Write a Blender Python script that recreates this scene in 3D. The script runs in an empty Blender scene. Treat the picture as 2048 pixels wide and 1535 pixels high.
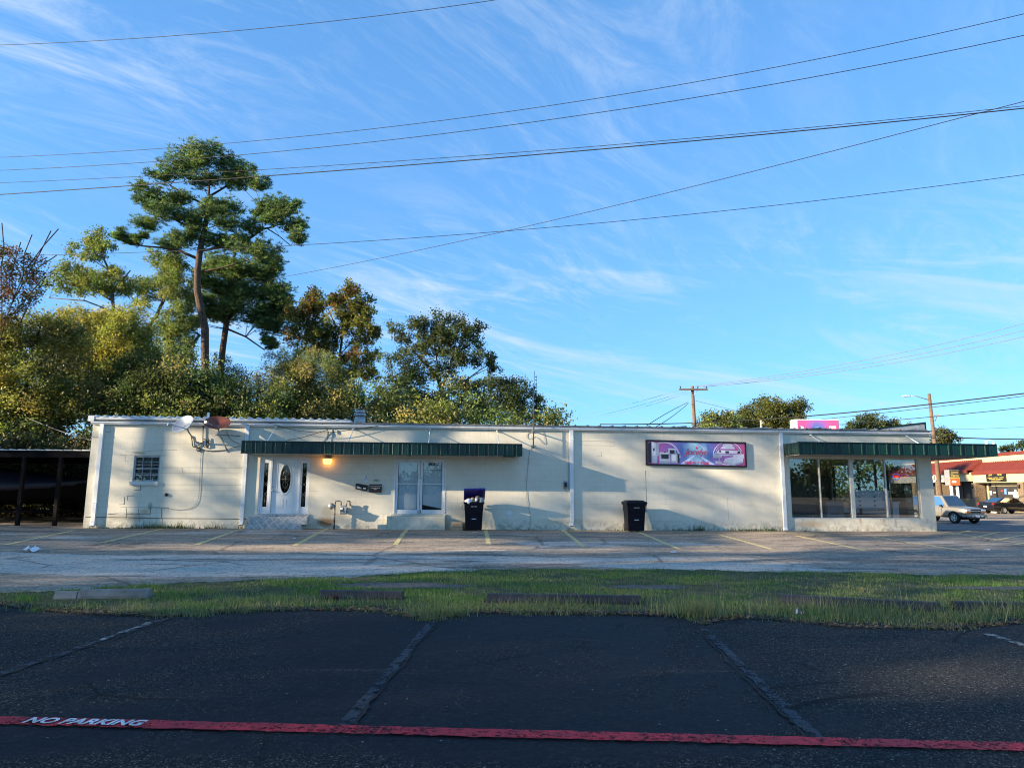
import bpy, bmesh, math, random
import numpy as np
from mathutils import Vector, Matrix
random.seed(7); rng = np.random.default_rng(11)
S = bpy.context.scene; COL = S.collection
# ---------------------------------------------------------------- camera
F = 1370.0; PITCH = math.atan(209/1370.0); ROLL = math.radians(0.4); EYE = Vector((0, 0, 1.5))
_up0 = Vector((0, -math.sin(PITCH), math.cos(PITCH))); _rt0 = Vector((1, 0, 0))
FWD = Vector((0, math.cos(PITCH), math.sin(PITCH)))
RGT = _rt0*math.cos(ROLL) + _up0*math.sin(ROLL); UPV = _up0*math.cos(ROLL) - _rt0*math.sin(ROLL)
cam = bpy.data.objects.new('camera', bpy.data.cameras.new('camera')); COL.objects.link(cam)
cam.data.sensor_fit = 'HORIZONTAL'; cam.data.sensor_width = 36; cam.data.lens = F/2048*36
cam.data.clip_start = 0.05; cam.data.clip_end = 3000
cam.matrix_world = Matrix(((RGT.x, UPV.x, -FWD.x, EYE.x), (RGT.y, UPV.y, -FWD.y, EYE.y), (RGT.z, UPV.z, -FWD.z, EYE.z), (0, 0, 0, 1)))
S.camera = cam
S.cycles.use_denoising = True; S.cycles.denoising_prefilter = 'ACCURATE'; S.cycles.filter_width = 1.1; S.cycles.max_bounces = 8; S.cycles.sample_clamp_indirect = 4.0
# ---------------------------------------------------------------- sun and sky
TO_SUN = Vector((-3.872, -1.485, 1.2)).normalized()
SUN_EL = math.asin(TO_SUN.z); SUN_ROT = math.atan2(TO_SUN.x, TO_SUN.y)
S.view_settings.view_transform = 'Standard'; S.view_settings.look = 'None'; S.view_settings.gamma = 1
S.view_settings.exposure = 1.58
sun = bpy.data.objects.new('sun', bpy.data.lights.new('sun', 'SUN')); COL.objects.link(sun)
sun.data.energy = 5.0; sun.data.angle = math.radians(0.5); sun.data.color = (1.0, 0.83, 0.60)
sun.rotation_euler = (-TO_SUN).to_track_quat('-Z', 'Y').to_euler()
SKY_STRENGTH = 0.088
def build_world():
    w = bpy.data.worlds.new('World'); S.world = w; w.use_nodes = True
    nt = w.node_tree; N = nt.nodes; L = nt.links; N.clear()
    out = N.new('ShaderNodeOutputWorld'); bg = N.new('ShaderNodeBackground'); bg.inputs[1].default_value = SKY_STRENGTH
    sky = N.new('ShaderNodeTexSky'); sky.sky_type = 'NISHITA'; sky.sun_disc = False
    sky.sun_elevation = SUN_EL; sky.sun_rotation = SUN_ROT; sky.air_density = 1.0; sky.dust_density = 0.15; sky.ozone_density = 1.5
    hs = N.new('ShaderNodeHueSaturation'); hs.inputs['Saturation'].default_value = 1.0; hs.inputs['Value'].default_value = 1.0; hs.inputs['Hue'].default_value = 0.5
    gm = N.new('ShaderNodeGamma'); gm.inputs[1].default_value = 0.55; L.new(sky.outputs[0], gm.inputs[0]); L.new(gm.outputs[0], hs.inputs['Color'])
    tint = N.new('ShaderNodeMix'); tint.data_type = 'RGBA'; tint.blend_type = 'MULTIPLY'; tint.inputs[0].default_value = 1.0; tint.inputs[7].default_value = (0.64, 1.32, 2.16, 1); L.new(hs.outputs[0], tint.inputs[6])
    # thin cirrus: streaky noise on the sheet of air 1 unit above the viewer
    tc = N.new('ShaderNodeTexCoord'); sx = N.new('ShaderNodeSeparateXYZ'); L.new(tc.outputs['Generated'], sx.inputs[0])
    def mth(op, a, b=None, c=None, clamp=False):
        n = N.new('ShaderNodeMath'); n.operation = op; n.use_clamp = clamp
        for i, v in enumerate((a, b, c)):
            if v is None: continue
            if isinstance(v, (int, float)): n.inputs[i].default_value = v
            else: L.new(v, n.inputs[i])
        return n.outputs[0]
    zz = mth('MAXIMUM', sx.outputs[2], 0.02); zz = mth('ADD', zz, 0.06)
    px = mth('DIVIDE', sx.outputs[0], zz); py = mth('DIVIDE', sx.outputs[1], zz)
    cb = N.new('ShaderNodeCombineXYZ'); L.new(px, cb.inputs[0]); L.new(py, cb.inputs[1])
    def noise(scale_vec, rot, scale, detail, rough, dist, off=(0, 0, 0)):
        m0 = N.new('ShaderNodeMapping'); m0.inputs['Rotation'].default_value = (0, 0, rot); L.new(cb.outputs[0], m0.inputs[0]); mp = N.new('ShaderNodeMapping'); mp.inputs['Scale'].default_value = scale_vec; mp.inputs['Location'].default_value = off
        L.new(m0.outputs[0], mp.inputs[0]); n = N.new('ShaderNodeTexNoise'); L.new(mp.outputs[0], n.inputs['Vector'])
        n.inputs['Scale'].default_value = scale; n.inputs['Detail'].default_value = detail; n.inputs['Roughness'].default_value = rough; n.inputs['Distortion'].default_value = dist
        return n.outputs['Fac']
    def ramp(v, a, b):
        m = N.new('ShaderNodeMapRange'); m.interpolation_type = 'SMOOTHSTEP'; L.new(v, m.inputs[0]); m.inputs[1].default_value = a; m.inputs[2].default_value = b
        return m.outputs[0]
    streak = noise((0.60, 1.75, 1), math.radians(-52), 1.7, 12, 0.68, 2.3, (3.1, 0.4, 0))
    fine = noise((0.8, 3.0, 1), math.radians(-38), 3.4, 9, 0.7, 1.6, (1.2, 5.0, 0))
    patch = noise((1, 1, 1), 0, 0.55, 3, 0.5, 0.3, (8.6, 2.2, 0))
    f = mth('MULTIPLY', ramp(streak, 0.42, 0.80), ramp(patch, 0.30, 0.62))
    f2 = mth('MULTIPLY', ramp(fine, 0.50, 0.85), ramp(patch, 0.26, 0.62))
    left = ramp(mth('MULTIPLY', px, -1.0), -0.9, 1.3); high = ramp(sx.outputs[2], 0.12, 0.45)
    boost = mth('ADD', 0.46, mth('MULTIPLY', left, 0.70)); fac = mth('MULTIPLY', mth('ADD', mth('MULTIPLY', f, 0.80), mth('MULTIPLY', f2, 0.42)), boost, None, True)
    yy = mth('MAXIMUM', mth('ABSOLUTE', sx.outputs[1]), 0.05); c2 = N.new('ShaderNodeCombineXYZ'); L.new(mth('DIVIDE', sx.outputs[0], yy), c2.inputs[0]); L.new(mth('ADD', mth('MULTIPLY', sx.outputs[2], 5.0), mth('MULTIPLY', mth('DIVIDE', sx.outputs[0], yy), 0.9)), c2.inputs[1]); cb = c2
    low = noise((1.3, 2.0, 1), 0, 1.5, 10, 0.62, 1.4, (2.0, 6.3, 0)); band = mth('MULTIPLY', ramp(sx.outputs[2], 0.06, 0.14), mth('SUBTRACT', 1.0, ramp(sx.outputs[2], 0.26, 0.40)))
    fac = mth('ADD', fac, mth('MULTIPLY', mth('MULTIPLY', ramp(low, 0.47, 0.74), band), 0.55), None, True)
    mx = N.new('ShaderNodeMix'); mx.data_type = 'RGBA'; L.new(fac, mx.inputs[0]); L.new(tint.outputs[2], mx.inputs[6]); mx.inputs[7].default_value = (2.7, 3.3, 4.1, 1)
    L.new(mx.outputs[2], bg.inputs[0]); L.new(bg.outputs[0], out.inputs[0])
build_world()
# ---------------------------------------------------------------- picture ray helpers (a ray from the eye to a real surface)
def ray(u, v): return RGT*((u-1024)/F) - UPV*((v-767.5)/F) + FWD
def onz(u, v, z=0.0):
    r = ray(u, v); return EYE + r*((z-EYE.z)/r.z)
def atY(u, v, Y):
    r = ray(u, v); return EYE + r*(Y/r.y)
# the long wall: s runs along it, off comes out of it towards the street, z is up
WA = Vector((-14.9183, 24.3588, 0)); WD = Vector((0.99735667, 0.07266134, 0)); WN = Vector((0.07266134, -0.99735667, 0)); WANG = math.atan2(WD.y, WD.x)
def wl(s, off, z): return WA + WD*s + WN*off + Vector((0, 0, z))
def wpix(u, v, off=0.0):
    r = ray(u, v); q = WA + WN*off; t = (q-EYE).dot(WN)/r.dot(WN); p = EYE + r*t
    return (p-WA).dot(WD), p.z
def sstep(a, b, x):
    t = min(1, max(0, (x-a)/(b-a))); return t*t*(3-2*t)
def ground_z(x, y):
    return 0.045*sstep(14, 23, y)*(1-sstep(-15, 14, x)) - 0.46*sstep(27, 37, y+0.3*(x-16))
# ---------------------------------------------------------------- tagging and mesh helpers
def tag(o, label=None, cat=None, group=None, kind=None):
    if label: o['label'] = label
    if cat: o['category'] = cat
    if group: o['group'] = group
    if kind: o['kind'] = kind
    return o
def thing(name, label, cat, loc=(0, 0, 0), rotz=0.0, group=None):
    o = bpy.data.objects.new(name, None); COL.objects.link(o); o.location = loc; o.rotation_euler = (0, 0, rotz); o.empty_display_size = 0.2
    return tag(o, label, cat, group)
class MB:
    def __init__(s): s.v = []; s.f = []; s.m = []; s.sm = []
    def face(s, pts, mi=0, smooth=False):
        b = len(s.v); s.v += [tuple(p) for p in pts]; s.f.append(tuple(range(b, b+len(pts)))); s.m.append(mi); s.sm.append(smooth)
    def box(s, x0, x1, y0, y1, z0, z1, mi=0, M=None):
        P = [(x0, y0, z0), (x1, y0, z0), (x1, y1, z0), (x0, y1, z0), (x0, y0, z1), (x1, y0, z1), (x1, y1, z1), (x0, y1, z1)]
        if M is not None: P = [tuple(M @ Vector(p)) for p in P]
        b = len(s.v); s.v += P
        for q in ((0, 3, 2, 1), (4, 5, 6, 7), (0, 1, 5, 4), (1, 2, 6, 5), (2, 3, 7, 6), (3, 0, 4, 7)): s.f.append(tuple(b+i for i in q)); s.m.append(mi); s.sm.append(False)
    def tube(s, pts, r, n=8, mi=0, caps=True):
        pts = [Vector(p) for p in pts]; k = len(pts); rs = r if isinstance(r, (list, tuple)) else [r]*k
        b = len(s.v); ref = None
        for i, p in enumerate(pts):
            t = (pts[min(i+1, k-1)]-pts[max(i-1, 0)]); t = t.normalized() if t.length > 1e-9 else Vector((0, 0, 1))
            if ref is None: ref = Vector((0, 0, 1)) if abs(t.z) < 0.9 else Vector((1, 0, 0))
            a = t.cross(ref); a = a.normalized() if a.length > 1e-6 else t.orthogonal().normalized(); c = a.cross(t); ref = c
            for j in range(n):
                th = 2*math.pi*j/n; s.v.append(tuple(p + (a*math.cos(th) + c*math.sin(th))*rs[i]))
        for i in range(k-1):
            for j in range(n):
                s.f.append((b+i*n+j, b+i*n+(j+1) % n, b+(i+1)*n+(j+1) % n, b+(i+1)*n+j)); s.m.append(mi); s.sm.append(True)
        if caps:
            s.f.append(tuple(b+j for j in range(n))[::-1]); s.m.append(mi); s.sm.append(False)
            s.f.append(tuple(b+(k-1)*n+j for j in range(n))); s.m.append(mi); s.sm.append(False)
    def lathe(s, prof, c=(0, 0, 0), n=20, mi=0, axis='z', sx=1, sy=1, caps=True):
        b = len(s.v); c = Vector(c)
        for r, z in prof:
            for j in range(n):
                th = 2*math.pi*j/n; q = Vector((r*math.cos(th)*sx, r*math.sin(th)*sy, z))
                if axis == 'x': q = Vector((q.z, q.x, q.y))
                if axis == 'y': q = Vector((q.x, q.z, q.y))
                s.v.append(tuple(c+q))
        for i in range(len(prof)-1):
            for j in range(n):
                s.f.append((b+i*n+j, b+i*n+(j+1) % n, b+(i+1)*n+(j+1) % n, b+(i+1)*n+j)); s.m.append(mi); s.sm.append(True)
        if not caps: return
        s.f.append(tuple(b+j for j in range(n))[::-1]); s.m.append(mi); s.sm.append(False)
        s.f.append(tuple(b+(len(prof)-1)*n+j for j in range(n))); s.m.append(mi); s.sm.append(False)
    def prism(s, poly, vec, mi=0):
        v = Vector(vec); a = [Vector(p) for p in poly]; b = [p+v for p in a]; n = len(a)
        s.face(a[::-1], mi); s.face(b, mi)
        for i in range(n): s.face((a[i], a[(i+1) % n], b[(i+1) % n], b[i]), mi)
    def build(s, name, mats, parent=None, bevel=0, seg=2, loc=None, rotz=None):
        me = bpy.data.meshes.new(name); me.from_pydata(s.v, [], s.f)
        for m in (mats if isinstance(mats, (list, tuple)) else [mats]): me.materials.append(m)
        me.polygons.foreach_set('material_index', s.m); me.polygons.foreach_set('use_smooth', s.sm)
        bm = bmesh.new(); bm.from_mesh(me)
        bmesh.ops.remove_doubles(bm, verts=bm.verts, dist=1e-5); bmesh.ops.recalc_face_normals(bm, faces=bm.faces)
        bm.to_mesh(me); bm.free(); me.update()
        o = bpy.data.objects.new(name, me); COL.objects.link(o)
        if parent: o.parent = parent
        if loc is not None: o.location = loc
        if rotz is not None: o.rotation_euler = (0, 0, rotz)
        if bevel:
            b = o.modifiers.new('bevel', 'BEVEL'); b.width = bevel; b.segments = seg; b.limit_method = 'ANGLE'; b.angle_limit = math.radians(40)
        return o
def quick(name, mat, parent, *boxes, bevel=0):
    m = MB()
    for b in boxes: m.box(*b)
    return m.build(name, mat, parent, bevel)
def copy_tree(o, parent=None):
    c = o.copy(); COL.objects.link(c)
    if parent: c.parent = parent
    for ch in list(o.children): copy_tree(ch, c)
    return c
def text_obj(name, txt, size, mat, parent, M, extrude=0.002, shear=0.0, bold=0.0, space=1.0, ax='CENTER', xs=1.0):
    cu = bpy.data.curves.new('txt', 'FONT'); cu.body = txt; cu.size = size; cu.extrude = extrude; cu.shear = shear; cu.offset = bold; cu.space_character = space
    cu.align_x = ax; cu.align_y = 'CENTER'; cu.resolution_u = 3
    t = bpy.data.objects.new('txt', cu); COL.objects.link(t); dg = bpy.context.evaluated_depsgraph_get()
    me = bpy.data.meshes.new_from_object(t.evaluated_get(dg)); me.name = name
    bpy.data.objects.remove(t); bpy.data.curves.remove(cu)
    me.transform(M @ Matrix.Diagonal((xs, 1, 1, 1))); me.materials.clear(); me.materials.append(mat)
    o = bpy.data.objects.new(name, me); COL.objects.link(o)
    if parent: o.parent = parent
    return o
def UP(x, y, z): return Matrix.Translation((x, y, z)) @ Matrix.Rotation(math.pi/2, 4, 'X')   # text standing upright, facing -y
# ---------------------------------------------------------------- materials
MATS = {}
class NT:
    def __init__(s, name):
        s.mat = bpy.data.materials.new(name); s.mat.use_nodes = True; s.nt = s.mat.node_tree; s.N = s.nt.nodes; s.L = s.nt.links
        s.b = s.N['Principled BSDF']; s.out = s.N['Material Output']; s._tc = None
    def n(s, t, **k):
        n = s.N.new('ShaderNode'+t)
        for a, v in k.items(): setattr(n, a, v)
        return n
    def link(s, a, b): s.L.new(a, b)
    def co(s, which='Object'):
        if s._tc is None: s._tc = s.n('TexCoord')
        return s._tc.outputs[which]
    def mapping(s, scale=(1, 1, 1), loc=(0, 0, 0), rot=(0, 0, 0), src=None):
        m = s.n('Mapping'); m.inputs['Scale'].default_value = scale; m.inputs['Location'].default_value = loc; m.inputs['Rotation'].default_value = rot
        s.link(src or s.co(), m.inputs[0]); return m.outputs[0]
    def noise(s, scale, detail=4, rough=0.55, dist=0, vec=None, col=False):
        n = s.n('TexNoise'); n.inputs['Scale'].default_value = scale; n.inputs['Detail'].default_value = detail; n.inputs['Roughness'].default_value = rough; n.inputs['Distortion'].default_value = dist
        s.link(vec or s.co(), n.inputs['Vector']); return n.outputs['Color' if col else 'Fac']
    def voro(s, scale, vec=None, feat='F1', out='Color', rnd=1.0):
        n = s.n('TexVoronoi'); n.feature = feat; n.inputs['Scale'].default_value = scale; n.inputs['Randomness'].default_value = rnd; s.link(vec or s.co(), n.inputs['Vector']); return n.outputs[out]
    def sep(s, v, i):
        n = s.n('SeparateXYZ'); s.link(v, n.inputs[0]); return n.outputs[i]
    def math(s, op, a, b=None, c=None, clamp=False):
        n = s.n('Math', operation=op, use_clamp=clamp)
        for i, v in enumerate((a, b, c)):
            if v is None: continue
            if isinstance(v, (int, float)): n.inputs[i].default_value = v
            else: s.link(v, n.inputs[i])
        return n.outputs[0]
    def rng(s, v, a, b, c=0, d=1, smooth=True):
        n = s.n('MapRange'); n.interpolation_type = 'SMOOTHSTEP' if smooth else 'LINEAR'; s.link(v, n.inputs[0])
        for i, q in enumerate((a, b, c, d)): n.inputs[i+1].default_value = q
        return n.outputs[0]
    def mix(s, fac, a, b, mode='MIX'):
        n = s.n('Mix', data_type='RGBA', blend_type=mode)
        if isinstance(fac, (int, float)): n.inputs[0].default_value = fac
        else: s.link(fac, n.inputs[0])
        for i, v in ((6, a), (7, b)):
            if isinstance(v, tuple): n.inputs[i].default_value = v if len(v) == 4 else (*v, 1)
            else: s.link(v, n.inputs[i])
        return n.outputs[2]
    def bump(s, h, strength=0.3, dist=0.02, prev=None):
        n = s.n('Bump'); n.inputs['Strength'].default_value = strength; n.inputs['Distance'].default_value = dist; s.link(h, n.inputs['Height'])
        if prev is not None: s.link(prev, n.inputs['Normal'])
        return n.outputs[0]
    def set(s, color=None, rough=None, metal=None, normal=None, spec=None):
        for k, v in (('Base Color', color), ('Roughness', rough), ('Metallic', metal), ('Normal', normal), ('Specular IOR Level', spec)):
            if v is None: continue
            if isinstance(v, (int, float)): s.b.inputs[k].default_value = v
            elif isinstance(v, tuple): s.b.inputs[k].default_value = v if len(v) == 4 else (*v, 1)
            else: s.link(v, s.b.inputs[k])
        return s.mat
def paint(name, c, rough=0.5, metal=0.0, var=0.25, scale=3.0, bump=0.05, dirt=None, spec=0.5):
    if name in MATS: return MATS[name]
    t = NT(name); n = t.noise(scale, 6, 0.6); f = t.noise(scale*14, 4, 0.6)
    v = t.math('ADD', t.math('MULTIPLY', n, 0.7), t.math('MULTIPLY', f, 0.3))
    lo = tuple(x*(1-var) for x in c); hi = tuple(min(1, x*(1+var*0.6)) for x in c)
    col = t.mix(t.rng(v, 0.3, 0.7), lo, hi)
    if dirt: col = t.mix(t.rng(t.noise(scale*0.8, 7, 0.65, 0.6), 0.52, 0.78, 0, 0.8), col, dirt)
    MATS[name] = t.set(col, t.rng(f, 0.3, 0.7, max(0, rough-0.08), min(1, rough+0.1)), metal, t.bump(f, bump, 0.004) if bump else None, spec)
    return MATS[name]
# ---- ground materials
def m_front_asphalt():
    t = NT('worn_asphalt'); big = t.noise(0.28, 5, 0.6, 0.8); mid = t.noise(2.2, 6, 0.65)
    wx_ = t.sep(t.co(), 0); wy_ = t.sep(t.co(), 1); worn = t.math('MAXIMUM', t.rng(wx_, 1.9, 3.6), t.math('MAXIMUM', t.math('MULTIPLY', t.rng(wx_, -2.6, -4.0), t.rng(wy_, 6.2, 7.4)), t.rng(wy_, 4.3, 3.6)))
    seal = t.rng(t.math('SUBTRACT', t.math('ADD', t.math('MULTIPLY', big, 0.75), t.math('MULTIPLY', mid, 0.25)), t.math('SUBTRACT', t.math('MULTIPLY', worn, 0.20), 0.05)), 0.46, 0.58)    # 1 = smooth dark sealer, 0 = worn bare stones
    cells = t.voro(110); tone = t.sep(cells, 0); edge = t.voro(110, out='Distance')
    stone = t.mix(t.rng(tone, 0.55, 1.0, 0, 1), (0.013, 0.014, 0.0155), (0.088, 0.086, 0.077))
    stone = t.mix(t.rng(t.sep(cells, 1), 0.965, 0.985), stone, (0.26, 0.245, 0.21))
    sealc = t.mix(t.rng(t.noise(9, 6, 0.7), 0.35, 0.7), (0.0062, 0.0078, 0.0120), (0.0150, 0.0175, 0.0235))
    col = t.mix(seal, stone, sealc)
    spots = t.voro(16); ds = t.voro(16, out='Distance')
    w = t.math('MULTIPLY', t.rng(t.sep(spots, 0), 0.975, 0.98), t.rng(ds, 0.09, 0.14, 1, 0)); col = t.mix(w, col, (0.42, 0.42, 0.40))
    mot = t.noise(20, 6, 0.8); col = t.mix(t.rng(mot, 0.40, 0.62, 0.55, 0), col, (0.003, 0.004, 0.006)); col = t.mix(t.math('MULTIPLY', t.rng(mot, 0.54, 0.68), 0.38), col, (0.060, 0.060, 0.056)); oil = t.rng(t.noise(0.9, 5, 0.6, 0.8, t.mapping((1, 1, 1), (3, 8, 0))), 0.64, 0.72); col = t.mix(t.math('MULTIPLY', oil, 0.6), col, (0.004, 0.004, 0.005))
    # worn-through rusty scrapes that run along the bays
    st = t.noise(1.0, 5, 0.6, 0.4, t.mapping((0.22, 2.6, 1))); scr = t.math('MULTIPLY', t.rng(st, 0.62, 0.70), t.rng(t.noise(28, 3, 0.6), 0.45, 0.62))
    col = t.mix(t.math('MULTIPLY', scr, 0.7), col, (0.10, 0.072, 0.044))
    # fine cracks
    cr = t.voro(0.55, t.mix(0.12, t.co(), t.noise(1.5, 5, 0.6, 0, None, True)), 'DISTANCE_TO_EDGE', 'Distance')
    crk = t.math('MULTIPLY', t.rng(cr, 0.004, 0.012, 1, 0), t.rng(t.noise(0.6, 2), 0.5, 0.6)); col = t.mix(t.math('MULTIPLY', crk, 0.8), col, (0.004, 0.004, 0.005))
    h = t.math('ADD', t.math('MULTIPLY', t.math('SUBTRACT', 1, edge), t.rng(seal, 0, 1, 1.0, 0.35)), t.math('MULTIPLY', t.noise(30, 5, 0.7), 1.2))
    b = t.bump(h, 0.55, 0.006); b = t.bump(t.noise(3, 4), 0.25, 0.03, b); b = t.bump(crk, -0.6, 0.02, b)
    return t.set(col, t.rng(seal, 0, 1, 0.9, 0.72), 0, b, 0.16)
def m_rear_lot():
    t = NT('old_lot_pavement'); m1 = t.mapping((0.35, 1.0, 1)); big = t.noise(0.42, 7, 0.62, 0.9, m1); mid = t.noise(2.6, 7, 0.68, 0.5, m1); fine = t.noise(40, 4, 0.7)
    base = t.mix(t.rng(mid, 0.3, 0.7), (0.17, 0.120, 0.078), (0.40, 0.305, 0.205))
    pale = t.mix(t.rng(fine, 0.35, 0.65), (0.36, 0.315, 0.26), (0.66, 0.59, 0.49))
    y = t.sep(t.co(), 1); zone = t.math('MULTIPLY', t.rng(y, 11.8, 12.6, 0, 1), t.rng(y, 15.0, 16.2, 1, 0)); xz = t.rng(t.sep(t.co(), 0), -1, 5, 1, 0.25)
    pz = t.math('ADD', t.math('MULTIPLY', t.math('MULTIPLY', zone, xz), 0.22), big); col = t.mix(t.rng(pz, 0.56, 0.63), base, pale)
    dk = t.rng(t.noise(0.7, 7, 0.66, 1.2, t.mapping((0.28, 1.25, 1), (4, 2, 0))), 0.53, 0.63); col = t.mix(t.math('MULTIPLY', dk, 0.82), col, (0.040, 0.036, 0.032))
    br = t.rng(t.noise(0.5, 6, 0.6, 0.8, t.mapping((0.3, 1, 1), (9, 7, 0))), 0.60, 0.70); col = t.mix(t.math('MULTIPLY', br, 0.55), col, (0.13, 0.09, 0.06))
    gr = t.noise(5.5, 9, 0.82, 0.3); col = t.mix(t.rng(gr, 0.50, 0.66, 0, 0.55), col, (0.50, 0.43, 0.35)); col = t.mix(t.rng(gr, 0.48, 0.36, 0, 0.7), col, (0.045, 0.040, 0.035))
    cells = t.voro(26); col = t.mix(t.rng(t.sep(cells, 0), 0.4, 1, 0, 0.45), col, (0.42, 0.39, 0.35)); col = t.mix(t.rng(t.sep(cells, 1), 0.75, 1, 0, 0.6), col, (0.05, 0.048, 0.045))
    cr = t.voro(0.45, t.mix(0.2, t.co(), t.noise(1.2, 5, 0.65, 0, None, True)), 'DISTANCE_TO_EDGE', 'Distance')
    crk = t.math('MULTIPLY', t.rng(cr, 0.006, 0.022, 1, 0), t.rng(t.noise(0.35, 2), 0.42, 0.52)); col = t.mix(t.math('MULTIPLY', crk, 0.5), col, (0.03, 0.02, 0.018))
    b = t.bump(t.math('ADD', fine, t.math('MULTIPLY', t.voro(38, out='Distance'), 0.6)), 0.5, 0.012); b = t.bump(mid, 0.5, 0.05, b); b = t.bump(crk, -0.7, 0.03, b)
    return t.set(col, 0.88, 0, b, 0.3)
def m_marking(name, c, wear=0.5, wscale=18):
    t = NT(name); w = t.noise(wscale, 7, 0.7, 0.3); g = t.noise(1.6, 4, 0.6); v = t.math('ADD', t.math('MULTIPLY', w, 0.72), t.math('MULTIPLY', g, 0.28))
    col = t.mix(t.rng(t.noise(14, 7, 0.75), 0.35, 0.65), tuple(x*0.5 for x in c), c); t.set(col, 0.75, 0, t.bump(w, 0.4, 0.004))
    tr = t.n('BsdfTransparent'); mx = t.n('MixShader'); a = t.rng(v, wear-0.10, wear+0.04, 0, 1); t.link(a, mx.inputs[0]); t.link(tr.outputs[0], mx.inputs[1]); t.link(t.b.outputs[0], mx.inputs[2]); t.link(mx.outputs[0], t.out.inputs[0])
    return t.mat
def m_soil():
    t = NT('dry_soil'); n = t.noise(3, 7, 0.65); f = t.noise(45, 4, 0.7); c = t.mix(t.rng(n, 0.3, 0.7), (0.060, 0.046, 0.030), (0.13, 0.105, 0.072)); c = t.mix(t.rng(t.sep(t.voro(55), 0), 0.7, 1, 0, 0.6), c, (0.22, 0.19, 0.15))
    return t.set(c, 0.95, 0, t.bump(f, 0.7, 0.02), 0.2)
def m_road():
    t = NT('road_asphalt'); n = t.noise(1.2, 6, 0.6); f = t.noise(60, 3, 0.6); c = t.mix(t.rng(n, 0.3, 0.7), (0.085, 0.083, 0.080), (0.135, 0.13, 0.122)); return t.set(t.mix(t.rng(f, 0.4, 0.7, 0, 0.4), c, (0.2, 0.19, 0.18)), 0.85, 0, t.bump(f, 0.4, 0.01), 0.3)
def m_leafy(name, trans=0.35, rough=0.55, hue=(1, 1, 1)):
    t = NT(name); a = t.n('Attribute'); a.attribute_name = 'Col'; a.attribute_type = 'GEOMETRY'
    c = t.mix(1.0, a.outputs['Color'], (*hue, 1), 'MULTIPLY'); t.set(c, rough, 0, None, 0.25)
    tl = t.n('BsdfTranslucent'); cc = t.mix(1.0, c, (1.25, 1.35, 0.7, 1), 'MULTIPLY'); t.link(cc, tl.inputs[0]); mx = t.n('MixShader'); mx.inputs[0].default_value = trans
    t.link(t.b.outputs[0], mx.inputs[1]); t.link(tl.outputs[0], mx.inputs[2]); t.link(mx.outputs[0], t.out.inputs[0]); return t.mat
def m_bark(name, c1, c2):
    t = NT(name); n = t.noise(4, 6, 0.7, 0.6, t.mapping((6, 6, 1.2))); f = t.voro(3.5, t.mapping((4, 4, 1)), 'DISTANCE_TO_EDGE', 'Distance'); c = t.mix(t.rng(n, 0.3, 0.7), c1, c2); c = t.mix(t.rng(f, 0.02, 0.14, 0.7, 0), c, tuple(x*0.35 for x in c1))
    return t.set(c, 0.9, 0, t.bump(t.math('ADD', n, f), 0.8, 0.06), 0.2)
ASPH = m_front_asphalt(); LOT = m_rear_lot(); SOIL = m_soil(); ROAD = m_road()
LEAF = m_leafy('leaf_green', 0.38); NEEDLE = m_leafy('pine_needles', 0.3, 0.6); GRASS = m_leafy('grass_blade', 0.3, 0.6)
BARK_PINE = m_bark('pine_bark', (0.075, 0.050, 0.036), (0.17, 0.115, 0.08)); BARK = m_bark('grey_bark', (0.085, 0.072, 0.058), (0.19, 0.165, 0.135)); BARK_DARK = m_bark('dark_bark', (0.05, 0.038, 0.028), (0.11, 0.085, 0.065))
# ---- the ground: one sheet to the horizon, shaped by ground_z, then the lots on it
def sheet(name, mat, xs, ys, off, inside=None):
    V = []; Fc = []; nx, ny = len(xs), len(ys)
    for y in ys:
        for x in xs: V.append((x, y, ground_z(x, y)+off))
    for j in range(ny-1):
        for i in range(nx-1):
            if inside and not inside((xs[i]+xs[i+1])/2, (ys[j]+ys[j+1])/2): continue
            a = j*nx+i; Fc.append((a, a+1, a+nx+1, a+nx))
    me = bpy.data.meshes.new(name); me.from_pydata(V, [], Fc); me.materials.append(mat); me.polygons.foreach_set('use_smooth', [True]*len(Fc)); me.update()
    o = bpy.data.objects.new(name, me); COL.objects.link(o); return tag(o, kind='structure')
def axis(a, b, step, far=()):
    n = int(round((b-a)/step)); return [x for x in far if x < a] + [a+step*i for i in range(n+1)] + [x for x in far if x > b]
FAR = (-900, -400, -200, -120, -80, 80, 120, 200, 400, 900)
GX = axis(-60, 66, 1.0, FAR); GY = axis(-20, 84, 1.0, (-900, -400, -200, -100, -50, 120, 200, 400, 900))
sheet('ground', SOIL, GX, GY, -0.03)
GX2 = [x for x in GX if -60 <= x <= 66]; GY2 = [y for y in GY if 10 <= y <= 84]
sheet('rear_parking_lot', LOT, GX2, [y for y in GY2 if y <= 28], 0.0, lambda x, y: y < 25.6 or x > -60 and y < 27.5)
sheet('side_parking_lot', LOT, [x for x in GX2 if x >= 14], [y for y in GY2 if 28 <= y], 0.0)
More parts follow.
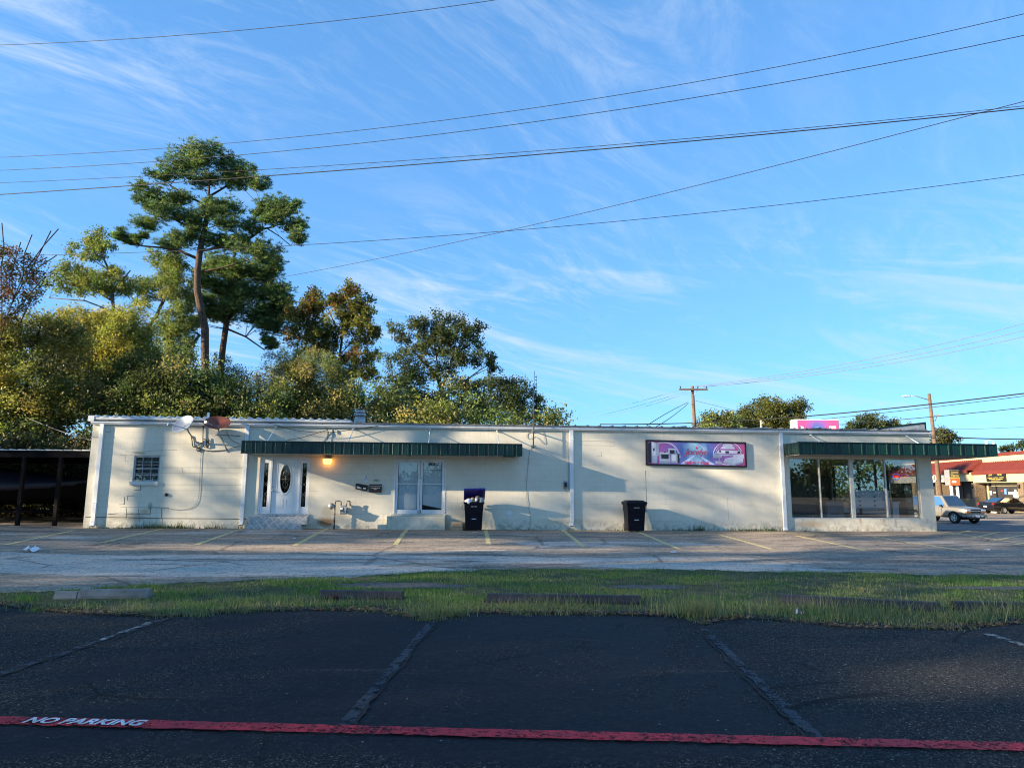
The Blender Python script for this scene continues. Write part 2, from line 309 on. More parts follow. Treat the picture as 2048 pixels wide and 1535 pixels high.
# road in front of the shop's right end: a sheet a little proud of the lot, running away to the right
def band(name, mat, pts, off, step=1.0, kind='structure'):
    # pts: list of (left edge xy, right edge xy) pairs along the way
    m = MB()
    for (a, b), (c, d) in zip(pts[:-1], pts[1:]):
        a, b, c, d = (Vector(p) for p in (a, b, c, d)); n = max(1, int((c-a).length/step)); k = max(1, int((b-a).length/step))
        for i in range(n):
            for j in range(k):
                q = []
                for (p, r) in ((i, j), (i+1, j), (i+1, j+1), (i, j+1)):
                    l = a.lerp(c, p/n); rr = b.lerp(d, p/n); x = l.lerp(rr, r/k); q.append((x.x, x.y, ground_z(x.x, x.y)+off))
                m.face(q)
    return tag(m.build(name, mat), kind=kind)
band('road', ROAD, [((18.2, 33.5), (120, 33.5)), ((22.5, 47.5), (120, 47.5))], 0.035)
# front lot: ragged far edge where the grass has crept in
def gp(u, v, z=0.0):
    p = onz(u, v, z); return (p.x, p.y)
edge_px = [(-900, 1222), (-400, 1216), (0, 1204), (80, 1214), (170, 1222), (330, 1228), (480, 1217), (620, 1214), (760, 1216), (860, 1236), (960, 1219), (1150, 1222), (1360, 1226), (1400, 1244), (1480, 1230), (1600, 1238), (1700, 1250), (1900, 1252), (2048, 1240), (2500, 1246), (3000, 1254)]
edge = [gp(*p) for p in edge_px]
m = MB(); pts = []
for (a, b) in zip(edge[:-1], edge[1:]):
    for k in range(24):
        x = a[0]+(b[0]-a[0])*k/24; y = a[1]+(b[1]-a[1])*k/24 + random.gauss(0, 0.035) + 0.04*math.sin(x*3.1); pts.append((x, y))
pts[0] = (-40, pts[0][1]); pts[-1] = (40, pts[-1][1])
for (a, b) in zip(pts[:-1], pts[1:]): m.face(((a[0], -30, 0.004), (b[0], -30, 0.004), (b[0], b[1]+0.15, 0.004), (a[0], a[1]+0.15, 0.004)))
tag(m.build('front_parking_lot', ASPH), kind='structure')
def m_verge():
    t = NT('grassy_verge_soil'); n = t.noise(3.5, 8, 0.7); f = t.noise(38, 6, 0.75); c = t.mix(t.rng(n, 0.35, 0.65), (0.050, 0.070, 0.026), (0.125, 0.112, 0.070)); c = t.mix(t.rng(f, 0.45, 0.7, 0, .6), c, (0.10, 0.13, 0.045)); return t.set(c, 0.95, 0, t.bump(f, 0.9, 0.03), 0.1)
VERGE = m_verge(); far_px = [(-900, 1200), (-300, 1196), (0, 1187), (150, 1178), (330, 1168), (500, 1160), (700, 1154), (850, 1144), (1000, 1138), (1300, 1138), (1600, 1143), (2048, 1151), (2500, 1156), (3000, 1160)]
fx = np.array([gp(*p) for p in far_px]); m = MB(); xs_ = np.arange(-20, 20.1, .08); ff = np.interp(xs_, fx[:, 0], fx[:, 1]); ex = np.array(edge); nn = np.interp(xs_, ex[:, 0], ex[:, 1])
ff = ff+np.array([.10*math.sin(x*2.3)+.07*math.sin(x*7.1)+random.gauss(0, .05) for x in xs_])
for i in range(len(xs_)-1): m.face(((xs_[i], nn[i]-.5, 0.0022), (xs_[i+1], nn[i+1]-.5, 0.0022), (xs_[i+1], ff[i+1], 0.0022), (xs_[i], ff[i], 0.0022)))
tag(m.build('verge', VERGE), kind='structure')
# bare patches of old pavement showing through the strip
m = MB()
for cx, cy, rx, ry in ((800, 1171, 140, 6), (1300, 1174, 80, 4), (1990, 1176, 110, 3)):
    c = onz(cx, cy); ex = onz(cx+rx, cy).x-c.x; ey = abs(onz(cx, cy-ry).y-c.y)
    ring = []
    for k in range(40):
        th = 2*math.pi*k/40; r = 1+0.16*math.sin(3*th+cx)+0.1*math.sin(7*th)+random.gauss(0, 0.04); ring.append((c.x+ex*r*math.cos(th), c.y+ey*r*math.sin(th), 0.008))
    m.face(ring)
tag(m.build('bare_pavement', paint('gravel_patch', (0.085, 0.08, 0.072), .95, 0, .7, 12, .6, (.16, .15, .13))), kind='structure')
PATCHES = [(800, 1171, 140, 6), (1300, 1174, 80, 4), (1990, 1176, 110, 3)]
# ---- painted markings
YEL = m_marking('yellow_line_paint', (0.70, 0.57, 0.25), 0.38, 14); RED = m_marking('red_line_paint', (0.60, 0.014, 0.026), 0.475, 30); WHT = m_marking('white_line_paint', (0.80, 0.81, 0.82), 0.42, 34); OLDW = m_marking('faded_line_paint', (0.021, 0.028, 0.039), 0.50, 11); PALE = m_marking('pale_line_paint', (0.30, 0.29, 0.26), 0.52, 12)
def stripe(mb, a, b, w, z, mi=0, jag=0.0, seg=0.4):
    a = Vector((*a, 0)); b = Vector((*b, 0)); d = (b-a); n = max(1, int(d.length/seg)); t = d.normalized(); s = Vector((-t.y, t.x, 0)); L = []; R_ = []
    for i in range(n+1):
        p = a+d*i/n; g = ground_z(p.x, p.y)+z; j = random.gauss(0, jag); k = random.gauss(0, jag)
        L.append(((p+s*(w/2+j)).x, (p+s*(w/2+j)).y, g)); R_.append(((p-s*(w/2+k)).x, (p-s*(w/2+k)).y, g))
    for i in range(n): mb.face((R_[i], R_[i+1], L[i+1], L[i]), mi)
m = MB()
for a, b in (((150, 1061), (10, 1088)), ((325, 1058), (205, 1084)), ((487, 1057), (392, 1088)), ((657, 1056), (590, 1089)), ((816, 1056), (790, 1088)), ((970, 1055), (978, 1087)), ((1126, 1059), (1168, 1092)), ((1278, 1063), (1360, 1096)), ((1438, 1067), (1545, 1096)), ((1592, 1069), (1730, 1098)), ((1745, 1071), (1925, 1098))):
    stripe(m, gp(*a, 0.03), gp(*b, 0.03), 0.135, 0.005, jag=0.006)
stripe(m, gp(205, 1058, 0.04), gp(640, 1056.5, 0.04), 0.09, 0.009, jag=0.008); stripe(m, gp(640, 1056.5, 0.03), gp(1400, 1064, 0.01), 0.09, 0.009, jag=0.008); stripe(m, gp(1400, 1064), gp(1690, 1070), 0.09, 0.009, jag=0.008)
stripe(m, gp(1868, 1062, -0.03), gp(2110, 1096, 0), 0.12, 0.005, jag=0.006)
for a, b in (((1905, 1070), (1945, 1062)), ((1945, 1077), (2000, 1066)), ((1985, 1083), (2060, 1070)), ((2030, 1090), (2130, 1076))): stripe(m, gp(*a, -0.02), gp(*b, -0.05), 0.11, 0.009, jag=0.006)
tag(m.build('yellow_bay_lines', YEL), kind='structure')
m = MB()
for a, b in (((330, 1238), (-330, 1460)), ((868, 1240), (688, 1452)), ((1408, 1258), (1640, 1484))): stripe(m, gp(*a), gp(*b), 0.085, 0.010, jag=0.007, seg=0.05)
tag(m.build('faded_bay_lines', OLDW), kind='structure')
m = MB(); stripe(m, gp(1975, 1268), gp(2300, 1370), 0.10, 0.010, jag=0.006); stripe(m, gp(300, 1246), gp(200, 1282), 0.06, 0.013, jag=0.012, seg=0.1); tag(m.build('white_bay_lines', PALE), kind='structure')
m = MB()                                                             # cracks that follow the old lines
CRK = paint('crack_dark', (0.006, 0.006, 0.007), 0.95)
for a, b, sgn in (((868, 1240), (688, 1452), 1), ((1408, 1258), (1640, 1484), -1), ((330, 1238), (-330, 1460), 1)):
    A = Vector((*gp(*a), 0)); B = Vector((*gp(*b), 0)); d = (B-A); s = Vector((-d.y, d.x, 0)).normalized()*sgn; n = 60; prev = None; off = 0
    for i in range(n+1):
        off = 0.8*off + random.gauss(0, 0.012); p = A+d*i/n + s*(0.07+off); w = abs(random.gauss(0.007, 0.005))+0.002
        cur = (p+s*w, p-s*w)
        if prev: m.face([(q.x, q.y, 0.014) for q in (prev[0], cur[0], cur[1], prev[1])])
        prev = cur
tag(m.build('pavement_cracks', CRK), kind='structure')
redL = onz(-300, 1436); redR = onz(2350, 1505)
m = MB(); stripe(m, (redL.x, redL.y), (redR.x, redR.y), 0.14, 0.016, jag=0.006, seg=0.05); red = tag(m.build('red_no_parking_line', RED), kind='structure')
ang = math.atan2(redR.y-redL.y, redR.x-redL.x)
tx = onz(168, 1449); text_obj('stencilled_words', 'NO PARKING', 0.138, WHT, red, Matrix.Translation((tx.x, tx.y, 0.0215)) @ Matrix.Rotation(ang, 4, 'Z'), 0.0003, 0.12, 0.0042, 1.0, xs=0.92)
# ---- leaf / blade clouds in numpy
def cloud(name, P, U, V, colr, mat, parent=None, tri=False):
    """one mesh of many small leaves: rhombus (or blade) at P with half axes U (length) and V (width)"""
    n = len(P)
    if tri: vv = np.stack([P-V, P+V, P+U], 1); k = 3
    else: vv = np.stack([P-U, P+V-0.15*U, P+U, P-V-0.15*U], 1); k = 4
    me = bpy.data.meshes.new(name); me.vertices.add(n*k); me.vertices.foreach_set('co', vv.reshape(-1).astype(np.float32))
    me.loops.add(n*k); me.loops.foreach_set('vertex_index', np.arange(n*k, dtype=np.int32)); me.polygons.add(n)
    me.polygons.foreach_set('loop_start', np.arange(0, n*k, k, dtype=np.int32)); me.polygons.foreach_set('loop_total', np.full(n, k, dtype=np.int32))
    at = me.attributes.new('Col', 'FLOAT_COLOR', 'FACE'); c4 = np.ones((n, 4), np.float32); c4[:, :3] = np.clip(colr, 0.003, 1); at.data.foreach_set('color', c4.reshape(-1))
    me.materials.append(mat); me.update(); me.validate()
    o = bpy.data.objects.new(name, me); COL.objects.link(o)
    if parent: o.parent = parent
    return o
def runit(n):
    v = rng.normal(size=(n, 3)); return v/np.linalg.norm(v, axis=1, keepdims=True)
def frame(n, upbias=0.0):
    u = runit(n); u[:, 2] += upbias; u /= np.linalg.norm(u, axis=1, keepdims=True); w = runit(n); v = np.cross(u, w); v /= np.linalg.norm(v, axis=1, keepdims=True); return u, v
# ---- grass strip
far_px = [(-900, 1200), (-300, 1196), (0, 1187), (150, 1178), (330, 1168), (500, 1160), (700, 1154), (850, 1144), (1000, 1138), (1300, 1138), (1600, 1143), (2048, 1151), (2500, 1156), (3000, 1160)]
fx = np.array([gp(*p) for p in far_px]); nx_ = np.array([gp(u, v+6) for u, v in edge_px])
STOPS_PX = [(112, 1196, 300, 1193), (640, 1196, 806, 1198), (974, 1203, 1282, 1207), (1562, 1205, 1880, 1222), (1908, 1219, 2200, 1224)]
def grass_at(n):
    x = rng.uniform(-13.5, 13.5, n); yf = np.interp(x, fx[:, 0], fx[:, 1]); yn = np.interp(x, nx_[:, 0], nx_[:, 1]); t = rng.uniform(0, 1, n); y = yn+(yf-yn)*t
    y += rng.normal(0, 0.06, n)-0.16*(t < .3)*(np.sin(x*2.9)+np.sin(x*6.3+1)*.7+np.sin(x*13)*.4)*.6; k = np.sin(x*1.7+y*2.3)+np.sin(x*4.1-y*3.1+1)+np.sin(x*0.6+2)+0.9*np.sin(x*9.1+y*7.7); keep = rng.uniform(0, 1, n) < np.clip(0.46+0.30*k, 0.05, 1)
    for cx, cy, rx, ry in PATCHES:
        c = onz(cx, cy); ex = onz(cx+rx, cy).x-c.x; ey = abs(onz(cx, cy-ry).y-c.y); q = ((x-c.x)/ex)**2+((y-c.y)/ey)**2; keep &= ~((q < 0.95) & (rng.uniform(0, 1, n) < 0.97))
    for (u0, v0, u1, v1) in STOPS_PX:
        a = onz(u0, v0); b = onz(u1, v1); d = (b-a).normalized(); L = (b-a).length; al = (x-a.x)*d.x+(y-a.y)*d.y; pe = -(x-a.x)*d.y+(y-a.y)*d.x; ins = (al > -.05) & (al < L+.05); keep &= ~(ins & (pe > -.13) & (pe < .12)); keep &= ~(ins & (pe <= -.13) & (pe > -.42) & (rng.uniform(0, 1, n) < .72))
    return x[keep], y[keep], t[keep]
def blades(x, y, h, w, colr, name, lean=0.35, mat=GRASS):
    n = len(x); P = np.stack([x, y, np.array([ground_z(a, b) for a, b in zip(x, y)])-0.005], 1); th = rng.uniform(0, 2*np.pi, n); ln = np.abs(rng.normal(0, lean, n))*h
    U = np.stack([np.cos(th)*ln, np.sin(th)*ln, h], 1); ph = rng.uniform(0, np.pi, n); V = np.stack([np.cos(ph)*w, np.sin(ph)*w, np.zeros(n)], 1)
    return cloud(name, P, U, V, colr, mat, None, True)
x, y, t = grass_at(300000); n = len(x); h = rng.gamma(4, 0.0062, n)*(0.7+0.6*(np.sin(x*2.1+y*3)*0.5+0.5)) + 0.015
dry = np.clip(rng.normal(0.20, 0.24, n)+0.30*(t < 0.16)+0.16*(np.sin(x*1.3+1)+np.sin(x*3.3+y*2)), 0, 1)[:, None]
gcol = (np.array([0.115, 0.225, 0.052])*(1-dry)+np.array([0.33, 0.285, 0.16])*dry)*rng.uniform(0.55, 1.35, (n, 1))
tag(blades(x, y, h, 0.0048, gcol, 'grass'), 'short green grass strip between the two parking lots', 'grass', kind='stuff')
tx_, ty_, th_, tc_ = [], [], [], []
for (u, v, r, hh, nn, dr) in ((310, 1224, 0.30, 0.16, 700, .6), (130, 1216, 0.25, 0.12, 350, .75), (380, 1232, 0.18, 0.15, 260, .5), (470, 1224, 0.2, 0.14, 300, .5), (880, 1230, 0.30, 0.20, 900, .45), (860, 1240, 0.16, 0.12, 300, .4), (1120, 1216, 0.5, 0.20, 900, .45), (1250, 1205, 0.3, 0.2, 400, .5), (1400, 1232, 0.28, 0.30, 1200, .6), (1370, 1222, 0.4, 0.24, 600, .5), (1540, 1224, 0.4, 0.2, 700, .5), (1700, 1238, 0.45, 0.22, 1100, .5), (1680, 1222, 0.5, 0.24, 700, .45), (1800, 1228, 0.4, 0.2, 600, .5), (1930, 1244, 0.3, 0.22, 700, .5), (1870, 1215, 0.3, 0.32, 260, .65), (2020, 1228, 0.4, 0.25, 700, .45), (700, 1208, 0.5, 0.15, 600, .4), (1000, 1218, 0.5, 0.13, 700, .5), (560, 1206, 0.5, 0.16, 600, .4), (2120, 1240, .5, .2, 700, .5), (-100, 1215, .5, .15, 600, .5)):
    nn = int(nn*.5); r *= .8; c = onz(u, v); tx_.append(rng.normal(c.x, r, nn)); ty_.append(rng.normal(c.y, r*0.35, nn)); th_.append(rng.gamma(6, hh*.62/6, nn)); d = np.clip(rng.normal(dr*.85, 0.25, (nn, 1)), 0, 1)
    tc_.append((np.array([0.10, 0.18, 0.05])*(1-d)+np.array([0.36, 0.31, 0.18])*d)*rng.uniform(0.6, 1.3, (nn, 1)))
tag(blades(np.concatenate(tx_), np.concatenate(ty_), np.concatenate(th_), 0.004, np.concatenate(tc_), 'tall_grass', 0.45), 'long dry grass tufts hanging over the edge of the dark asphalt', 'grass', kind='stuff')
# fallen leaves along the asphalt edge and scattered on the lot
n = 5200; x = rng.uniform(-13, 13, n); yn = np.interp(x, nx_[:, 0], nx_[:, 1]); y = yn+np.abs(rng.normal(0, 0.10, n))-0.04; u, v = frame(n); u[:, 2] *= 0.35; v[:, 2] *= 0.35; s = rng.uniform(0.014, 0.042, (n, 1))
lc = np.array([0.17, 0.115, 0.07])*rng.uniform(0.4, 1.7, (n, 1))*np.array([1, 1, 1])
P = np.stack([x, y, 0.012+rng.uniform(0, 0.02, n)], 1); tag(cloud('leaf_litter', P, u*s, v*s*0.6, lc, LEAF), 'dead brown leaves and twigs along the asphalt edge', 'dead leaves', kind='stuff')
n = 420; P = np.stack([rng.uniform(-7, 7, n), rng.uniform(2.8, 8.6, n), np.full(n, 0.012)], 1)
u = np.stack([np.cos(a := rng.uniform(0, np.pi, n)), np.sin(a), np.zeros(n)], 1); v = np.stack([-u[:, 1], u[:, 0], np.zeros(n)], 1); l = rng.uniform(0.03, 0.09, (n, 1)); pn = rng.uniform(0, 1, (n, 1)) < 0.5
tag(cloud('pine_straw', P, u*np.where(pn, l, 0.010), v*np.where(pn, 0.0014, 0.007), np.where(pn, np.array([0.16, 0.115, 0.06]), np.array([0.30, 0.28, 0.25]))*rng.uniform(0.5, 1.2, (n, 1)), LEAF), 'fallen pine needles and small chips scattered over the dark asphalt', 'pine straw', kind='stuff')
# weeds at the wall foot
wx, wy, wh, wc = [], [], [], []
for (u, r, hh, nn) in ((255, .5, .06, 160), (285, .35, .2, 150), (310, .25, .22, 150), (350, .3, .2, 200), (365, .15, .25, 80), (425, .25, .22, 110), (500, .12, .32, 90), (770, .5, .05, 60), (1040, .4, .06, 120), (1160, .3, .07, 60), (1225, .3, .08, 90), (1355, .2, .12, 60), (1395, .22, .28, 130), (1500, .5, .16, 500), (1540, .14, .16, 120), (1608, .1, .1, 40), (1330, .9, .05, 160), (210, .2, .1, 60)):
    s, _ = wpix(u, 1052); c = wl(s, 0.10, 0); hh *= .6; nn = int(nn*.6); wx.append(rng.normal(c.x, r, nn)); wy.append(c.y+(wx[-1]-c.x)*WD.y-np.abs(rng.normal(0, 0.05, nn))); wh.append(rng.gamma(4, hh/4, nn)); wc.append(np.array([0.05, 0.085, 0.03])*rng.uniform(0.5, 1.6, (nn, 1)))
tag(blades(np.concatenate(wx), np.concatenate(wy), np.concatenate(wh), 0.012, np.concatenate(wc), 'weeds', 0.5), 'scruffy green weeds growing along the foot of the cream block wall', 'weeds', kind='stuff')
# ---- wheel stops
CONC = paint('old_concrete', (0.21, 0.205, 0.185), 0.9, 0, 0.3, 5, 0.4, (0.12, 0.11, 0.09)); STOPB = paint('black_painted_concrete', (0.020, 0.022, 0.028), 0.75, 0, 0.4, 6, 0.4, (0.07, 0.065, 0.06))
def wheel_stop(u0, v0, u1, v1, mat, label, broken=False):
    a = onz(u0, v0); b = onz(u1, v1); L = (b-a).length; m = MB(); sec = [(-0.085, 0), (-0.085, 0.05), (-0.05, 0.125), (0.05, 0.125), (0.085, 0.05), (0.085, 0)]
    if broken:
        for x0, x1, dz in ((0, L*0.24, -0.02), (L*0.25, L, 0.0)): m.prism([(x0, y, max(-0.02, z+dz)) for y, z in sec], (x1-x0, 0, 0))
    else: m.prism([(0, y, z) for y, z in sec], (L, 0, 0))
    tag(m.build('wheel_stop', mat, None, 0.008, 2, (a.x, a.y, -0.015), math.atan2(b.y-a.y, b.x-a.x)), label, 'wheel stop', 'wheel stops in the grass strip')
wheel_stop(112, 1196, 300, 1193, CONC, 'pale grey concrete wheel stop, cracked in two, at the left end of the grass', True)
wheel_stop(640, 1196, 806, 1198, STOPB, 'black wheel stop half buried in grass beside the gravel patch')
wheel_stop(974, 1203, 1282, 1207, STOPB, 'black wheel stop standing clear of the grass below the doors and bins')
wheel_stop(1562, 1205, 1880, 1222, STOPB, 'long black wheel stop lying askew behind tall grass tufts, right of the snack wrapper')
wheel_stop(1908, 1219, 2200, 1224, STOPB, 'black wheel stop running out of the right edge of the photo')
# ---- litter
WPAP = paint('white_paper', (0.75, 0.76, 0.78), 0.8, 0, 0.1)
def crumple(name, u, v, sx, sy, h, mats, label, cat, z=0.0):
    c = onz(u, v, z); m = MB(); n = 7; g = {}
    for i in range(n):
        for j in range(n): g[i, j] = (sx*(i/(n-1)-0.5)+random.gauss(0, sx*0.04), sy*(j/(n-1)-0.5)+random.gauss(0, sy*0.04), 0.012+abs(random.gauss(h*0.4, h*0.35)))
    for i in range(n-1):
        for j in range(n-1): m.face((g[i, j], g[i+1, j], g[i+1, j+1], g[i, j+1]), (i+j) % len(mats))
    return tag(m.build(name, mats, None, 0, 2, (c.x, c.y, ground_z(c.x, c.y)), random.uniform(0, 3)), label, cat)
crumple('crumpled_paper', 66, 1100, 0.36, 0.25, 0.10, [WPAP], 'crumpled white paper bag lying on the old lot at far left', 'litter', 0.03)
crumple('paper_scrap', 588, 1076, 0.20, 0.08, 0.02, [WPAP], 'small white paper scrap on the lot in front of the tiled step', 'litter', 0.04)
crumple('paper_scrap', 951, 1064, 0.22, 0.05, 0.02, [WPAP], 'thin white paper strip on the lot in front of the blue lidded cart', 'litter', 0.03)
crumple('paper_scrap', 1347, 1106, 0.18, 0.08, 0.03, [WPAP], 'white paper scrap on the lot below the wall sign', 'litter', 0.0)
crumple('paper_scrap', 1975, 1100, 0.12, 0.08, 0.03, [WPAP], 'white paper scrap on the lot at right beside the hatched lines', 'litter', 0.0)
crumple('snack_wrapper', 1597, 1229, 0.10, 0.08, 0.06, [WPAP, paint('wrapper_red', (0.5, 0.03, 0.03), 0.4), paint('wrapper_blue', (0.03, 0.10, 0.5), 0.4), WPAP], 'red, white and blue snack wrapper caught in the grass edge', 'litter')
crumple('dry_leaf_clump', 668, 1200, 0.10, 0.08, 0.08, [paint('dead_leaf_red', (0.14, 0.03, 0.025), 0.8)], 'dark red dead leaf clump in the grass beside a black wheel stop', 'dead leaf')
# ================================================================ the long block shop
def m_block():
    t = NT('painted_block'); xz = t.n('CombineXYZ'); t.link(t.sep(t.co(), 0), xz.inputs[0]); t.link(t.sep(t.co(), 2), xz.inputs[1]); v = xz.outputs[0]
    br = t.n('TexBrick'); t.link(t.mapping((1, 1, 1), (0, 0.055, 0), src=v), br.inputs['Vector']); br.inputs['Scale'].default_value = 1; br.inputs['Brick Width'].default_value = 0.406; br.inputs['Row Height'].default_value = 0.203; br.inputs['Mortar Size'].default_value = 0.0055; br.inputs['Mortar Smooth'].default_value = 0.35
    br.inputs['Color1'].default_value = (0.45, 0.45, 0.45, 1); br.inputs['Color2'].default_value = (0.55, 0.55, 0.55, 1)
    joint = br.outputs['Fac']; s = t.sep(v, 0); z = t.sep(v, 1)
    n = t.noise(0.8, 6, 0.6, 0.4); f = t.noise(22, 5, 0.65)
    col = t.mix(t.rng(n, 0.3, 0.7), (0.66, 0.605, 0.48), (0.745, 0.69, 0.56))
    col = t.mix(t.math('MULTIPLY', t.rng(t.sep(br.outputs['Color'], 0), 0.45, 0.55), 0.18), col, (0.625, 0.575, 0.465))
    blot = t.rng(t.noise(1.6, 7, 0.7, 0.8), 0.55, 0.75); col = t.mix(t.math('MULTIPLY', blot, 0.28), col, (0.55, 0.49, 0.37))
    jm = t.math('MULTIPLY', joint, t.rng(t.noise(0.9, 4, 0.6), 0.38, 0.66, 0.08, 0.60)); col = t.mix(jm, col, (0.34, 0.33, 0.28))
    # splash dirt near the ground, streaks under the shop window, rust where pipes and the meter stand
    d = t.math('MULTIPLY', t.rng(z, 0.02, 0.50, 1, 0), t.rng(t.noise(5, 7, 0.7, 0.5), 0.40, 0.64)); col = t.mix(t.math('MULTIPLY', d, 0.75), col, (0.27, 0.24, 0.17))
    vs = t.noise(1, 6, 0.7, 0.2, t.mapping((7, 7, 0.9))); zone = t.math('MULTIPLY', t.math('MULTIPLY', t.rng(s, 25.3, 25.7), t.rng(z, 0.12, 0.46)), t.rng(z, 0.46, 0.49, 1, 0)); col = t.mix(t.math('MULTIPLY', t.math('MULTIPLY', zone, t.rng(vs, 0.54, 0.68)), 0.75), col, (0.30, 0.15, 0.05))
    top = t.math('MULTIPLY', t.rng(z, 3.2, 3.66), t.rng(t.noise(1, 6, 0.7, 0.2, t.mapping((9, 9, 0.7))), 0.56, 0.70)); col = t.mix(t.math('MULTIPLY', top, 0.4), col, (0.22, 0.20, 0.15))
    def blob(cx, cz, rx, rz, c, k):
        nonlocal col
        a = t.math('DIVIDE', t.math('SUBTRACT', s, cx), rx); b = t.math('DIVIDE', t.math('SUBTRACT', z, cz), rz); q = t.math('SQRT', t.math('ADD', t.math('MULTIPLY', a, a), t.math('MULTIPLY', b, b)))
        w = t.rng(t.math('ADD', q, t.math('MULTIPLY', t.math('SUBTRACT', t.noise(6, 5, 0.7), 0.5), 0.9)), 0.35, 1.1, 1, 0); col = t.mix(t.math('MULTIPLY', w, k), col, c)
    blob(8.32, 0.26, 0.42, 0.22, (0.22, 0.10, 0.025), 0.85); blob(8.35, 0.62, 0.25, 0.3, (0.42, 0.36, 0.24), 0.5); blob(2.03, 0.62, 0.22, 0.10, (0.55, 0.42, 0.27), 0.8); blob(1.7, 2.66, 0.3, 0.05, (0.25, 0.17, 0.07), 0.6); blob(1.4, 0.42, 0.9, 0.2, (0.30, 0.28, 0.22), 0.6)
    blob(17.0, 0.33, 1.5, 0.12, (0.55, 0.46, 0.30), 0.5); blob(14.9, 0.62, 0.12, 0.09, (0.80, 0.81, 0.80), 0.9); blob(26.3, 0.25, 0.7, 0.15, (0.42, 0.27, 0.12), 0.5); blob(2.2, 0.8, 0.1, 0.16, (0.2, 0.19, 0.15), 0.6)
    b = t.bump(joint, -0.6, 0.008); b = t.bump(f, 0.25, 0.006, b)
    return t.set(col, 0.78, 0, b, 0.25)
BLOCK = m_block()
WHITE = paint('white_painted_metal', (0.74, 0.75, 0.75), 0.42, 0, 0.10, 2.5, 0.05, (0.48, 0.46, 0.40)); DOORW = paint('white_door_paint', (0.78, 0.78, 0.77), 0.35, 0, 0.05, 2, 0.02)
GREEN = paint('green_awning_metal', (0.0025, 0.026, 0.023), 0.36, 0.0, 0.3, 1.6, 0.03, (0.006, 0.026, 0.022), 0.35); SOFFIT = paint('beige_soffit', (0.50, 0.46, 0.38), 0.7, 0, 0.2, 2)
GREYM = paint('galvanised', (0.42, 0.43, 0.43), 0.45, 0.6, 0.3, 5, 0.05, (0.25, 0.22, 0.18)); RUSTM = paint('rusty_roof_metal', (0.27, 0.25, 0.23), 0.6, 0.3, 0.5, 2.2, 0.1, (0.16, 0.075, 0.04)); CRACK = paint('crack_shadow', (0.065, 0.058, 0.045), 0.95)
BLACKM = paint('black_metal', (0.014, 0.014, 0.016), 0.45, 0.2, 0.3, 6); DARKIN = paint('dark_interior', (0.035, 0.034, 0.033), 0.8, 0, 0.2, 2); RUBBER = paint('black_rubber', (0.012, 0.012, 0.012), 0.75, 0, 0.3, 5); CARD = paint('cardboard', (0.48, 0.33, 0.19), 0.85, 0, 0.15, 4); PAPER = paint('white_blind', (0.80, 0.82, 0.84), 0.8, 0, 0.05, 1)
def m_glass(name, tint=(0.75, 0.82, 0.84), refl=1.0):
    t = NT(name); fr = t.n('Fresnel'); fr.inputs[0].default_value = 1.52; g = t.n('BsdfGlossy'); g.inputs['Roughness'].default_value = 0.004; tr = t.n('BsdfTransparent'); tr.inputs[0].default_value = (*tint, 1)
    wob = t.bump(t.noise(0.7, 2, 0.5), 0.02, 0.02); t.link(wob, g.inputs['Normal'])
    mx = t.n('MixShader'); t.link(t.math('MULTIPLY', t.math('ADD', fr.outputs[0], 0.10), refl, None, True), mx.inputs[0]); t.link(tr.outputs[0], mx.inputs[1]); t.link(g.outputs[0], mx.inputs[2]); t.link(mx.outputs[0], t.out.inputs[0]); return t.mat
GLASS = m_glass('window_glass', (0.90, 0.94, 0.95), 0.5); SHOPG = m_glass('shop_glass', (0.96, 0.97, 0.97), 1.2)
BLDG = thing('retail_building', 'long low cream painted block shop with two green metal awnings', 'building', WA, WANG)
LEN = 31.24; TOP = 3.75; DEP = 12.0
OPEN_ = [(1.52, 2.42, 1.66, 2.56), (5.90, 7.66, 0.55, 2.56), (10.69, 12.56, 0.57, 2.535), (25.54, 30.70, 0.45, 2.75)]
def wall_grid(m, L0, L1, z0, z1, y0, y1, opens):
    xs = sorted({L0, L1, *[o[0] for o in opens], *[o[1] for o in opens]}); zs = sorted({z0, z1, *[o[2] for o in opens], *[o[3] for o in opens]})
    def hole(x, z): return any(a < x < b and c < z < d for a, b, c, d in opens)
    for i in range(len(xs)-1):
        for j in range(len(zs)-1):
            if hole((xs[i]+xs[i+1])/2, (zs[j]+zs[j+1])/2): continue
            a, b, c, d = xs[i], xs[i+1], zs[j], zs[j+1]
            m.face(((a, y0, c), (b, y0, c), (b, y0, d), (a, y0, d))); m.face(((b, y1, c), (a, y1, c), (a, y1, d), (b, y1, d)))
    for a, b, c, d in opens:
        m.face(((a, y0, c), (a, y1, c), (a, y1, d), (a, y0, d))); m.face(((b, y0, c), (b, y0, d), (b, y1, d), (b, y1, c))); m.face(((a, y0, c), (b, y0, c), (b, y1, c), (a, y1, c))); m.face(((a, y0, d), (a, y1, d), (b, y1, d), (b, y0, d)))
    m.face(((L0, y0, z0), (L0, y0, z1), (L0, y1, z1), (L0, y1, z0))); m.face(((L1, y0, z0), (L1, y1, z0), (L1, y1, z1), (L1, y0, z1))); m.face(((L0, y0, z1), (L1, y0, z1), (L1, y1, z1), (L0, y1, z1)))
m = MB(); wall_grid(m, 0, LEN, -0.7, TOP, 0, 0.2, OPEN_)
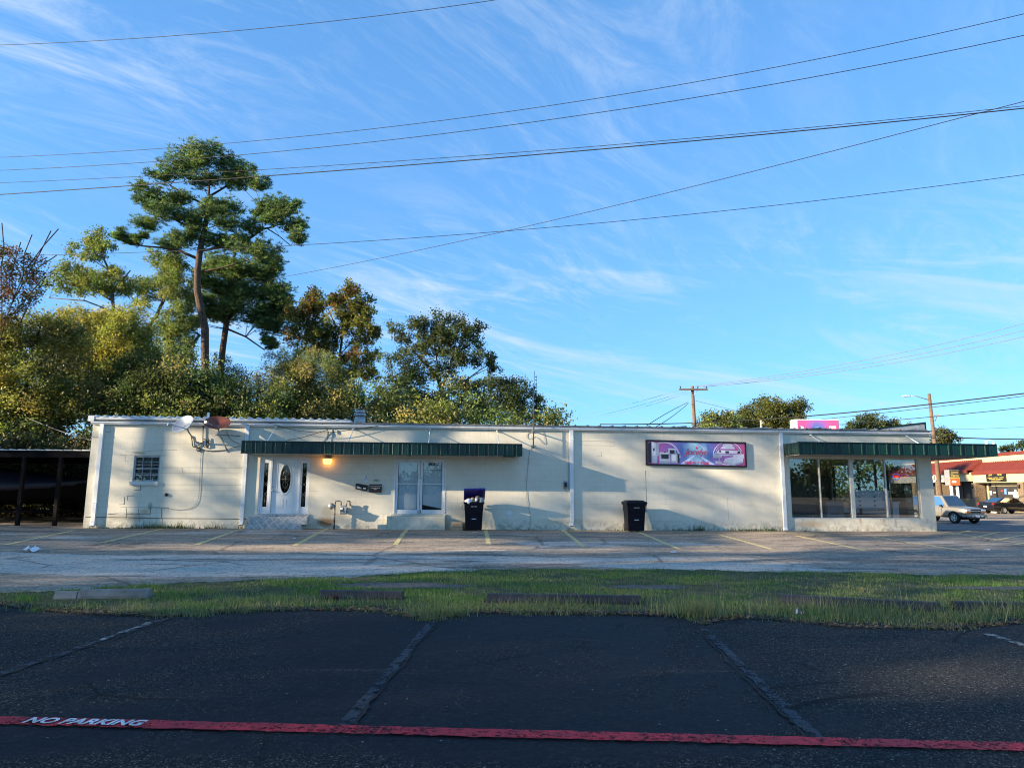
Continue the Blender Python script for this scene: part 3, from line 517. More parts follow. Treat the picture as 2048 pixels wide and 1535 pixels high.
def crk(*pts, w=0.010, mi=1):                                        # stepped settlement cracks, in the wall's own mesh
    for (a, b) in zip(pts[:-1], pts[1:]):
        (x0, z0), (x1, z1) = wpix(*a), wpix(*b)
        if abs(x1-x0) > abs(z1-z0): m.face(((x0, -0.002, z0-w/2), (x1, -0.002, z1-w/2), (x1, -0.002, z1+w/2), (x0, -0.002, z0+w/2)), mi)
        else: m.face(((x0-w/2, -0.002, z0), (x0+w/2, -0.002, z0), (x1+w/2, -0.002, z1), (x1-w/2, -0.002, z1)), mi)
def c1(*p): return [(150+x/5.483, 800+y/5.483) for x, y in p]
crk(*c1((720, 915), (720, 980)), w=.02); crk(*c1((720, 985), (650, 987)), w=.018); crk(*c1((650, 1046), (575, 1048)), w=.016); crk(*c1((575, 1050), (575, 1100))); crk(*c1((541, 1060), (541, 1140)), w=.018); crk(*c1((541, 1140), (485, 1143)), w=.016); crk(*c1((500, 1172), (700, 1174), (1030, 1180)), w=.010)
crk(*c1((563, 1180), (563, 1285)), w=.014); crk(*c1((695, 1185), (695, 1240)), w=.010); crk(*c1((560, 1244), (830, 1244)), w=.02); crk(*c1((826, 1180), (826, 1240)), w=.022); crk(*c1((952, 1185), (952, 1290)), w=.024); crk(*c1((960, 1290), (960, 1385)), w=.010); crk(*c1((710, 1250), (710, 1380)), w=.008)
crk(*c1((115, 1280), (560, 1285), (955, 1295), (1450, 1297), (1880, 1302)), w=.024); crk(*c1((550, 605), (550, 670)), w=.008); crk(*c1((550, 670), (600, 672)), w=.008); crk(*c1((500, 602), (1000, 607)), w=.007); crk(*c1((620, 570), (1005, 545)), w=.006); crk(*c1((340, 350), (390, 352)), w=.012); crk(*c1((386, 290), (386, 350)), w=.008); crk(*c1((190, 405), (280, 410)), w=.016); crk(*c1((1180, 740), (1180, 795)), w=.007); crk(*c1((1020, 545), (1120, 547)), w=.006); crk(*c1((360, 1250), (470, 1240)), w=.02)
for v0 in (738, 800, 925, 988): crk(*c1((940, v0), (1880, v0+3)), w=.005)
crk((1291, 940), (1294, 1040), w=.014); crk((1160, 881), (1230, 883), w=.007); crk((1160, 890), (1230, 891), w=.007); crk((1203, 902), (1203, 912), w=.006); crk((1192, 912), (1204, 912), w=.006); crk((1455, 995), (1457, 1040), w=.006)
FRONT = m.build('front_wall', [BLOCK, CRACK], BLDG)
m = MB(); m.box(0, 0.2, 0.2, DEP, -0.7, TOP); m.build('side_wall', BLOCK, BLDG)
m = MB(); m.box(0, LEN, DEP, DEP+0.2, -0.9, TOP); m.build('rear_wall', BLOCK, BLDG)
# right end: corner pier, then the road-side shop windows
m = MB(); x0, x1 = LEN-0.2, LEN
for (a, b, z0, z1) in ((0.2, 0.6, -0.7, TOP), (0.6, 7.0, -0.7, 0.45), (0.6, 7.0, 2.75, TOP), (7.0, DEP, -0.9, TOP)): m.box(x0, x1, a, b, z0, z1)
m.build('side_wall', BLOCK, BLDG)
# roof: low ribbed metal sheets; pale trim at the left third, weathered further right
m = MB(); m.face(((-0.10, -0.10, 3.835), (LEN+0.08, -0.10, 3.835), (LEN+0.08, DEP+0.3, 3.98), (-0.10, DEP+0.3, 3.98))); m.face(((-0.10, -0.10, 3.80), (LEN+0.08, -0.10, 3.80), (LEN+0.08, DEP+0.3, 3.94), (-0.10, DEP+0.3, 3.94))); m.face(((-0.10, -0.10, 3.80), (LEN+0.08, -0.10, 3.80), (LEN+0.08, -0.10, 3.835), (-0.10, -0.10, 3.835)))
x = 9.35
while x < LEN: m.prism([(x-0.035, -0.12, 3.833), (x-0.012, -0.12, 3.877), (x+0.012, -0.12, 3.877), (x+0.035, -0.12, 3.833)], (random.uniform(-.01, .01), DEP, 0.145)); x += 0.47
ROOF = m.build('roof', RUSTM, BLDG)
m = MB(); x = 0.12
while x < 9.1: m.prism([(x-0.06, -0.15, 3.925), (x+0.02, -0.16, 3.985), (x+0.07, -0.15, 3.925)], (0, 0.5, 0.01)); x += 0.312
m.box(-0.09, 9.05, -0.125, 0.4, 3.838, 3.926); m.box(-0.12, 0.09, -0.14, DEP+0.2, 3.76, 3.96); m.build('roof_edge_trim', paint('chalky_white_roof', (0.66, 0.68, 0.69), 0.5, 0.1, 0.15, 4, 0.05, (0.20, 0.19, 0.17)), ROOF)
m = MB(); m.prism([(29.3, 0.15, 3.86), (31.2, 0.15, 3.86), (31.2, 0.15, 4.13), (31.1, 0.15, 4.12), (29.6, 0.15, 3.93)], (0, 0.12, 0)); m.build('parapet', paint('peeling_white', (0.55, 0.54, 0.5), 0.8, 0, 0.2, 6, 0.1, (0.10, 0.09, 0.08)), ROOF)
m = MB(); m.prism([(29.2, 0.12, 3.88), (31.24, 0.12, 4.14), (31.24, 0.12, 4.19), (29.2, 0.12, 3.93)], (0, 3.0, 0)); m.prism([(31.2, 0.12, 3.84), (31.24, 0.12, 3.84), (31.24, 0.12, 4.14), (31.2, 0.12, 4.14)], (0, 9, 0)); m.build('parapet_cap', GREEN, ROOF)
for i in range(8):                                                   # lifted, torn flashing along the right eave
    xx = random.uniform(21, 30.8); m = MB(); w = random.uniform(0.3, 0.9); m.prism([(xx, -0.13, 3.836), (xx+w, -0.13, 3.836), (xx+w*0.9, -0.13, 3.87+random.uniform(0, .03)), (xx+0.05, -0.13, 3.85)], (0, 0.02, 0)); m.build('flashing', [GREYM, RUSTM, BLACKM][i % 3], ROOF)
# gutter (K profile) and downspouts
prof = [(-0.02, 3.75), (-0.02, 3.66), (-0.09, 3.66), (-0.105, 3.69), (-0.125, 3.71), (-0.13, 3.75), (-0.12, 3.75), (-0.11, 3.71), (-0.03, 3.672), (-0.03, 3.75)]
m = MB(); m.prism([(-0.02, y, z) for y, z in prof], (LEN+0.06, 0, 0)); m.box(-0.02, LEN+0.04, -0.02, -0.004, 3.745, 3.83); m.build('gutter', WHITE, BLDG, 0.004)
SHADOWCAP = paint('spout_dark', (0.03, 0.03, 0.03), 0.9)
for s0, s1, zb in ((0.36, 0.365, 0.10), (5.40, 5.395, 0.16), (17.19, 17.165, 0.16), (25.245, 25.23, 0.02)):
    m = MB(); hw = 0.068; m.box(s0-hw, s0+hw, -0.105, -0.015, zb+0.12, 3.66); m.prism([(s1-hw, -0.105, zb+0.12), (s1-hw, -0.015, zb+0.12), (s1-hw, -0.06, zb), (s1-hw, -0.16, zb+0.02)], (2*hw, 0, 0))
    for zz in (0.9, 2.2, 3.3): m.box(s0-hw-0.012, s0+hw+0.012, -0.11, -0.004, zz, zz+0.035)
    d = m.build('downspout', WHITE, BLDG, 0.006); quick('spout_mouth', SHADOWCAP, d, (s1-hw+0.01, s1+hw-0.01, -0.150, -0.07, zb-0.004, zb+0.012))
# awnings
def awning_face(m, p0, p1, z0, z1, step, d, h=0.022):
    p0, p1 = Vector((*p0, 0)), Vector((*p1, 0)); t = (p1-p0).normalized(); nn = Vector((t.y, -t.x, 0)); L = (p1-p0).length; n = max(1, round(L/step)); st = L/n
    def q(a, o, z): p = p0+t*a+nn*o; return (p.x, p.y, z)
    for i in range(n):
        a = i*st; P = [(a, 0), (a+0.012, h), (a+0.045, h), (a+0.06, 0.0), (a+st*0.42, 0.0), (a+st*0.45, 0.006), (a+st*0.52, 0.006), (a+st*0.55, 0), (a+st, 0)]
        for (b, o), (c, o2) in zip(P[:-1], P[1:]): m.face((q(b, o, z0), q(c, o2, z0), q(c, o2, z1), q(b, o, z1)))
    m.face((q(0, 0, z1), q(L, 0, z1), q(L, -d, z1), q(0, -d, z1)))
m = MB(); za, zb = 2.645, 3.045; awning_face(m, (5.57, -1.2), (15.235, -1.2), za, zb, 0.33, 0.05); awning_face(m, (15.235, -1.2), (15.235, -0.01), za, zb, 0.33, 0.05); awning_face(m, (5.57, -0.01), (5.57, -1.2), za, zb, 0.33, 0.05)
m.face(((5.6, -1.17, 3.0), (15.2, -1.17, 3.0), (15.2, -0.01, 3.03), (5.6, -0.01, 3.03))); m.box(5.56, 15.245, -1.235, -1.15, zb, zb+0.018); m.box(5.56, 15.245, -1.225, -1.15, za-0.018, za)
AW1 = m.build('awning', GREEN, BLDG)
quick('soffit', SOFFIT, AW1, (5.62, 11.2, -1.15, -0.01, 2.65, 2.69), (11.25, 15.18, -1.15, -0.01, 2.655, 2.695)); quick('soffit_beam', BLACKM, AW1, (14.6, 15.0, -1.16, -0.5, 2.61, 2.648)); quick('soffit_beam', BLACKM, AW1, (11.15, 11.3, -1.15, -0.3, 2.63, 2.648))
def rods(parent, us, v0, zt=3.62, fr=-1.12, zz=3.06):
    for u in us:
        s, _ = wpix(u, v0); m = MB(); m.tube([(s, -0.03, zt), (s+0.02, fr, zz)], 0.016, 6); m.box(s-0.04, s+0.04, -0.05, -0.004, zt-0.04, zt+0.05); m.build('hanger_rod', WHITE, parent)
rods(AW1, (552, 707, 860, 994), 862)
m = MB(); za, zb = 2.83, 3.24; awning_face(m, (25.33, -1.2), (32.97, -1.2), za, zb, 0.47, 0.05, 0.045); awning_face(m, (32.97, -1.2), (32.97, 9.0), za, zb, 0.47, 0.05, 0.045); awning_face(m, (25.33, -0.01), (25.33, -1.2), za, zb, 0.30, 0.05)
m.face(((25.36, -1.17, 3.19), (32.94, -1.17, 3.19), (32.94, -0.01, 3.22), (25.36, -0.01, 3.22))); m.face(((31.25, -0.01, 3.21), (32.94, -0.01, 3.19), (32.94, 9, 3.19), (31.25, 9, 3.21)))
m.box(25.32, 32.98, -1.25, -1.15, zb, zb+0.02); m.box(25.32, 32.98, -1.225, -1.15, za-0.02, za); m.box(32.92, 33.02, -1.15, 9, zb, zb+0.02)
AW2 = m.build('awning', GREEN, BLDG); AW2['label'] = 'green awning wrapping round the shop window corner'; AW1['label'] = 'green awning over the doors'
quick('soffit', paint('grey_soffit', (0.30, 0.28, 0.25), 0.8, 0, 0.25, 2), AW2, (25.4, 32.9, -1.15, -0.01, 2.79, 2.825), (31.26, 32.9, -0.01, 9, 2.79, 2.825)); rods(AW2, (1620, 1812), 868)
# small barred window, left
m = MB(); a, b, c, d = OPEN_[0]; m.box(a, a+0.05, 0.03, 0.10, c, d); m.box(b-0.05, b, 0.03, 0.10, c, d); m.box(a+.05, b-.05, 0.03, 0.10, d-0.05, d); m.box(a+.05, b-.05, 0.03, 0.10, c, c+0.05)
SW = m.build('small_window', GREYM, BLDG, 0.004); quick('pane', GLASS, SW, (a+0.05, b-0.05, 0.075, 0.08, c+0.05, d-0.05)); quick('sill', paint('sill_paint', (0.66, 0.65, 0.58), 0.7, 0, .15), SW, (a-0.06, b+0.0, -0.07, 0.03, c-0.13, c)); quick('blind', paint('dusty_blind', (0.10, 0.10, 0.11), 0.8), SW, (a+.05, b-.05, 0.14, 0.15, c+.05, d-.05))
m = MB()
for i in (1, 2): m.box(a+0.3*i-0.008, a+0.3*i+0.008, 0.02, 0.035, c+0.03, d-0.03)
for zz in (0.22, 0.27, 0.42, 0.47, 0.58, 0.69): m.box(a+0.03, b-0.03, 0.035, 0.05, c+zz, c+zz+0.016)
m.build('window_bars', GREYM, SW)
# entry: door, two sidelights, tiled step
a, b, c, d = OPEN_[1]; m = MB()
for x0, x1 in ((a, a+0.06), (6.27, 6.34), (7.27, 7.34), (b-0.06, b)): m.box(x0, x1, 0.02, 0.14, c, d)
for x0, x1 in ((a+.06, 6.27), (6.34, 7.27), (7.34, b-.06)): m.box(x0, x1, 0.02, 0.14, d-0.06, d)
m.box(6.34, 7.27, 0.03, 0.14, c, c+0.02)
for x0, x1 in ((5.96, 6.27), (7.34, 7.60)):
    m.box(x0, x1, 0.05, 0.10, c, c+0.25); m.box(x0, x1, 0.05, 0.10, d-0.20, d-0.06)
    cx = (x0+x1)/2; m.box(x0, cx-0.075, 0.05, 0.10, c+0.25, d-0.20); m.box(cx+0.075, x1, 0.05, 0.10, c+0.25, d-0.20)
ENT = m.build('entry_frame', DOORW, BLDG, 0.006)
LEAD = paint('lead_came', (0.35, 0.33, 0.28), 0.35, 0.7, 0.2)
DARKG = m_glass('dark_glass', (0.20, 0.22, 0.22), 0.5)
for x0, x1 in ((5.96, 6.27), (7.34, 7.60)):
    cx = (x0+x1)/2; sd = quick('sidelight', DARKG, ENT, (cx-0.072, cx+0.072, 0.07, 0.078, c+0.25, d-0.20)); m = MB()
    for k in range(3):
        z = 1.15+0.35*k
        for sg in (-1, 1): m.tube([(cx+sg*0.06*math.cos(q*0.7), 0.066, z+0.045*q) for q in range(5)], 0.004, 5)
    m.tube([(cx, 0.066, c+0.28), (cx, 0.066, 1.1)], 0.003, 5); m.tube([(cx, 0.066, 2.1), (cx, 0.066, d-0.22)], 0.003, 5); m.build('leading', LEAD, sd)
m = MB(); DX, DZ, RX, RZ = 6.805, 1.785, 0.185, 0.50                 # door slab with an oval hole
x0, x1, z0, z1 = 6.345, 7.265, c+0.02, d-0.062; n = 48; ov = [(DX+RX*math.cos(2*math.pi*k/n), DZ+RZ*math.sin(2*math.pi*k/n)) for k in range(n)]
def onrect(k):
    th = 2*math.pi*k/n; dx, dz = math.cos(th), math.sin(th); t = min(((x1 if dx > 0 else x0)-DX)/dx if abs(dx) > 1e-6 else 1e9, ((z1 if dz > 0 else z0)-DZ)/dz if abs(dz) > 1e-6 else 1e9); return (DX+dx*t, DZ+dz*t)
rc = [onrect(k) for k in range(n)]
for cx_, cz_ in ((x1, z1), (x0, z1), (x0, z0), (x1, z0)):
    k = min(range(n), key=lambda i: (rc[i][0]-cx_)**2+(rc[i][1]-cz_)**2); rc[k] = (cx_, cz_)
for k in range(n):
    j = (k+1) % n; m.face(((*[ov[k][0]], 0.075, ov[k][1]), (rc[k][0], 0.075, rc[k][1]), (rc[j][0], 0.075, rc[j][1]), (ov[j][0], 0.075, ov[j][1]))); m.face(((ov[k][0], 0.075, ov[k][1]), (ov[j][0], 0.075, ov[j][1]), (ov[j][0], 0.12, ov[j][1]), (ov[k][0], 0.12, ov[k][1])))
m.box(x0, x1, 0.118, 0.13, z0, z1)
def panel(px0, px1, pz0, pz1):
    w = 0.016
    for q in ((px0, px1, 0.066, 0.075, pz0, pz0+w), (px0, px1, 0.066, 0.075, pz1-w, pz1), (px0, px0+w, 0.066, 0.075, pz0+w, pz1-w), (px1-w, px1, 0.066, 0.075, pz0+w, pz1-w)): m.box(*q)
panel(6.46, 6.76, 0.78, 1.08); panel(6.86, 7.16, 0.78, 1.08); panel(6.50, 7.11, 1.22, 2.36)
DOOR = m.build('door', DOORW, ENT)
m = MB(); m.lathe([(1.0, 0.0), (1.0, 0.014), (1.13, 0.016), (1.16, 0.0)], (0, 0, 0), 48, 0, 'z', 1, 1, False); o = m.build('oval_trim', DOORW, DOOR); o.matrix_local = Matrix.Translation((DX, 0.076, DZ)) @ Matrix.Rotation(math.pi/2, 4, 'X') @ Matrix.Diagonal((RX, RZ, 1.0, 1))
m = MB(); m.face([(x, 0.085, z) for x, z in ov]); OG = m.build('oval_window', DARKG, DOOR); q_ = MB(); q_.face([(x, 0.112, z) for x, z in ov]); q_.build('oval_backing', BLACKM, DOOR); m = MB()
m.tube([(DX, 0.082, DZ-RZ), (DX, 0.082, DZ+RZ)], 0.005, 5); m.tube([(DX-RX, 0.082, DZ), (DX+RX, 0.082, DZ)], 0.005, 5)
for sx in (-1, 1):
    for sz in (-1, 1): m.tube([(DX+sx*0.09*math.sin(q*0.52), 0.082, DZ+sz*(0.06+0.045*q)) for q in range(7)], 0.004, 5); m.tube([(DX+sx*(0.03+0.02*q), 0.082, DZ+sz*(0.02+0.05*math.sin(q*0.6))) for q in range(6)], 0.003, 5)
m.lathe([(0.001, -0.004), (0.032, 0), (0.001, 0.004)], (DX, 0.08, DZ), 12, 0, 'y'); m.build('leading', LEAD, OG)
m = MB(); m.lathe([(0.022, 0), (0.022, -0.03), (0.03, -0.04), (0.03, -0.06), (0.01, -0.065)], (6.39, 0.075, 1.36), 12, 0, 'y'); m.lathe([(0.024, 0), (0.024, -0.015), (0.008, -0.02)], (6.39, 0.075, 1.50), 12, 0, 'y'); m.tube([(6.39, 0.03, 1.36), (6.49, 0.028, 1.35)], 0.009, 6); m.build('handle', paint('satin_steel', (0.5, 0.5, 0.5), 0.25, 1, .1), DOOR)
def m_tile():
    t = NT('patterned_tile'); n = t.noise(9, 5, 0.6); a = t.math('PINGPONG', t.math('ADD', t.sep(t.co(), 0), t.sep(t.co(), 2)), 0.15); b = t.math('PINGPONG', t.math('SUBTRACT', t.sep(t.co(), 0), t.sep(t.co(), 2)), 0.15); l = t.math('MINIMUM', a, b)
    c = t.mix(t.rng(n, 0.35, 0.65), (0.30, 0.29, 0.28), (0.50, 0.49, 0.47)); return t.set(t.mix(t.rng(l, 0.006, 0.02, 1, 0), c, (0.62, 0.61, 0.58)), 0.35, 0, t.bump(n, 0.1, 0.004), 0.5)
TILE = m_tile()
m = MB(); m.box(5.63, 7.56, -0.42, 0.0, -0.3, 0.20); m.box(5.72, 7.72, -0.34, 0.0, 0.20, 0.46); m.box(5.82, 7.72, -0.05, 0.02, 0.46, 0.55); m.build('entry_step', TILE, BLDG, 0.008)
m = MB(); m.box(10.50, 12.57, -0.30, 0.0, -0.3, 0.50); m.prism([(10.18, -0.02, -0.3), (10.18, -0.30, -0.3), (10.18, -0.30, 0.20), (10.18, -0.02, 0.20)], (0.32, 0, 0)); m.box(10.6, 12.6, -0.06, 0.02, 0.50, 0.57); m.build('landing', paint('cream_concrete', (0.60, 0.57, 0.46), 0.85, 0, 0.2, 5, 0.2, (0.36, 0.33, 0.24)), BLDG, 0.015)
# white paired window doors marked 901A
a, b, c, d = OPEN_[2]; mid = (a+b)/2; m = MB()
m.box(a, a+0.05, -0.01, 0.14, c, d); m.box(b-0.05, b, -0.01, 0.14, c, d); m.box(a+.05, b-.05, -0.01, 0.14, d-0.06, d)
DW = m.build('window_frame', WHITE, BLDG, 0.005)
for k, (l0, l1) in enumerate(((a+0.055, mid-0.006), (mid+0.006, b-0.055))):
    m = MB(); st = 0.085
    m.box(l0, l0+st, 0.02, 0.07, c+0.005, d-0.065); m.box(l1-st, l1, 0.02, 0.07, c+0.005, d-0.065); m.box(l0+st, l1-st, 0.02, 0.07, d-0.125, d-0.065); m.box(l0+st, l1-st, 0.02, 0.07, c+0.005, c+0.15); m.box(l0-0.01, l1+0.01, -0.005, 0.03, 1.63, 1.66)
    lf = m.build('door_leaf', WHITE, DW, 0.004)
    quick('pane', GLASS, lf, (l0+st, l1-st, 0.045, 0.05, 1.66, d-0.125)); quick('pane', GLASS, lf, (l0+st, l1-st, 0.045, 0.05, c+0.15, 1.63)); quick('gasket', RUBBER, lf, (l0+st-.004, l0+st+0.012, 0.03, 0.06, c+.15, d-.125), (l1-st-.012, l1-st+0.004, 0.03, 0.06, c+.15, d-.125), (l0+st, l1-st, 0.03, 0.06, c+.15, c+.162))
    m = MB(); lx = l1-0.04 if k == 0 else l0+0.04; m.box(lx-0.012, lx+0.012, 0.0, 0.02, c+0.02, c+0.14); m.lathe([(0.014, 0), (0.014, -0.01), (0.004, -0.012)], (lx, 0.02, 1.85), 10, 0, 'y'); m.build('lock', BLACKM, lf)
    if k == 0: quick('blind', PAPER, lf, (l0+st, l1-st, 0.09, 0.10, c+0.15, d-0.12))
    else:
        m = MB(); z9 = c+0.25; m.face(((l0+st, 0.09, z9+0.08), (l1-st, 0.09, z9-0.06), (l1-st, 0.09, 2.13), (l0+st, 0.09, 2.13))); m.face(((l0+st, 0.092, 2.15), (l1-st, 0.092, 2.15), (l1-st, 0.092, d-0.12), (l0+st, 0.092, d-0.12)))
        m.build('blind', PAPER, lf); s9, z9 = wpix(866, 928); text_obj('street_number', '901', 0.165, BLACKM, lf, UP(s9-0.03, 0.041, z9), 0.001, 0, 0.006); text_obj('street_number', 'A', 0.10, BLACKM, lf, UP(s9+0.19, 0.041, z9-0.01), 0.001, 0, 0.003)
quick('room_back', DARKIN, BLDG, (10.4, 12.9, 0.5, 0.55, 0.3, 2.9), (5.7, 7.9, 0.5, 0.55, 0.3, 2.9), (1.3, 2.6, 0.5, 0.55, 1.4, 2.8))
# shop window, four panes
a, b, c, d = OPEN_[3]; m = MB(); mulls = []
for u in (1642, 1706, 1774): mulls.append(wpix(u, 975)[0])
ww = (0.04, 0.15, 0.05); m.box(a, b, 0.04, 0.14, c, c+0.05); m.box(a, b, 0.04, 0.14, d-0.05, d); m.box(a, a+0.05, 0.04, 0.14, c+.05, d-.05); m.box(b-0.05, b, 0.04, 0.14, c+.05, d-.05)
for s, w in zip(mulls, ww): m.box(s-w/2, s+w/2, 0.035, 0.14, c+0.05, d-0.05)
SF = m.build('shop_window', paint('window_alu', (0.58, 0.57, 0.52), 0.4, 0.3, 0.2, 3, .05, (0.3, 0.28, 0.24)), BLDG, 0.005)
ed = [a+0.05]+[q for s, w in zip(mulls, ww) for q in (s-w/2, s+w/2)]+[b-0.05]
for i in range(4): quick('pane', SHOPG, SF, (ed[2*i], ed[2*i+1], 0.085, 0.092, c+0.05, d-0.05))
m = MB()
for y0 in (0.62, 2.7, 4.8, 6.9): m.box(LEN-0.15, LEN-0.05, y0-0.02, y0+0.05, 0.45, 2.75)
m.box(LEN-0.15, LEN-0.05, 0.67, 2.68, 0.45, 0.50); m.box(LEN-0.15, LEN-0.05, 2.75, 4.78, 0.45, 0.50); m.box(LEN-0.15, LEN-0.05, 4.85, 6.88, .45, .5)
RF_ = m.build('road_window', BLACKM, BLDG)
for y0, y1 in ((0.67, 2.68), (2.75, 4.78), (4.85, 6.88)): quick('pane', GLASS, RF_, (LEN-0.105, LEN-0.098, y0, y1, 0.5, 2.75))
m = MB(); m.box(24.6, LEN-0.2, 0.2, 7.2, 0.06, 0.12); m.build('shop_floor', paint('shop_floor', (0.16, 0.14, 0.12), 0.5, 0, .2), BLDG); quick('shop_ceiling', paint('dim_ceiling', (0.22, 0.21, 0.2), 0.9), BLDG, (24.6, LEN-0.2, 0.2, 7.2, 2.95, 3.0)); quick('partition', paint('tan_partition', (0.26, 0.21, 0.15), 0.8, 0, .2, 1), BLDG, (24.6, LEN-0.2, 7.2, 7.3, 0.06, 3.0), (24.5, 24.6, 0.2, 7.2, 0.06, 3.0))
# ================================================================ things on and at the wall
def wthing(name, label, cat, s, off, z, group=None): return thing(name, label, cat, wl(s, off, z), WANG, group)
def wcurve(name, label, pts, r, mat, cat='cable', off=0.02, n=6, group='cables on the wall'):
    P = []
    for p in pts:
        s, z = wpix(p[0], p[1]); P.append(wl(s, p[2] if len(p) > 2 else off, z))
    for _ in range(2):                                               # soften the corners
        Q = [P[0]]
        for a, b in zip(P[:-1], P[1:]): Q += [a.lerp(b, .25), a.lerp(b, .75)]
        P = Q+[P[-1]]
    m = MB(); m.tube(P, r, n); return tag(m.build(name, mat), label, cat, group)
CABLE = paint('black_cable', (0.015, 0.015, 0.016), 0.6, 0, 0.2, 5); GCABLE = paint('grey_cable', (0.16, 0.16, 0.15), 0.6, 0, .2, 5)
# lantern: glowing, by the door
L_ = wthing('wall_lantern', 'glowing amber lantern hanging under the green awning right of the white door', 'lantern', 8.30, 0.16, 2.36)
m = MB(); m.lathe([(0.05, 0.30), (0.06, 0.28), (0.06, 0.27), (0.02, 0.26), (0.02, 0.22), (0.09, 0.215), (0.165, 0.165), (0.165, 0.155), (0.05, 0.16)], (0, 0, 0), 16); m.tube([(0, 0.15, 0.24), (0, 0.0, 0.24)], 0.012, 6); m.box(-0.05, 0.05, 0.135, 0.156, 0.17, 0.31); m.build('lamp_cap', GREYM, L_)
t = NT('amber_glass_lit'); t.set((0.9, 0.5, 0.12), 0.4); t.b.inputs['Emission Color'].default_value = (1.0, 0.42, 0.07, 1); t.b.inputs['Emission Strength'].default_value = 2.2
m = MB(); m.lathe([(0.13, 0.155), (0.155, 0.145), (0.15, 0.06), (0.115, -0.03), (0.05, -0.04)], (0, 0, 0), 16); m.build('lamp_shade', t.mat, L_)
# paper notice, oval plaque, two mailboxes
N_ = wthing('paper_notice', 'small white paper notice taped to the wall above the tilted mailbox', 'notice', 9.667, 0.004, 1.85); quick('sheet', WPAP, N_, (-0.085, 0.085, -0.002, 0.0, -0.12, 0.09)); quick('printed_mark', BLACKM, N_, (-0.01, 0.05, -0.004, -0.0025, 0.03, 0.065)); quick('printed_panel', paint('pale_pink_print', (0.62, 0.55, 0.55), .8), N_, (-0.07, 0.07, -0.004, -0.0025, -0.10, 0.01))
m = MB(); m.lathe([(0.10, 0), (0.10, -0.012), (0.085, -0.02), (0.07, -0.012)], (0, 0, 0), 24, 0, 'y', 1.0, 0.42); tag(m.build('oval_plaque', paint('brass_plaque', (0.36, 0.33, 0.24), .4, .5), None, 0, 2, wl(10.05, 0.01, 1.76), WANG), 'small oval plaque on the wall above the upright mailbox', 'plaque')
def mailbox(s, z, w, h, tilt, label, plate):
    o = wthing('mailbox', label, 'mailbox', s, 0.0, z, 'black mailboxes beside the paired white doors'); o.rotation_euler = (0, tilt, WANG)
    m = MB(); m.prism([(-w/2, -0.005, -h/2), (-w/2, -0.10, -h/2), (-w/2, -0.11, h/2-0.05), (-w/2, -0.005, h/2)], (w, 0, 0)); m.build('box', BLACKM, o, 0.008)
    m = MB(); m.prism([(-w/2-0.008, 0, h/2+0.004), (-w/2-0.008, -0.125, h/2-0.055), (-w/2-0.008, -0.125, h/2-0.075), (-w/2-0.008, 0, h/2-0.01)], (w+0.016, 0, 0)); m.build('lid', BLACKM, o, 0.004)
    if plate == 0: m = MB(); m.prism([(-w*0.42, -0.113, h*0.15), (-w*0.36, -0.113, -h*0.3), (w*0.05, -0.113, -h*0.3), (-w*0.1, -0.113, -h*0.05)], (0, -0.003, 0)); m.prism([(w*0.15, -0.113, -h*.05), (w*0.15, -0.113, -h*0.25), (w*0.4, -0.113, -h*0.25), (w*0.4, -0.113, -h*0.05)], (0, -0.003, 0)); m.build('sticker', paint('grey_sticker', (0.45, 0.47, 0.5), .5), o)
    else:
        m = MB()
        for k in range(5): m.box(-w*0.38+k*w*0.16, -w*0.38+k*w*0.16+w*0.12, -0.114, -0.108, 0.005, 0.022)
        m.box(-0.05, 0.05, -0.112, -0.106, -0.05, -0.035); m.build('lettering', paint('pale_lettering', (0.55, 0.55, 0.56), .5), o); quick('lid_strip', paint('copper_strip', (0.45, 0.30, 0.25), .4, .4), o, (-w/2, w/2, -0.129, -0.125, h/2-0.075, h/2-0.05))
mailbox(9.54, 1.515, 0.42, 0.20, math.radians(9), 'black mailbox hanging crooked, with pale stickers on its front', 0); mailbox(10.035, 1.48, 0.44, 0.28, 0, 'black mailbox mounted level, with a copper coloured lid strip', 1)
# gas meter
G_ = wthing('gas_meter', 'grey gas meter on rusty pipes at the wall between the doors', 'gas meter', 8.96, 0.0, 0.0)
PIPE = paint('rusty_pipe', (0.26, 0.23, 0.19), 0.6, 0.4, 0.4, 8, 0.1, (0.20, 0.09, 0.04)); MET = paint('meter_grey', (0.17, 0.21, 0.24), 0.5, 0.2, 0.2, 4)
m = MB(); m.box(-0.13, 0.13, -0.30, -0.12, 0.56, 0.80); m.prism([(-0.13, -0.30, 0.80), (0.13, -0.30, 0.80), (0.08, -0.27, 0.87), (-0.08, -0.27, 0.87)], (0, 0.16, 0)); m.build('meter_body', MET, G_, 0.05, 4)
m = MB(); m.box(-0.10, -0.01, -0.32, -0.299, 0.72, 0.80); m.build('dial', WPAP, G_, 0.006); quick('dial_window', BLACKM, G_, (-0.06, -0.01, -0.322, -0.3, 0.66, 0.70))
m = MB(); m.tube([(-0.31, -0.2, 0.0), (-0.31, -0.2, 0.98), (-0.29, -0.2, 1.02), (-0.14, -0.2, 1.02), (-0.10, -0.2, 0.98), (-0.10, -0.2, 0.84)], 0.024, 8); m.tube([(0.09, -0.2, 0.84), (0.09, -0.2, 0.98), (0.12, -0.2, 1.02), (0.19, -0.18, 1.02), (0.21, -0.16, 0.98), (0.21, -0.14, 0.88), (0.21, 0, 0.86)], 0.022, 8)
for z in (0.42, 0.55, 0.84, 0.97): m.lathe([(0.036, z-0.025), (0.036, z+0.025)], (-0.31, -0.2, 0), 8)
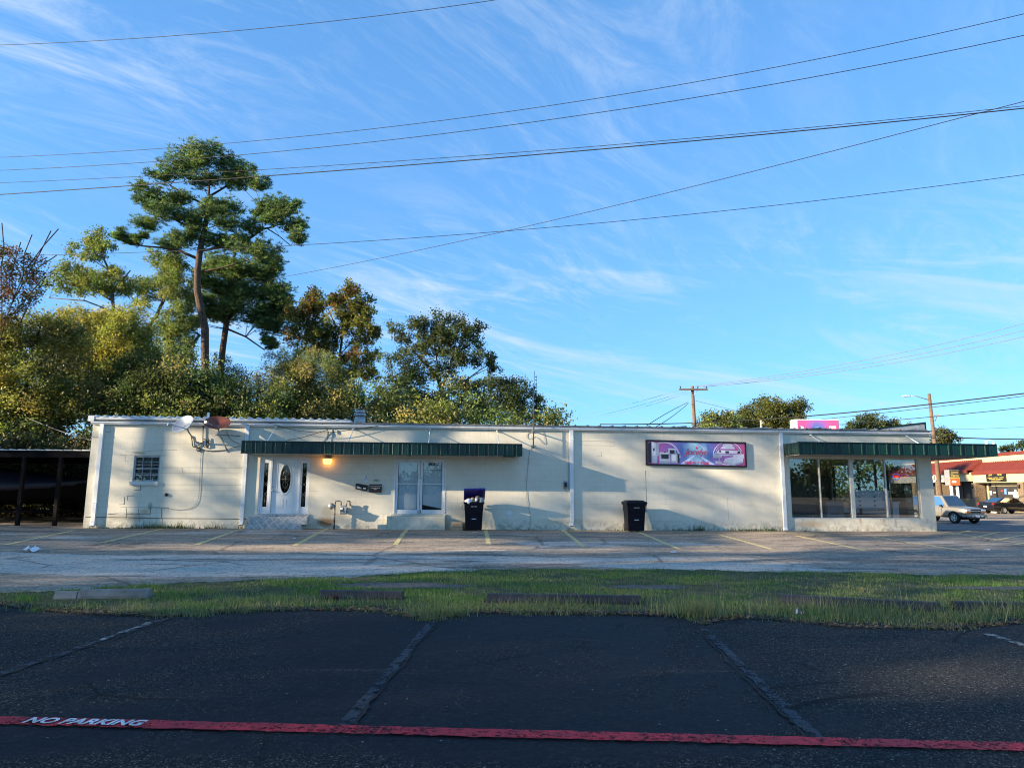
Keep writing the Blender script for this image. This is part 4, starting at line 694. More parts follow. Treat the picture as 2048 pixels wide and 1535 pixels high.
m.build('pipe', PIPE, G_); m = MB(); m.lathe([(0.03, 0.08), (0.10, 0.05), (0.115, 0.0), (0.10, -0.05), (0.03, -0.08)], (-0.44, -0.2, 0.84), 14, 0, 'y'); m.tube([(-0.44, -0.2, 0.84), (-0.3, -0.2, 0.84)], 0.03, 8); m.build('regulator', GREYM, G_); m = MB(); m.tube([(-0.31, -0.2, -0.02), (-0.31, -0.2, 0.36)], 0.028, 8); m.build('riser', BLACKM, G_)
# meter can on the wall by the third downspout, with conduit
E_ = wthing('electric_box', 'small grey rounded electric box on the wall left of the third downspout', 'electric box', 16.95, 0.0, 1.66); m = MB(); m.box(-0.075, 0.075, -0.12, 0, -0.14, 0.14); m.build('case', GREYM, E_, 0.05, 4); quick('vent', BLACKM, E_, (-0.05, 0.05, -0.123, -0.118, -0.09, 0.09)); m = MB(); m.tube([(0.12, -0.02, 1.85), (0.12, -0.02, 0.0), (0.12, -0.03, -0.2), (0.06, -0.03, -0.26), (0.0, -0.03, -0.22), (0, -0.04, -0.13)], 0.011, 6); m.build('conduit', GREYM, E_)
# vent hole low on the left wall
V_ = wthing('vent_pipe', 'short rusty pipe stub sticking out of the wall below the barred window', 'pipe', 2.74, 0.0, 1.20); m = MB(); m.lathe([(0.06, 0.0), (0.06, -0.04), (0.045, -0.04), (0.045, -0.005)], (0, 0, 0), 14, 0, 'y'); m.build('pipe_stub', paint('rust_stub', (0.10, 0.045, 0.025), .8), V_)
# satellite dishes
def dish(label, s, off, z, rad, axis, mat, foot, arm_tip, group='satellite dishes on the wall'):
    o = wthing('satellite_dish', label, 'satellite dish', s, 0.0, z, group); ax = Vector(axis).normalized(); R_ = ax.to_track_quat('Z', 'Y').to_matrix().to_4x4(); c = Vector((0, -off, 0))
    m = MB(); pr = [(0.001, 0.0)]+[(rad*k/6, 0.32*rad*(k/6)**2) for k in range(1, 7)]+[(rad*1.02, 0.33*rad), (rad*1.0, 0.30*rad)]+[(rad*k/6, 0.32*rad*(k/6)**2-0.012) for k in range(5, 0, -1)]+[(0.001, -0.012)]
    m.lathe(pr, (0, 0, 0), 36, 0, 'z', 1.0, 0.86); b = m.build('reflector', mat, o); b.matrix_local = Matrix.Translation(c) @ R_
    back = c - ax*0.06; ft = Vector(foot); m = MB(); m.tube([back, back.lerp(ft, 0.35)+Vector((0, -0.05, -0.02)), ft], 0.026, 8); m.lathe([(0.06, 0.0), (0.06, -0.02)], ft, 10, 0, 'y'); m.box(back.x-0.06, back.x+0.06, back.y-0.05, back.y+0.05, back.z-0.08, back.z+0.06); m.build('mast', GREYM, o)
    tip = Vector(arm_tip); m = MB(); m.tube([back+Vector((0, -0.02, -0.04)), tip], 0.018, 6); a2 = (tip-back).normalized(); m.tube([tip-a2*0.02, tip+a2*0.12], 0.05, 10); m.build('feed_arm', GREYM, o); return o
dish('pale grey satellite dish tipped up at the eave, left of the rusty dish', 3.40, 0.55, 3.58, 0.43, (-0.40, -0.74, 0.55), paint('dish_grey', (0.36, 0.39, 0.43), 0.5, 0.2, 0.12, 3), (0.25, 0, -0.55), (-0.32, -0.95, 0.02))
dish('rusty red satellite dish tipped up at the eave, right of the grey dish', 4.50, 0.55, 3.62, 0.44, (0.12, -0.62, 0.76), paint('dish_rust', (0.23, 0.055, 0.028), 0.65, 0.1, 0.35, 5, 0.05, (0.30, 0.13, 0.06)), (0.22, 0, -0.85), (-0.18, -1.0, 0.05))
def c7(*p): return [(340+x/12.79, 800+y/12.79) for x, y in p]
wcurve('cable', 'thick black cable drooping from the grey dish into a loop', c7((540, 900), (570, 1000), (580, 1150), (600, 1190), (700, 1210), (780, 1230), (780, 1290), (730, 1310), (690, 1270), (700, 1190), (780, 1110), (850, 1080)), 0.018, CABLE, off=0.03); wcurve('cable', 'black cable hanging straight down between the two dishes', c7((850, 560), (860, 700), (850, 1000), (850, 1170), (900, 1215), (970, 1200), (1000, 1100), (985, 960)), 0.016, CABLE, off=0.04); wcurve('cable', 'coil of black cable beside the white junction plate', c7((870, 980), (960, 1040), (1000, 1090), (1010, 1180), (960, 1200), (930, 1120), (940, 1050), (1040, 1090)), 0.016, CABLE, off=0.05)
wcurve('cable', 'black cable running level from the loop to the foot of the rusty dish', c7((810, 1260), (960, 1295), (1100, 1300), (1230, 1290), (1440, 1275)), 0.014, CABLE); wcurve('cable', 'thin cable sagging from the rusty dish to the green awning', c7((1450, 800), (1500, 940), (1620, 1050), (1760, 1110), (1860, 1110)), 0.008, GCABLE); wcurve('cable', 'thin cable rising from the foot of the rusty dish to the awning', c7((1470, 1240), (1600, 1210), (1790, 1170), (1860, 1165)), 0.009, GCABLE)
wcurve('cable', 'thin wire dropping from the dish cables and curving along the low wall', [(403, 902), (401, 930), (399, 985), (396, 1004), (385, 1015), (365, 1019), (345, 1018), (330, 1014), (300, 1014)], 0.006, GCABLE); wcurve('cable', 'wire sagging across the upper wall above the white door', [(540, 845, .1), (570, 856, .15), (610, 864, .2), (660, 866, .2), (720, 858, .15), (780, 848, .1)], 0.011, CABLE); wcurve('cable', 'wire climbing from the awning to the small black insulator', [(575, 882, .3), (610, 875, .2), (640, 864, .1), (657, 860, .06)], 0.011, CABLE); wcurve('cable', 'short wire from the eave down to the insulators', [(644, 846, .08), (650, 853, .08), (657, 860, .06), (656, 872, .05), (655, 880, .05)], 0.012, CABLE); wcurve('cable', 'thin wire hanging down the bare wall right of the awning to the ground', [(1060, 896), (1057, 920), (1053, 960), (1052, 990), (1056, 1010), (1061, 1030), (1060, 1052)], 0.006, GCABLE)
wcurve('cable', 'loop of wire on the bright wall around the antenna brackets', [(1064, 864), (1056, 864), (1052, 869), (1054, 876), (1060, 878), (1066, 873), (1075, 874), (1084, 884), (1089, 889), (1091, 884), (1086, 864)], 0.007, GCABLE); wcurve('cable', 'rod fixed level on the wall behind the rusty dish', c7((1170, 885), (1400, 890), (1800, 915)), 0.012, GCABLE)
J_ = wthing('junction_plate', 'white junction plate on the wall between the dishes', 'junction box', 3.90, 0, 3.04); quick('plate', WHITE, J_, (-0.05, 0.05, -0.03, 0, -0.09, 0.09), bevel=.005); quick('screw', BLACKM, J_, (-0.008, 0.008, -0.033, -0.029, -0.008, 0.008))
for k, (u, v, lb) in enumerate(((656, 866, 'black wire insulator under the eave, the left of two'), (667, 861, 'black wire insulator under the eave, the right of two'))):
    s, z = wpix(u, v, 0.06); o = wthing('wire_insulator', lb, 'insulator', s, 0.06, z, 'wire insulators under the eave'); m = MB(); m.lathe([(0.012, 0.07), (0.022, 0.05), (0.022, -0.05), (0.012, -0.08)], (0, 0, 0), 10); m.build('spool', BLACKM, o); m = MB(); m.tube([(0, 0.06, 0.05), (0, 0, 0.05)], 0.008, 6); m.build('pin', GREYM, o)
# antenna mast
A_ = wthing('antenna_mast', 'thin rusty antenna mast strapped to the wall right of the long awning', 'antenna', 15.735, 0.36, 2.98); m = MB(); m.tube([(0, 0, 0), (0, 0, 1.7), (0.01, 0, 2.3)], 0.021, 8); m.build('pole', paint('rusty_mast', (0.30, 0.17, 0.10), .6, .5, .4, 5), A_); m = MB(); m.tube([(0.015, 0, 2.1), (0.035, 0, 2.85)], 0.011, 6); m.build('whip', GREYM, A_)
m = MB(); m.tube([(0.095, 0, 1.75), (0.10, 0, 2.68)], 0.008, 6)
for z in (1.85, 2.1, 2.2, 2.34, 2.5, 2.62): m.box(0.05, 0.12, -0.012, 0.012, z, z+0.018)
m.box(0.0, 0.11, -0.008, 0.008, 1.95, 1.97); m.box(0.0, 0.11, -0.008, 0.008, 2.25, 2.27); m.build('aerial', BLACKM, A_); m = MB()
for z in (0.06, 0.62): m.box(-0.03, 0.03, -0.03, 0.36, z, z+0.03); m.box(-0.05, 0.05, 0.33, 0.36, z-0.04, z+0.07)
m.build('bracket', GREYM, A_)
# roof vent and pipe
R_ = wthing('roof_flue', 'round galvanised flue with a ringed cap on the roof', 'flue', 9.25, -0.9, 3.80); m = MB(); m.lathe([(0.19, 0), (0.19, 0.34)], (0, 0, 0), 20); m.build('flue_pipe', GREYM, R_); m = MB(); m.lathe([(0.14, 0.34), (0.14, 0.46), (0.205, 0.47), (0.205, 0.40), (0.13, 0.38)], (0, 0, 0), 20); m.lathe([(0.17, 0.50), (0.18, 0.56), (0.10, 0.60)], (0, 0, 0), 20); m.lathe([(0.10, 0.44), (0.10, 0.52)], (0, 0, 0), 12); m.build('flue_cap', GREYM, R_)
R_ = wthing('roof_pipe', 'short white plastic vent pipe on the roof above the dishes', 'pipe', 3.78, -0.5, 3.83); m = MB(); m.lathe([(0.045, 0), (0.045, 0.36), (0.036, 0.36), (0.036, 0.1)], (0, 0, 0), 14); m.build('pipe', WHITE, R_); m = MB(); m.lathe([(0.09, 0), (0.045, 0.03)], (0, 0, 0), 14); m.build('collar', GREYM, R_)
# wheeled rubbish carts
BIN = paint('dark_cart_plastic', (0.0035, 0.004, 0.010), 0.5, 0, 0.25, 3, 0.03, None, 0.2); BLUE = paint('blue_lid_plastic', (0.012, 0.012, 0.20), 0.4, 0, 0.15, 3)
def cart(s, off, label, open_):
    s0 = wl(s, off, 0); o = thing('trash_cart', label, 'trash cart', (s0.x, s0.y, ground_z(s0.x, s0.y)), WANG, 'wheeled trash carts along the wall')
    m = MB(); z0, z1 = 0.04, 1.0
    def ring(z, hw, d0, d1): return [(-hw, d0, z), (hw, d0, z), (hw, d1, z), (-hw, d1, z)]
    rs = [ring(z0, 0.285, -0.30, 0.26), ring(0.70, 0.315, -0.37, 0.30), ring(0.705, 0.325, -0.385, 0.305), ring(0.93, 0.335, -0.41, 0.32), ring(0.93, 0.365, -0.44, 0.34), ring(z1, 0.365, -0.44, 0.34), ring(z1, 0.33, -0.40, 0.31), ring(0.6, 0.29, -0.34, 0.27)]
    for a, b in zip(rs[:-1], rs[1:]):
        for k in range(4): m.face((a[k], a[(k+1) % 4], b[(k+1) % 4], b[k]))
    m.face(rs[0][::-1]); m.face(rs[-1]); m.build('bin_body', BIN, o, 0.02, 3)
    m = MB(); m.tube([(-0.30, 0.38, 0.97), (0.30, 0.38, 0.97)], 0.018, 8); m.box(-0.32, -0.27, 0.32, 0.40, 0.93, 0.98); m.box(0.27, 0.32, 0.32, 0.40, 0.93, 0.98); m.build('handle', BIN, o)
    for sx in (-1, 1): m = MB(); m.lathe([(0.02, -0.03), (0.13, -0.03), (0.14, 0), (0.13, 0.03), (0.02, 0.03)], (sx*0.27, 0.27, 0.14), 20, 0, 'x'); m.build('wheel', RUBBER, o)
    lab = paint('cart_print', (0.45, 0.46, 0.47), 0.6, 0, 0.3, 30)
    m = MB()
    for k in range(6): m.box(-0.10+k*0.034, -0.075+k*0.034, -0.424, -0.395, 0.835, 0.856)
    m.build('printed_words', lab, o); quick('printed_panel', lab, o, (-0.075, 0.085, -0.352, -0.30, 0.40, 0.432))
    lid = MB()
    P = [(-0.38, -0.47), (0.38, -0.47), (0.38, 0.36), (-0.38, 0.36)]
    def lr(z, k): return [(x*k, y*k, z) for x, y in P]
    rs = [lr(0.0, 1.0), lr(0.05, 1.0), lr(0.075, 0.94), lr(0.08, 0.80), lr(0.115, 0.76), lr(0.12, 0.62)]
    for a, b in zip(rs[:-1], rs[1:]):
        for k in range(4): lid.face((a[k], a[(k+1) % 4], b[(k+1) % 4], b[k]))
    lid.face(rs[0][::-1]); lid.face(rs[-1]); l = lid.build('lid', BLUE if open_ else BIN, o, 0.015, 3)
    if open_: l.matrix_local = Matrix.Translation((0.02, 0.36, 1.06)) @ Matrix.Rotation(math.radians(-26), 4, 'X') @ Matrix.Rotation(math.radians(-2), 4, 'Y') @ Matrix.Translation((0, -0.36, 0.0))
    else: l.location = (0, 0, 0.985)
    return o
cart(13.58, 0.62, 'overfilled dark trash cart with its blue lid propped open', True); cart(19.36, 0.62, 'closed black trash cart standing alone under the wall sign', False)
def lump(name, s, off, z, r, sq, mat, label, cat):
    bm = bmesh.new(); bmesh.ops.create_icosphere(bm, subdivisions=3, radius=r)
    for v in bm.verts: k = 1+0.22*math.sin(v.co.x*23/r*0.12+1)+0.16*math.sin(v.co.y*31/r*.12+v.co.z*17/r*.12)+random.uniform(-.06, .06); v.co *= k; v.co.z *= sq
    me = bpy.data.meshes.new(name); bm.to_mesh(me); bm.free(); me.materials.append(mat); o = bpy.data.objects.new(name, me); COL.objects.link(o); o.location = wl(s, off, z); return tag(o, label, cat, 'rubbish in the blue lidded cart')
lump('plastic_bag', 13.38, 0.88, 1.02, 0.15, 0.65, WPAP, 'white plastic bag spilling over the left of the open trash cart', 'rubbish'); lump('paper_cup', 13.66, 0.92, 1.10, 0.06, 1.0, WPAP, 'round white cup end in the middle of the open trash cart', 'rubbish'); lump('plastic_bag', 13.83, 0.86, 1.05, 0.12, 0.9, paint('grey_plastic_bag', (0.20, 0.25, 0.30), .3), 'grey plastic bag at the right of the open trash cart', 'rubbish'); lump('brown_bag', 13.70, 0.72, 1.12, 0.12, 0.8, paint('brown_paper', (0.25, 0.15, 0.09), .8), 'brown paper bag at the back of the open trash cart', 'rubbish'); lump('food_carton', 13.52, 0.75, 1.08, 0.09, 0.9, CARD, 'tan food carton left of the cup in the open trash cart', 'rubbish')
wcurve('plastic_strap', 'yellowish strap dangling from the left rim of the blue lidded cart', [(926, 998, 1.0), (922, 1005, 1.02), (920, 1017, 1.0)], 0.012, paint('yellow_strap', (0.65, 0.6, 0.42), .6), 'strap', group=None)
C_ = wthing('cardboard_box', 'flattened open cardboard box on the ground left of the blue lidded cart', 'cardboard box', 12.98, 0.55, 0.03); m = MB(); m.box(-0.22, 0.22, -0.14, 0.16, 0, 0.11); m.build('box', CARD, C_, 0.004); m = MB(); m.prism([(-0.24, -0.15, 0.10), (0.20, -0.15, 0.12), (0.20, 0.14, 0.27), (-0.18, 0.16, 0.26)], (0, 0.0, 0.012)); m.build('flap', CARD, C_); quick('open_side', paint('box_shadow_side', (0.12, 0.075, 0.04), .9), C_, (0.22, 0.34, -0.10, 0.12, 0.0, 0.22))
# ---- the wall sign and the roadside cabinet sign: pink and blue furniture advert
def m_advert(name, cx, w):
    t = NT(name); x = t.math('DIVIDE', t.sep(t.co(), 0), w/2); z = t.math('DIVIDE', t.sep(t.co(), 2), w*0.13); r = t.math('SQRT', t.math('ADD', t.math('POWER', t.math('MULTIPLY', x, 2.6), 2), t.math('MULTIPLY', t.math('POWER', z, 2), 0.25)))
    n = t.noise(1.6, 4, 0.5, 0.5); r2 = t.math('ADD', r, t.math('MULTIPLY', t.math('SUBTRACT', n, 0.5), 1.3))
    c = t.mix(t.rng(r2, 0.15, 0.75), (0.30, 0.52, 0.66), (0.10, 0.15, 0.45)); c = t.mix(t.rng(r2, 0.7, 1.5), c, (0.34, 0.12, 0.42)); c = t.mix(t.rng(r2, 1.5, 2.6), c, (0.55, 0.09, 0.27)); return t.set(c, 0.25, 0, None, 0.5)
def flat(name, mat, par, polys, y):
    m = MB()
    for p in polys: m.prism([(a, y, b) for a, b in p], (0, 0.0025, 0))
    return m.build(name, mat, par)
def arc(cx, cz, r0, r1, a0, a1, n=24, sx=1.0):
    o = [(cx+r1*math.cos(math.radians(a0+(a1-a0)*k/n))*sx, cz+r1*math.sin(math.radians(a0+(a1-a0)*k/n))) for k in range(n+1)]; i = [(cx+r0*math.cos(math.radians(a0+(a1-a0)*k/n))*sx, cz+r0*math.sin(math.radians(a0+(a1-a0)*k/n))) for k in range(n+1)]
    return [[o[k], o[k+1], i[k+1], i[k]] for k in range(n)]
STEELP = paint('print_steel', (0.42, 0.45, 0.55), .3); LITEP = paint('print_pale', (0.68, 0.68, 0.78), .3); INKP = paint('print_dark', (0.02, 0.022, 0.028), .3); ROSE = paint('print_rose', (0.72, 0.05, 0.13), .3); CREAMP = paint('print_cream', (0.75, 0.68, 0.55), .3)
sg = wthing('shop_sign', 'long framed pink and blue furniture shop sign on the wall', 'sign', 21.93, 0.0, 2.85); sg.rotation_euler = (0, math.radians(0.7), WANG); hw, hh = 1.93, 0.475
m = MB()
for q in ((-hw, hw, -0.10, 0, hh-0.055, hh), (-hw, hw, -0.10, 0, -hh, -hh+0.055), (-hw, -hw+0.055, -0.10, 0, -hh+.055, hh-.055), (hw-0.055, hw, -0.10, 0, -hh+.055, hh-.055)): m.box(*q)
m.build('sign_frame', BLACKM, sg, 0.006); quick('sign_panel', m_advert('advert_print', 0, 3.8), sg, (-hw+.05, hw-.05, -0.07, -0.03, -hh+.05, hh-.05))
y = -0.074
flat('printed_rings', LITEP, sg, arc(-1.22, -0.18, 0.55, 0.58, 0, 130)+arc(-1.22, -0.18, 0.60, 0.61, 0, 130)+arc(1.22, -0.05, 0.50, 0.53, 20, 190, 24, 1.1)+arc(1.22, -0.05, 0.44, 0.45, 20, 190, 24, 1.1)+arc(1.18, -0.05, 0.33, 0.36, 225, 330, 12, 1.2)+arc(0, 0.02, 0.33, 0.34, 0, 180)+arc(0, -0.02, 0.30, 0.31, 200, 340), y)
flat('printed_rays', paint('print_ray', (0.5, 0.62, 0.85), .3), sg, [[(-0.05, -0.02), (0.02, -0.02), (-0.4, -0.40), (-0.62, -0.40)], [(0.02, -0.02), (0.06, -0.02), (0.72, -0.40), (0.5, -0.40)]], y+0.001)
flat('printed_appliance', STEELP, sg, [[(-1.72, -0.39), (-1.50, -0.39), (-1.50, 0.36), (-1.72, 0.41)], [(-1.50, -0.12), (-1.44, -0.12), (-1.44, 0.33), (-1.50, 0.36)], [(-1.42, -0.41), (-1.0, -0.41), (-1.0, 0.02), (-1.42, 0.02)], [(-1.08, -0.05), (-0.79, -0.05), (-0.79, 0.16), (-1.08, 0.18)], [(-0.98, -0.38), (-0.73, -0.38), (-0.73, -0.02), (-0.98, -0.01)]], y-0.001)
flat('printed_shine', LITEP, sg, [[(-1.71, -0.1), (-1.56, -0.1), (-1.56, 0.36), (-1.71, 0.40)], [(-1.41, -0.3), (-1.01, -0.3), (-1.01, -0.27), (-1.41, -0.27)], [(-1.41, -0.02), (-1.01, -0.02), (-1.01, 0.02), (-1.41, 0.02)], [(-0.95, -0.3), (-0.8, -0.3), (-0.8, -0.05), (-0.95, -0.05)], [(-1.06, 0.13), (-0.8, 0.12), (-0.8, 0.15), (-1.06, 0.16)]], y-0.002)
flat('printed_shadow', INKP, sg, [[(-1.84, -0.38), (-1.72, -0.40), (-1.72, 0.41), (-1.84, 0.33)], [(-1.35, -0.22), (-1.07, -0.22), (-1.07, -0.06), (-1.35, -0.06)], [(-1.02, -0.02), (-0.84, -0.02), (-0.84, 0.11), (-1.02, 0.11)], [(-0.73, -0.38), (-0.66, -0.34), (-0.66, -0.03), (-0.73, -0.02)], [(-1.66, 0.06), (-1.60, 0.06), (-1.60, 0.18), (-1.66, 0.14)], [(-1.24, -0.0), (-1.18, 0), (-1.18, 0.04), (-1.24, 0.04)], [(0.86, 0.08), (0.96, 0.06), (0.94, 0.14), (0.9, 0.15)], [(1.12, 0.04), (1.26, 0.04), (1.26, 0.12), (1.12, 0.12)], [(1.58, 0.03), (1.70, 0.05), (1.68, 0.13), (1.6, 0.12)]], y-0.0035)
flat('printed_furniture', LITEP, sg, [[(0.92, 0.2), (1.52, 0.2), (1.44, 0.30), (1.02, 0.30)], [(0.76, 0.03), (1.76, 0.03), (1.70, 0.14), (0.86, 0.15)], [(1.04, 0.30), (1.40, 0.30), (1.40, 0.38), (1.04, 0.38)], [(1.04, -0.32), (1.44, -0.42), (1.80, -0.3), (1.80, -0.12), (1.38, -0.1), (1.10, -0.16)], [(1.42, -0.12), (1.84, -0.14), (1.84, 0.02), (1.42, 0.0)]], y-0.0005)
flat('printed_furniture', STEELP, sg, [[(0.62, -0.16), (0.98, -0.14), (0.98, 0.0), (0.66, 0.01)], [(0.72, -0.36), (1.0, -0.38), (0.96, -0.26), (0.72, -0.26)], [(0.86, -0.28), (0.92, -0.28), (0.90, -0.14), (0.86, -0.14)], [(0.98, -0.06), (1.4, -0.06), (1.4, 0.0), (0.98, 0.0)], [(1.06, -0.33), (1.44, -0.43), (1.80, -0.31), (1.80, -0.26), (1.44, -0.36), (1.08, -0.26)]], y-0.002)
text_obj('printed_name', 'Jocelyn', 0.33, ROSE, sg, UP(0, y-0.004, 0.05), 0.001, 0.36, 0.001, 0.92); flat('printed_rose', ROSE, sg, arc(0.02, 0.21, 0.0, 0.045, 0, 360, 10), y-0.003)
text_obj('printed_number', '903·917·1960', 0.17, ROSE, sg, UP(0, y-0.004, -0.365), 0.001, 0, 0.002, 1.0)
# roadside cabinet sign behind the roof
b0 = atY(1590, 858, 46); b1 = atY(1678, 860, 46); cw = (b1-b0).length; top = atY(1592, 838, 46).z
ps = thing('cabinet_sign', 'white cabinet sign with a pink furniture advert showing above the roof', 'sign', (b0.x, 46, ground_z(b0.x, 46)), math.radians(-3)); zt = top-ground_z(b0.x, 46); hgt = 1.55
m = MB(); m.box(0, cw, 0, 0.9, zt-hgt, zt); m.build('cabinet', paint('sign_cabinet', (0.78, 0.77, 0.74), .5, 0, .06), ps, 0.02)
ad = quick('sign_face', m_advert('advert_print_small', 0, cw*0.95), ps); me = MB(); me.box(-cw*0.44, cw*0.47, -0.02, 0, -hgt/2+0.08, hgt/2-0.06); o = me.build('sign_face', m_advert('advert_print_pink', 0, cw*0.62), ps); o.location = (cw*0.5, 0, zt-hgt/2); bpy.data.objects.remove(ad)
text_obj('printed_name', 'Jocelyn', 0.52, ROSE, ps, UP(cw*0.53, -0.026, zt-0.80), 0.002, 0.3, 0.012); flat('printed_appliance', INKP, ps, [[(cw*.10, zt-1.3), (cw*.125, zt-1.3), (cw*.125, zt-.48), (cw*.10, zt-.5)], [(cw*.26, zt-.85), (cw*.32, zt-.85), (cw*.32, zt-.68), (cw*.26, zt-.66)]], -0.024); flat('printed_appliance', LITEP, ps, [[(cw*.125, zt-1.3), (cw*.19, zt-1.3), (cw*.19, zt-.5), (cw*.125, zt-.44)], [(cw*.25, zt-1.0), (cw*.34, zt-1.0), (cw*.34, zt-.64), (cw*.25, zt-.62)]], -0.022); flat('printed_bed', CREAMP, ps, [[(cw*.74, zt-.95), (cw*.95, zt-.95), (cw*.92, zt-.7), (cw*.76, zt-.7)], [(cw*.76, zt-.62), (cw*.91, zt-.62), (cw*.91, zt-.45), (cw*.76, zt-.45)]], -0.022)
m = MB(); m.tube([(cw*.5, .45, -0.3), (cw*.5, .45, zt-hgt)], 0.16, 12); m.build('pole', GREYM, ps)
# ---- things in the shop window
def inpix(u, v, dep): s, z = wpix(u, v, -dep); return s, z
s0, zA = inpix(1699, 980, 0.12); s1, zB = inpix(1782, 1016, 0.12)
hb = wthing('headboard', 'white painted headboard panel standing in the shop window', 'headboard', s0, -0.16, 0.12); w = s1-s0; zt = zA-0.12; zl = zB-0.12; WF = paint('white_furniture', (0.85, 0.86, 0.87), .35, 0, .03)
m = MB(); m.box(0.08, w-0.08, 0, 0.05, zl, zt-0.06); m.box(w*0.46, w*0.47, -0.006, 0, zl, zt-.06); m.build('panel', WF, hb, .004); m = MB(); m.box(0.0, w, -0.03, 0.08, zt-0.06, zt+0.0); m.build('top_rail', WF, hb, .012)
for x in (0.0, w-0.08): quick('post', WF, hb, (x, x+0.08, -0.01, 0.06, 0, zt-0.06), bevel=.008)
m = MB()
for x in (w*0.25, w*0.62):
    for k in range(3): m.box(x-0.03, x+0.03, -0.014, 0.0, zl+0.08+k*0.16, zl+0.13+k*0.16)
m.build('bolt_plate', BLACKM, hb)
s0, z0 = inpix(1651, 1002, 0.4); s1, _ = inpix(1687, 1002, 0.4); fr = wthing('refrigerator', 'grey steel refrigerator standing low behind the second shop pane', 'refrigerator', s0, -0.4, 0.12); w = s1-s0; SS = paint('steel_front', (0.20, 0.235, 0.25), .4, .4, .1, 2); quick('body', SS, fr, (0, w, 0.05, 0.7, 0.03, z0-.12), bevel=.01); quick('door', SS, fr, (0.01, w-0.01, 0, 0.045, 0.05, z0-.14), bevel=.01); quick('handle', GREYM, fr, (0.05, 0.08, -0.04, 0, 0.4, z0-.3), bevel=.006)
s0, z0 = inpix(1785, 1003, 0.4); s1, _ = inpix(1797, 1003, 0.4); pd = wthing('nightstand', 'narrow white nightstand beside the headboard in the window', 'nightstand', s0, -0.4, 0.12); quick('body', WF, pd, (0, s1-s0, 0, 0.4, 0.0, z0-.18), bevel=.006); quick('top', WF, pd, (-0.03, s1-s0+.03, -0.03, 0.42, z0-.18, z0-.12), bevel=.006)
zc = 0.12; hts = (0.30, 0.22, 0.30, 0.26, 0.24, 0.30, 0.24); LBL = ('bottom', 'second from the bottom', 'third from the bottom', 'middle', 'third from the top', 'second from the top', 'top')
for k, h in enumerate(hts[:6]):
    s0, _ = inpix(1815-(4 if k > 2 else 0), 1000, 0.35); s1 = 30.62; bx = wthing('carton', ('bottom', 'second lowest', 'third lowest', 'third highest', 'second highest', 'topmost')[k]+' cardboard carton of the tall stack at the right end of the shop window', 'carton', s0, -0.35, zc, 'cartons stacked in the shop window'); quick('box', CARD, bx, (0, s1-s0, 0, 0.5, 0.0, h-0.006), bevel=.006); quick('tape', paint('brown_tape', (0.22, 0.13, 0.07), .4), bx, (0.0, s1-s0, -0.002, 0.0, h*.47, h*.53))
    if k in (1, 3): quick('shipping_label', WPAP, bx, ((s1-s0)*.5, (s1-s0)*.72, -0.004, -0.0022, h*.55, h*.85))
    zc += h
for k, (ua, ub, v0, h, dp) in enumerate(((1798, 1816, 0, .75, 1.1), (1799, 1813, .75, .55, 1.15))):
    s0, _ = inpix(ua, 1000, dp); s1, _ = inpix(ub, 1000, dp); bx = wthing('carton', ('tall brown carton on the floor between the nightstand and the stack', 'brown carton on top of the tall one beside the stack')[k], 'carton', s0, -dp, 0.12+v0, 'cartons stacked in the shop window'); quick('box', CARD, bx, (0, s1-s0, 0, .5, 0, h-.006), bevel=.006); quick('flap', CARD, bx, (0.02, (s1-s0)*.5, -.02, 0.1, h-.006, h+.02))
def glow(name, c, st): t = NT(name); t.set(c, .4); t.b.inputs['Emission Color'].default_value = (*c, 1); t.b.inputs['Emission Strength'].default_value = st; return t.mat
r = ray(1792.5, 953); pl = wl(30.95, 0, 0); tt = ((pl-EYE).dot(WD))/r.dot(WD); pp = EYE+r*tt
ns = thing('neon_sign', 'round blue and red neon OPEN sign in the shop window', 'neon sign', pp, WANG); m = MB(); NR = 0.12; m.tube([(NR*1.25*math.cos(a), 0, NR*math.sin(a)) for a in [2*math.pi*k/28 for k in range(29)]], 0.010, 6); m.build('neon_ring', glow('neon_blue', (0.06, 0.12, 1.0), 0.4), ns); text_obj('neon_word', 'OPEN', 0.11, glow('neon_red', (1.0, 0.03, 0.04), 0.55), ns, UP(0, 0, 0), 0.006, 0, 0.004, 1.0, 'CENTER', .85)
# ================================================================ carport and covered boat, left
cp = thing('carport', 'dark steel carport with a flat ribbed roof left of the shop', 'carport', (0, 0, 0)); DST = paint('dark_steel', (0.007, 0.0065, 0.008), .8, 0, .3, 4, .05, None, .08)
zr = 2.72; m = MB(); m.box(-27, -15.25, 25.4, 33.0, zr, zr+0.05); m.build('roof', DST, cp); m = MB(); x = -26.9
while x < -15.5: m.prism([(x, 25.36, zr+0.05), (x+0.30, 25.36, zr+0.05), (x+0.30, 25.36, zr+0.075), (x, 25.36, zr+0.095)], (0, 7.6, 0)); x += 0.335
m.build('roof_panel', WHITE, cp)
quick('beam', DST, cp, (-27, -15.25, 25.42, 25.52, zr-0.20, zr)); quick('beam', DST, cp, (-27, -15.25, 32.8, 32.95, zr-0.2, zr))
for xx in (-25.2, -18.0, -16.65):
    for yy in (25.42, 32.8): quick('post', DST, cp, (xx-0.06, xx+0.06, yy, yy+0.12, -0.05, zr-0.2))
m = MB()
for q in ((-25.2, 1.2), (-25.2, .7)): pass
pass
COVER = paint('navy_tarp', (0.014, 0.020, 0.042), 0.5, 0, .35, 1.6, 0.3); bt = thing('covered_boat', 'dark blue tarp covered boat on a trailer under the carport', 'boat', (-24.3, 28.6, 0.0)); m = MB(); st = [(0, .95, 1.35, 2.30), (1.2, 1.0, 1.32, 2.42), (2.6, 1.0, 1.32, 2.30), (4.2, .92, 1.35, 2.06), (5.6, .70, 1.45, 1.90), (6.4, .34, 1.55, 1.80), (6.75, .04, 1.66, 1.74)]
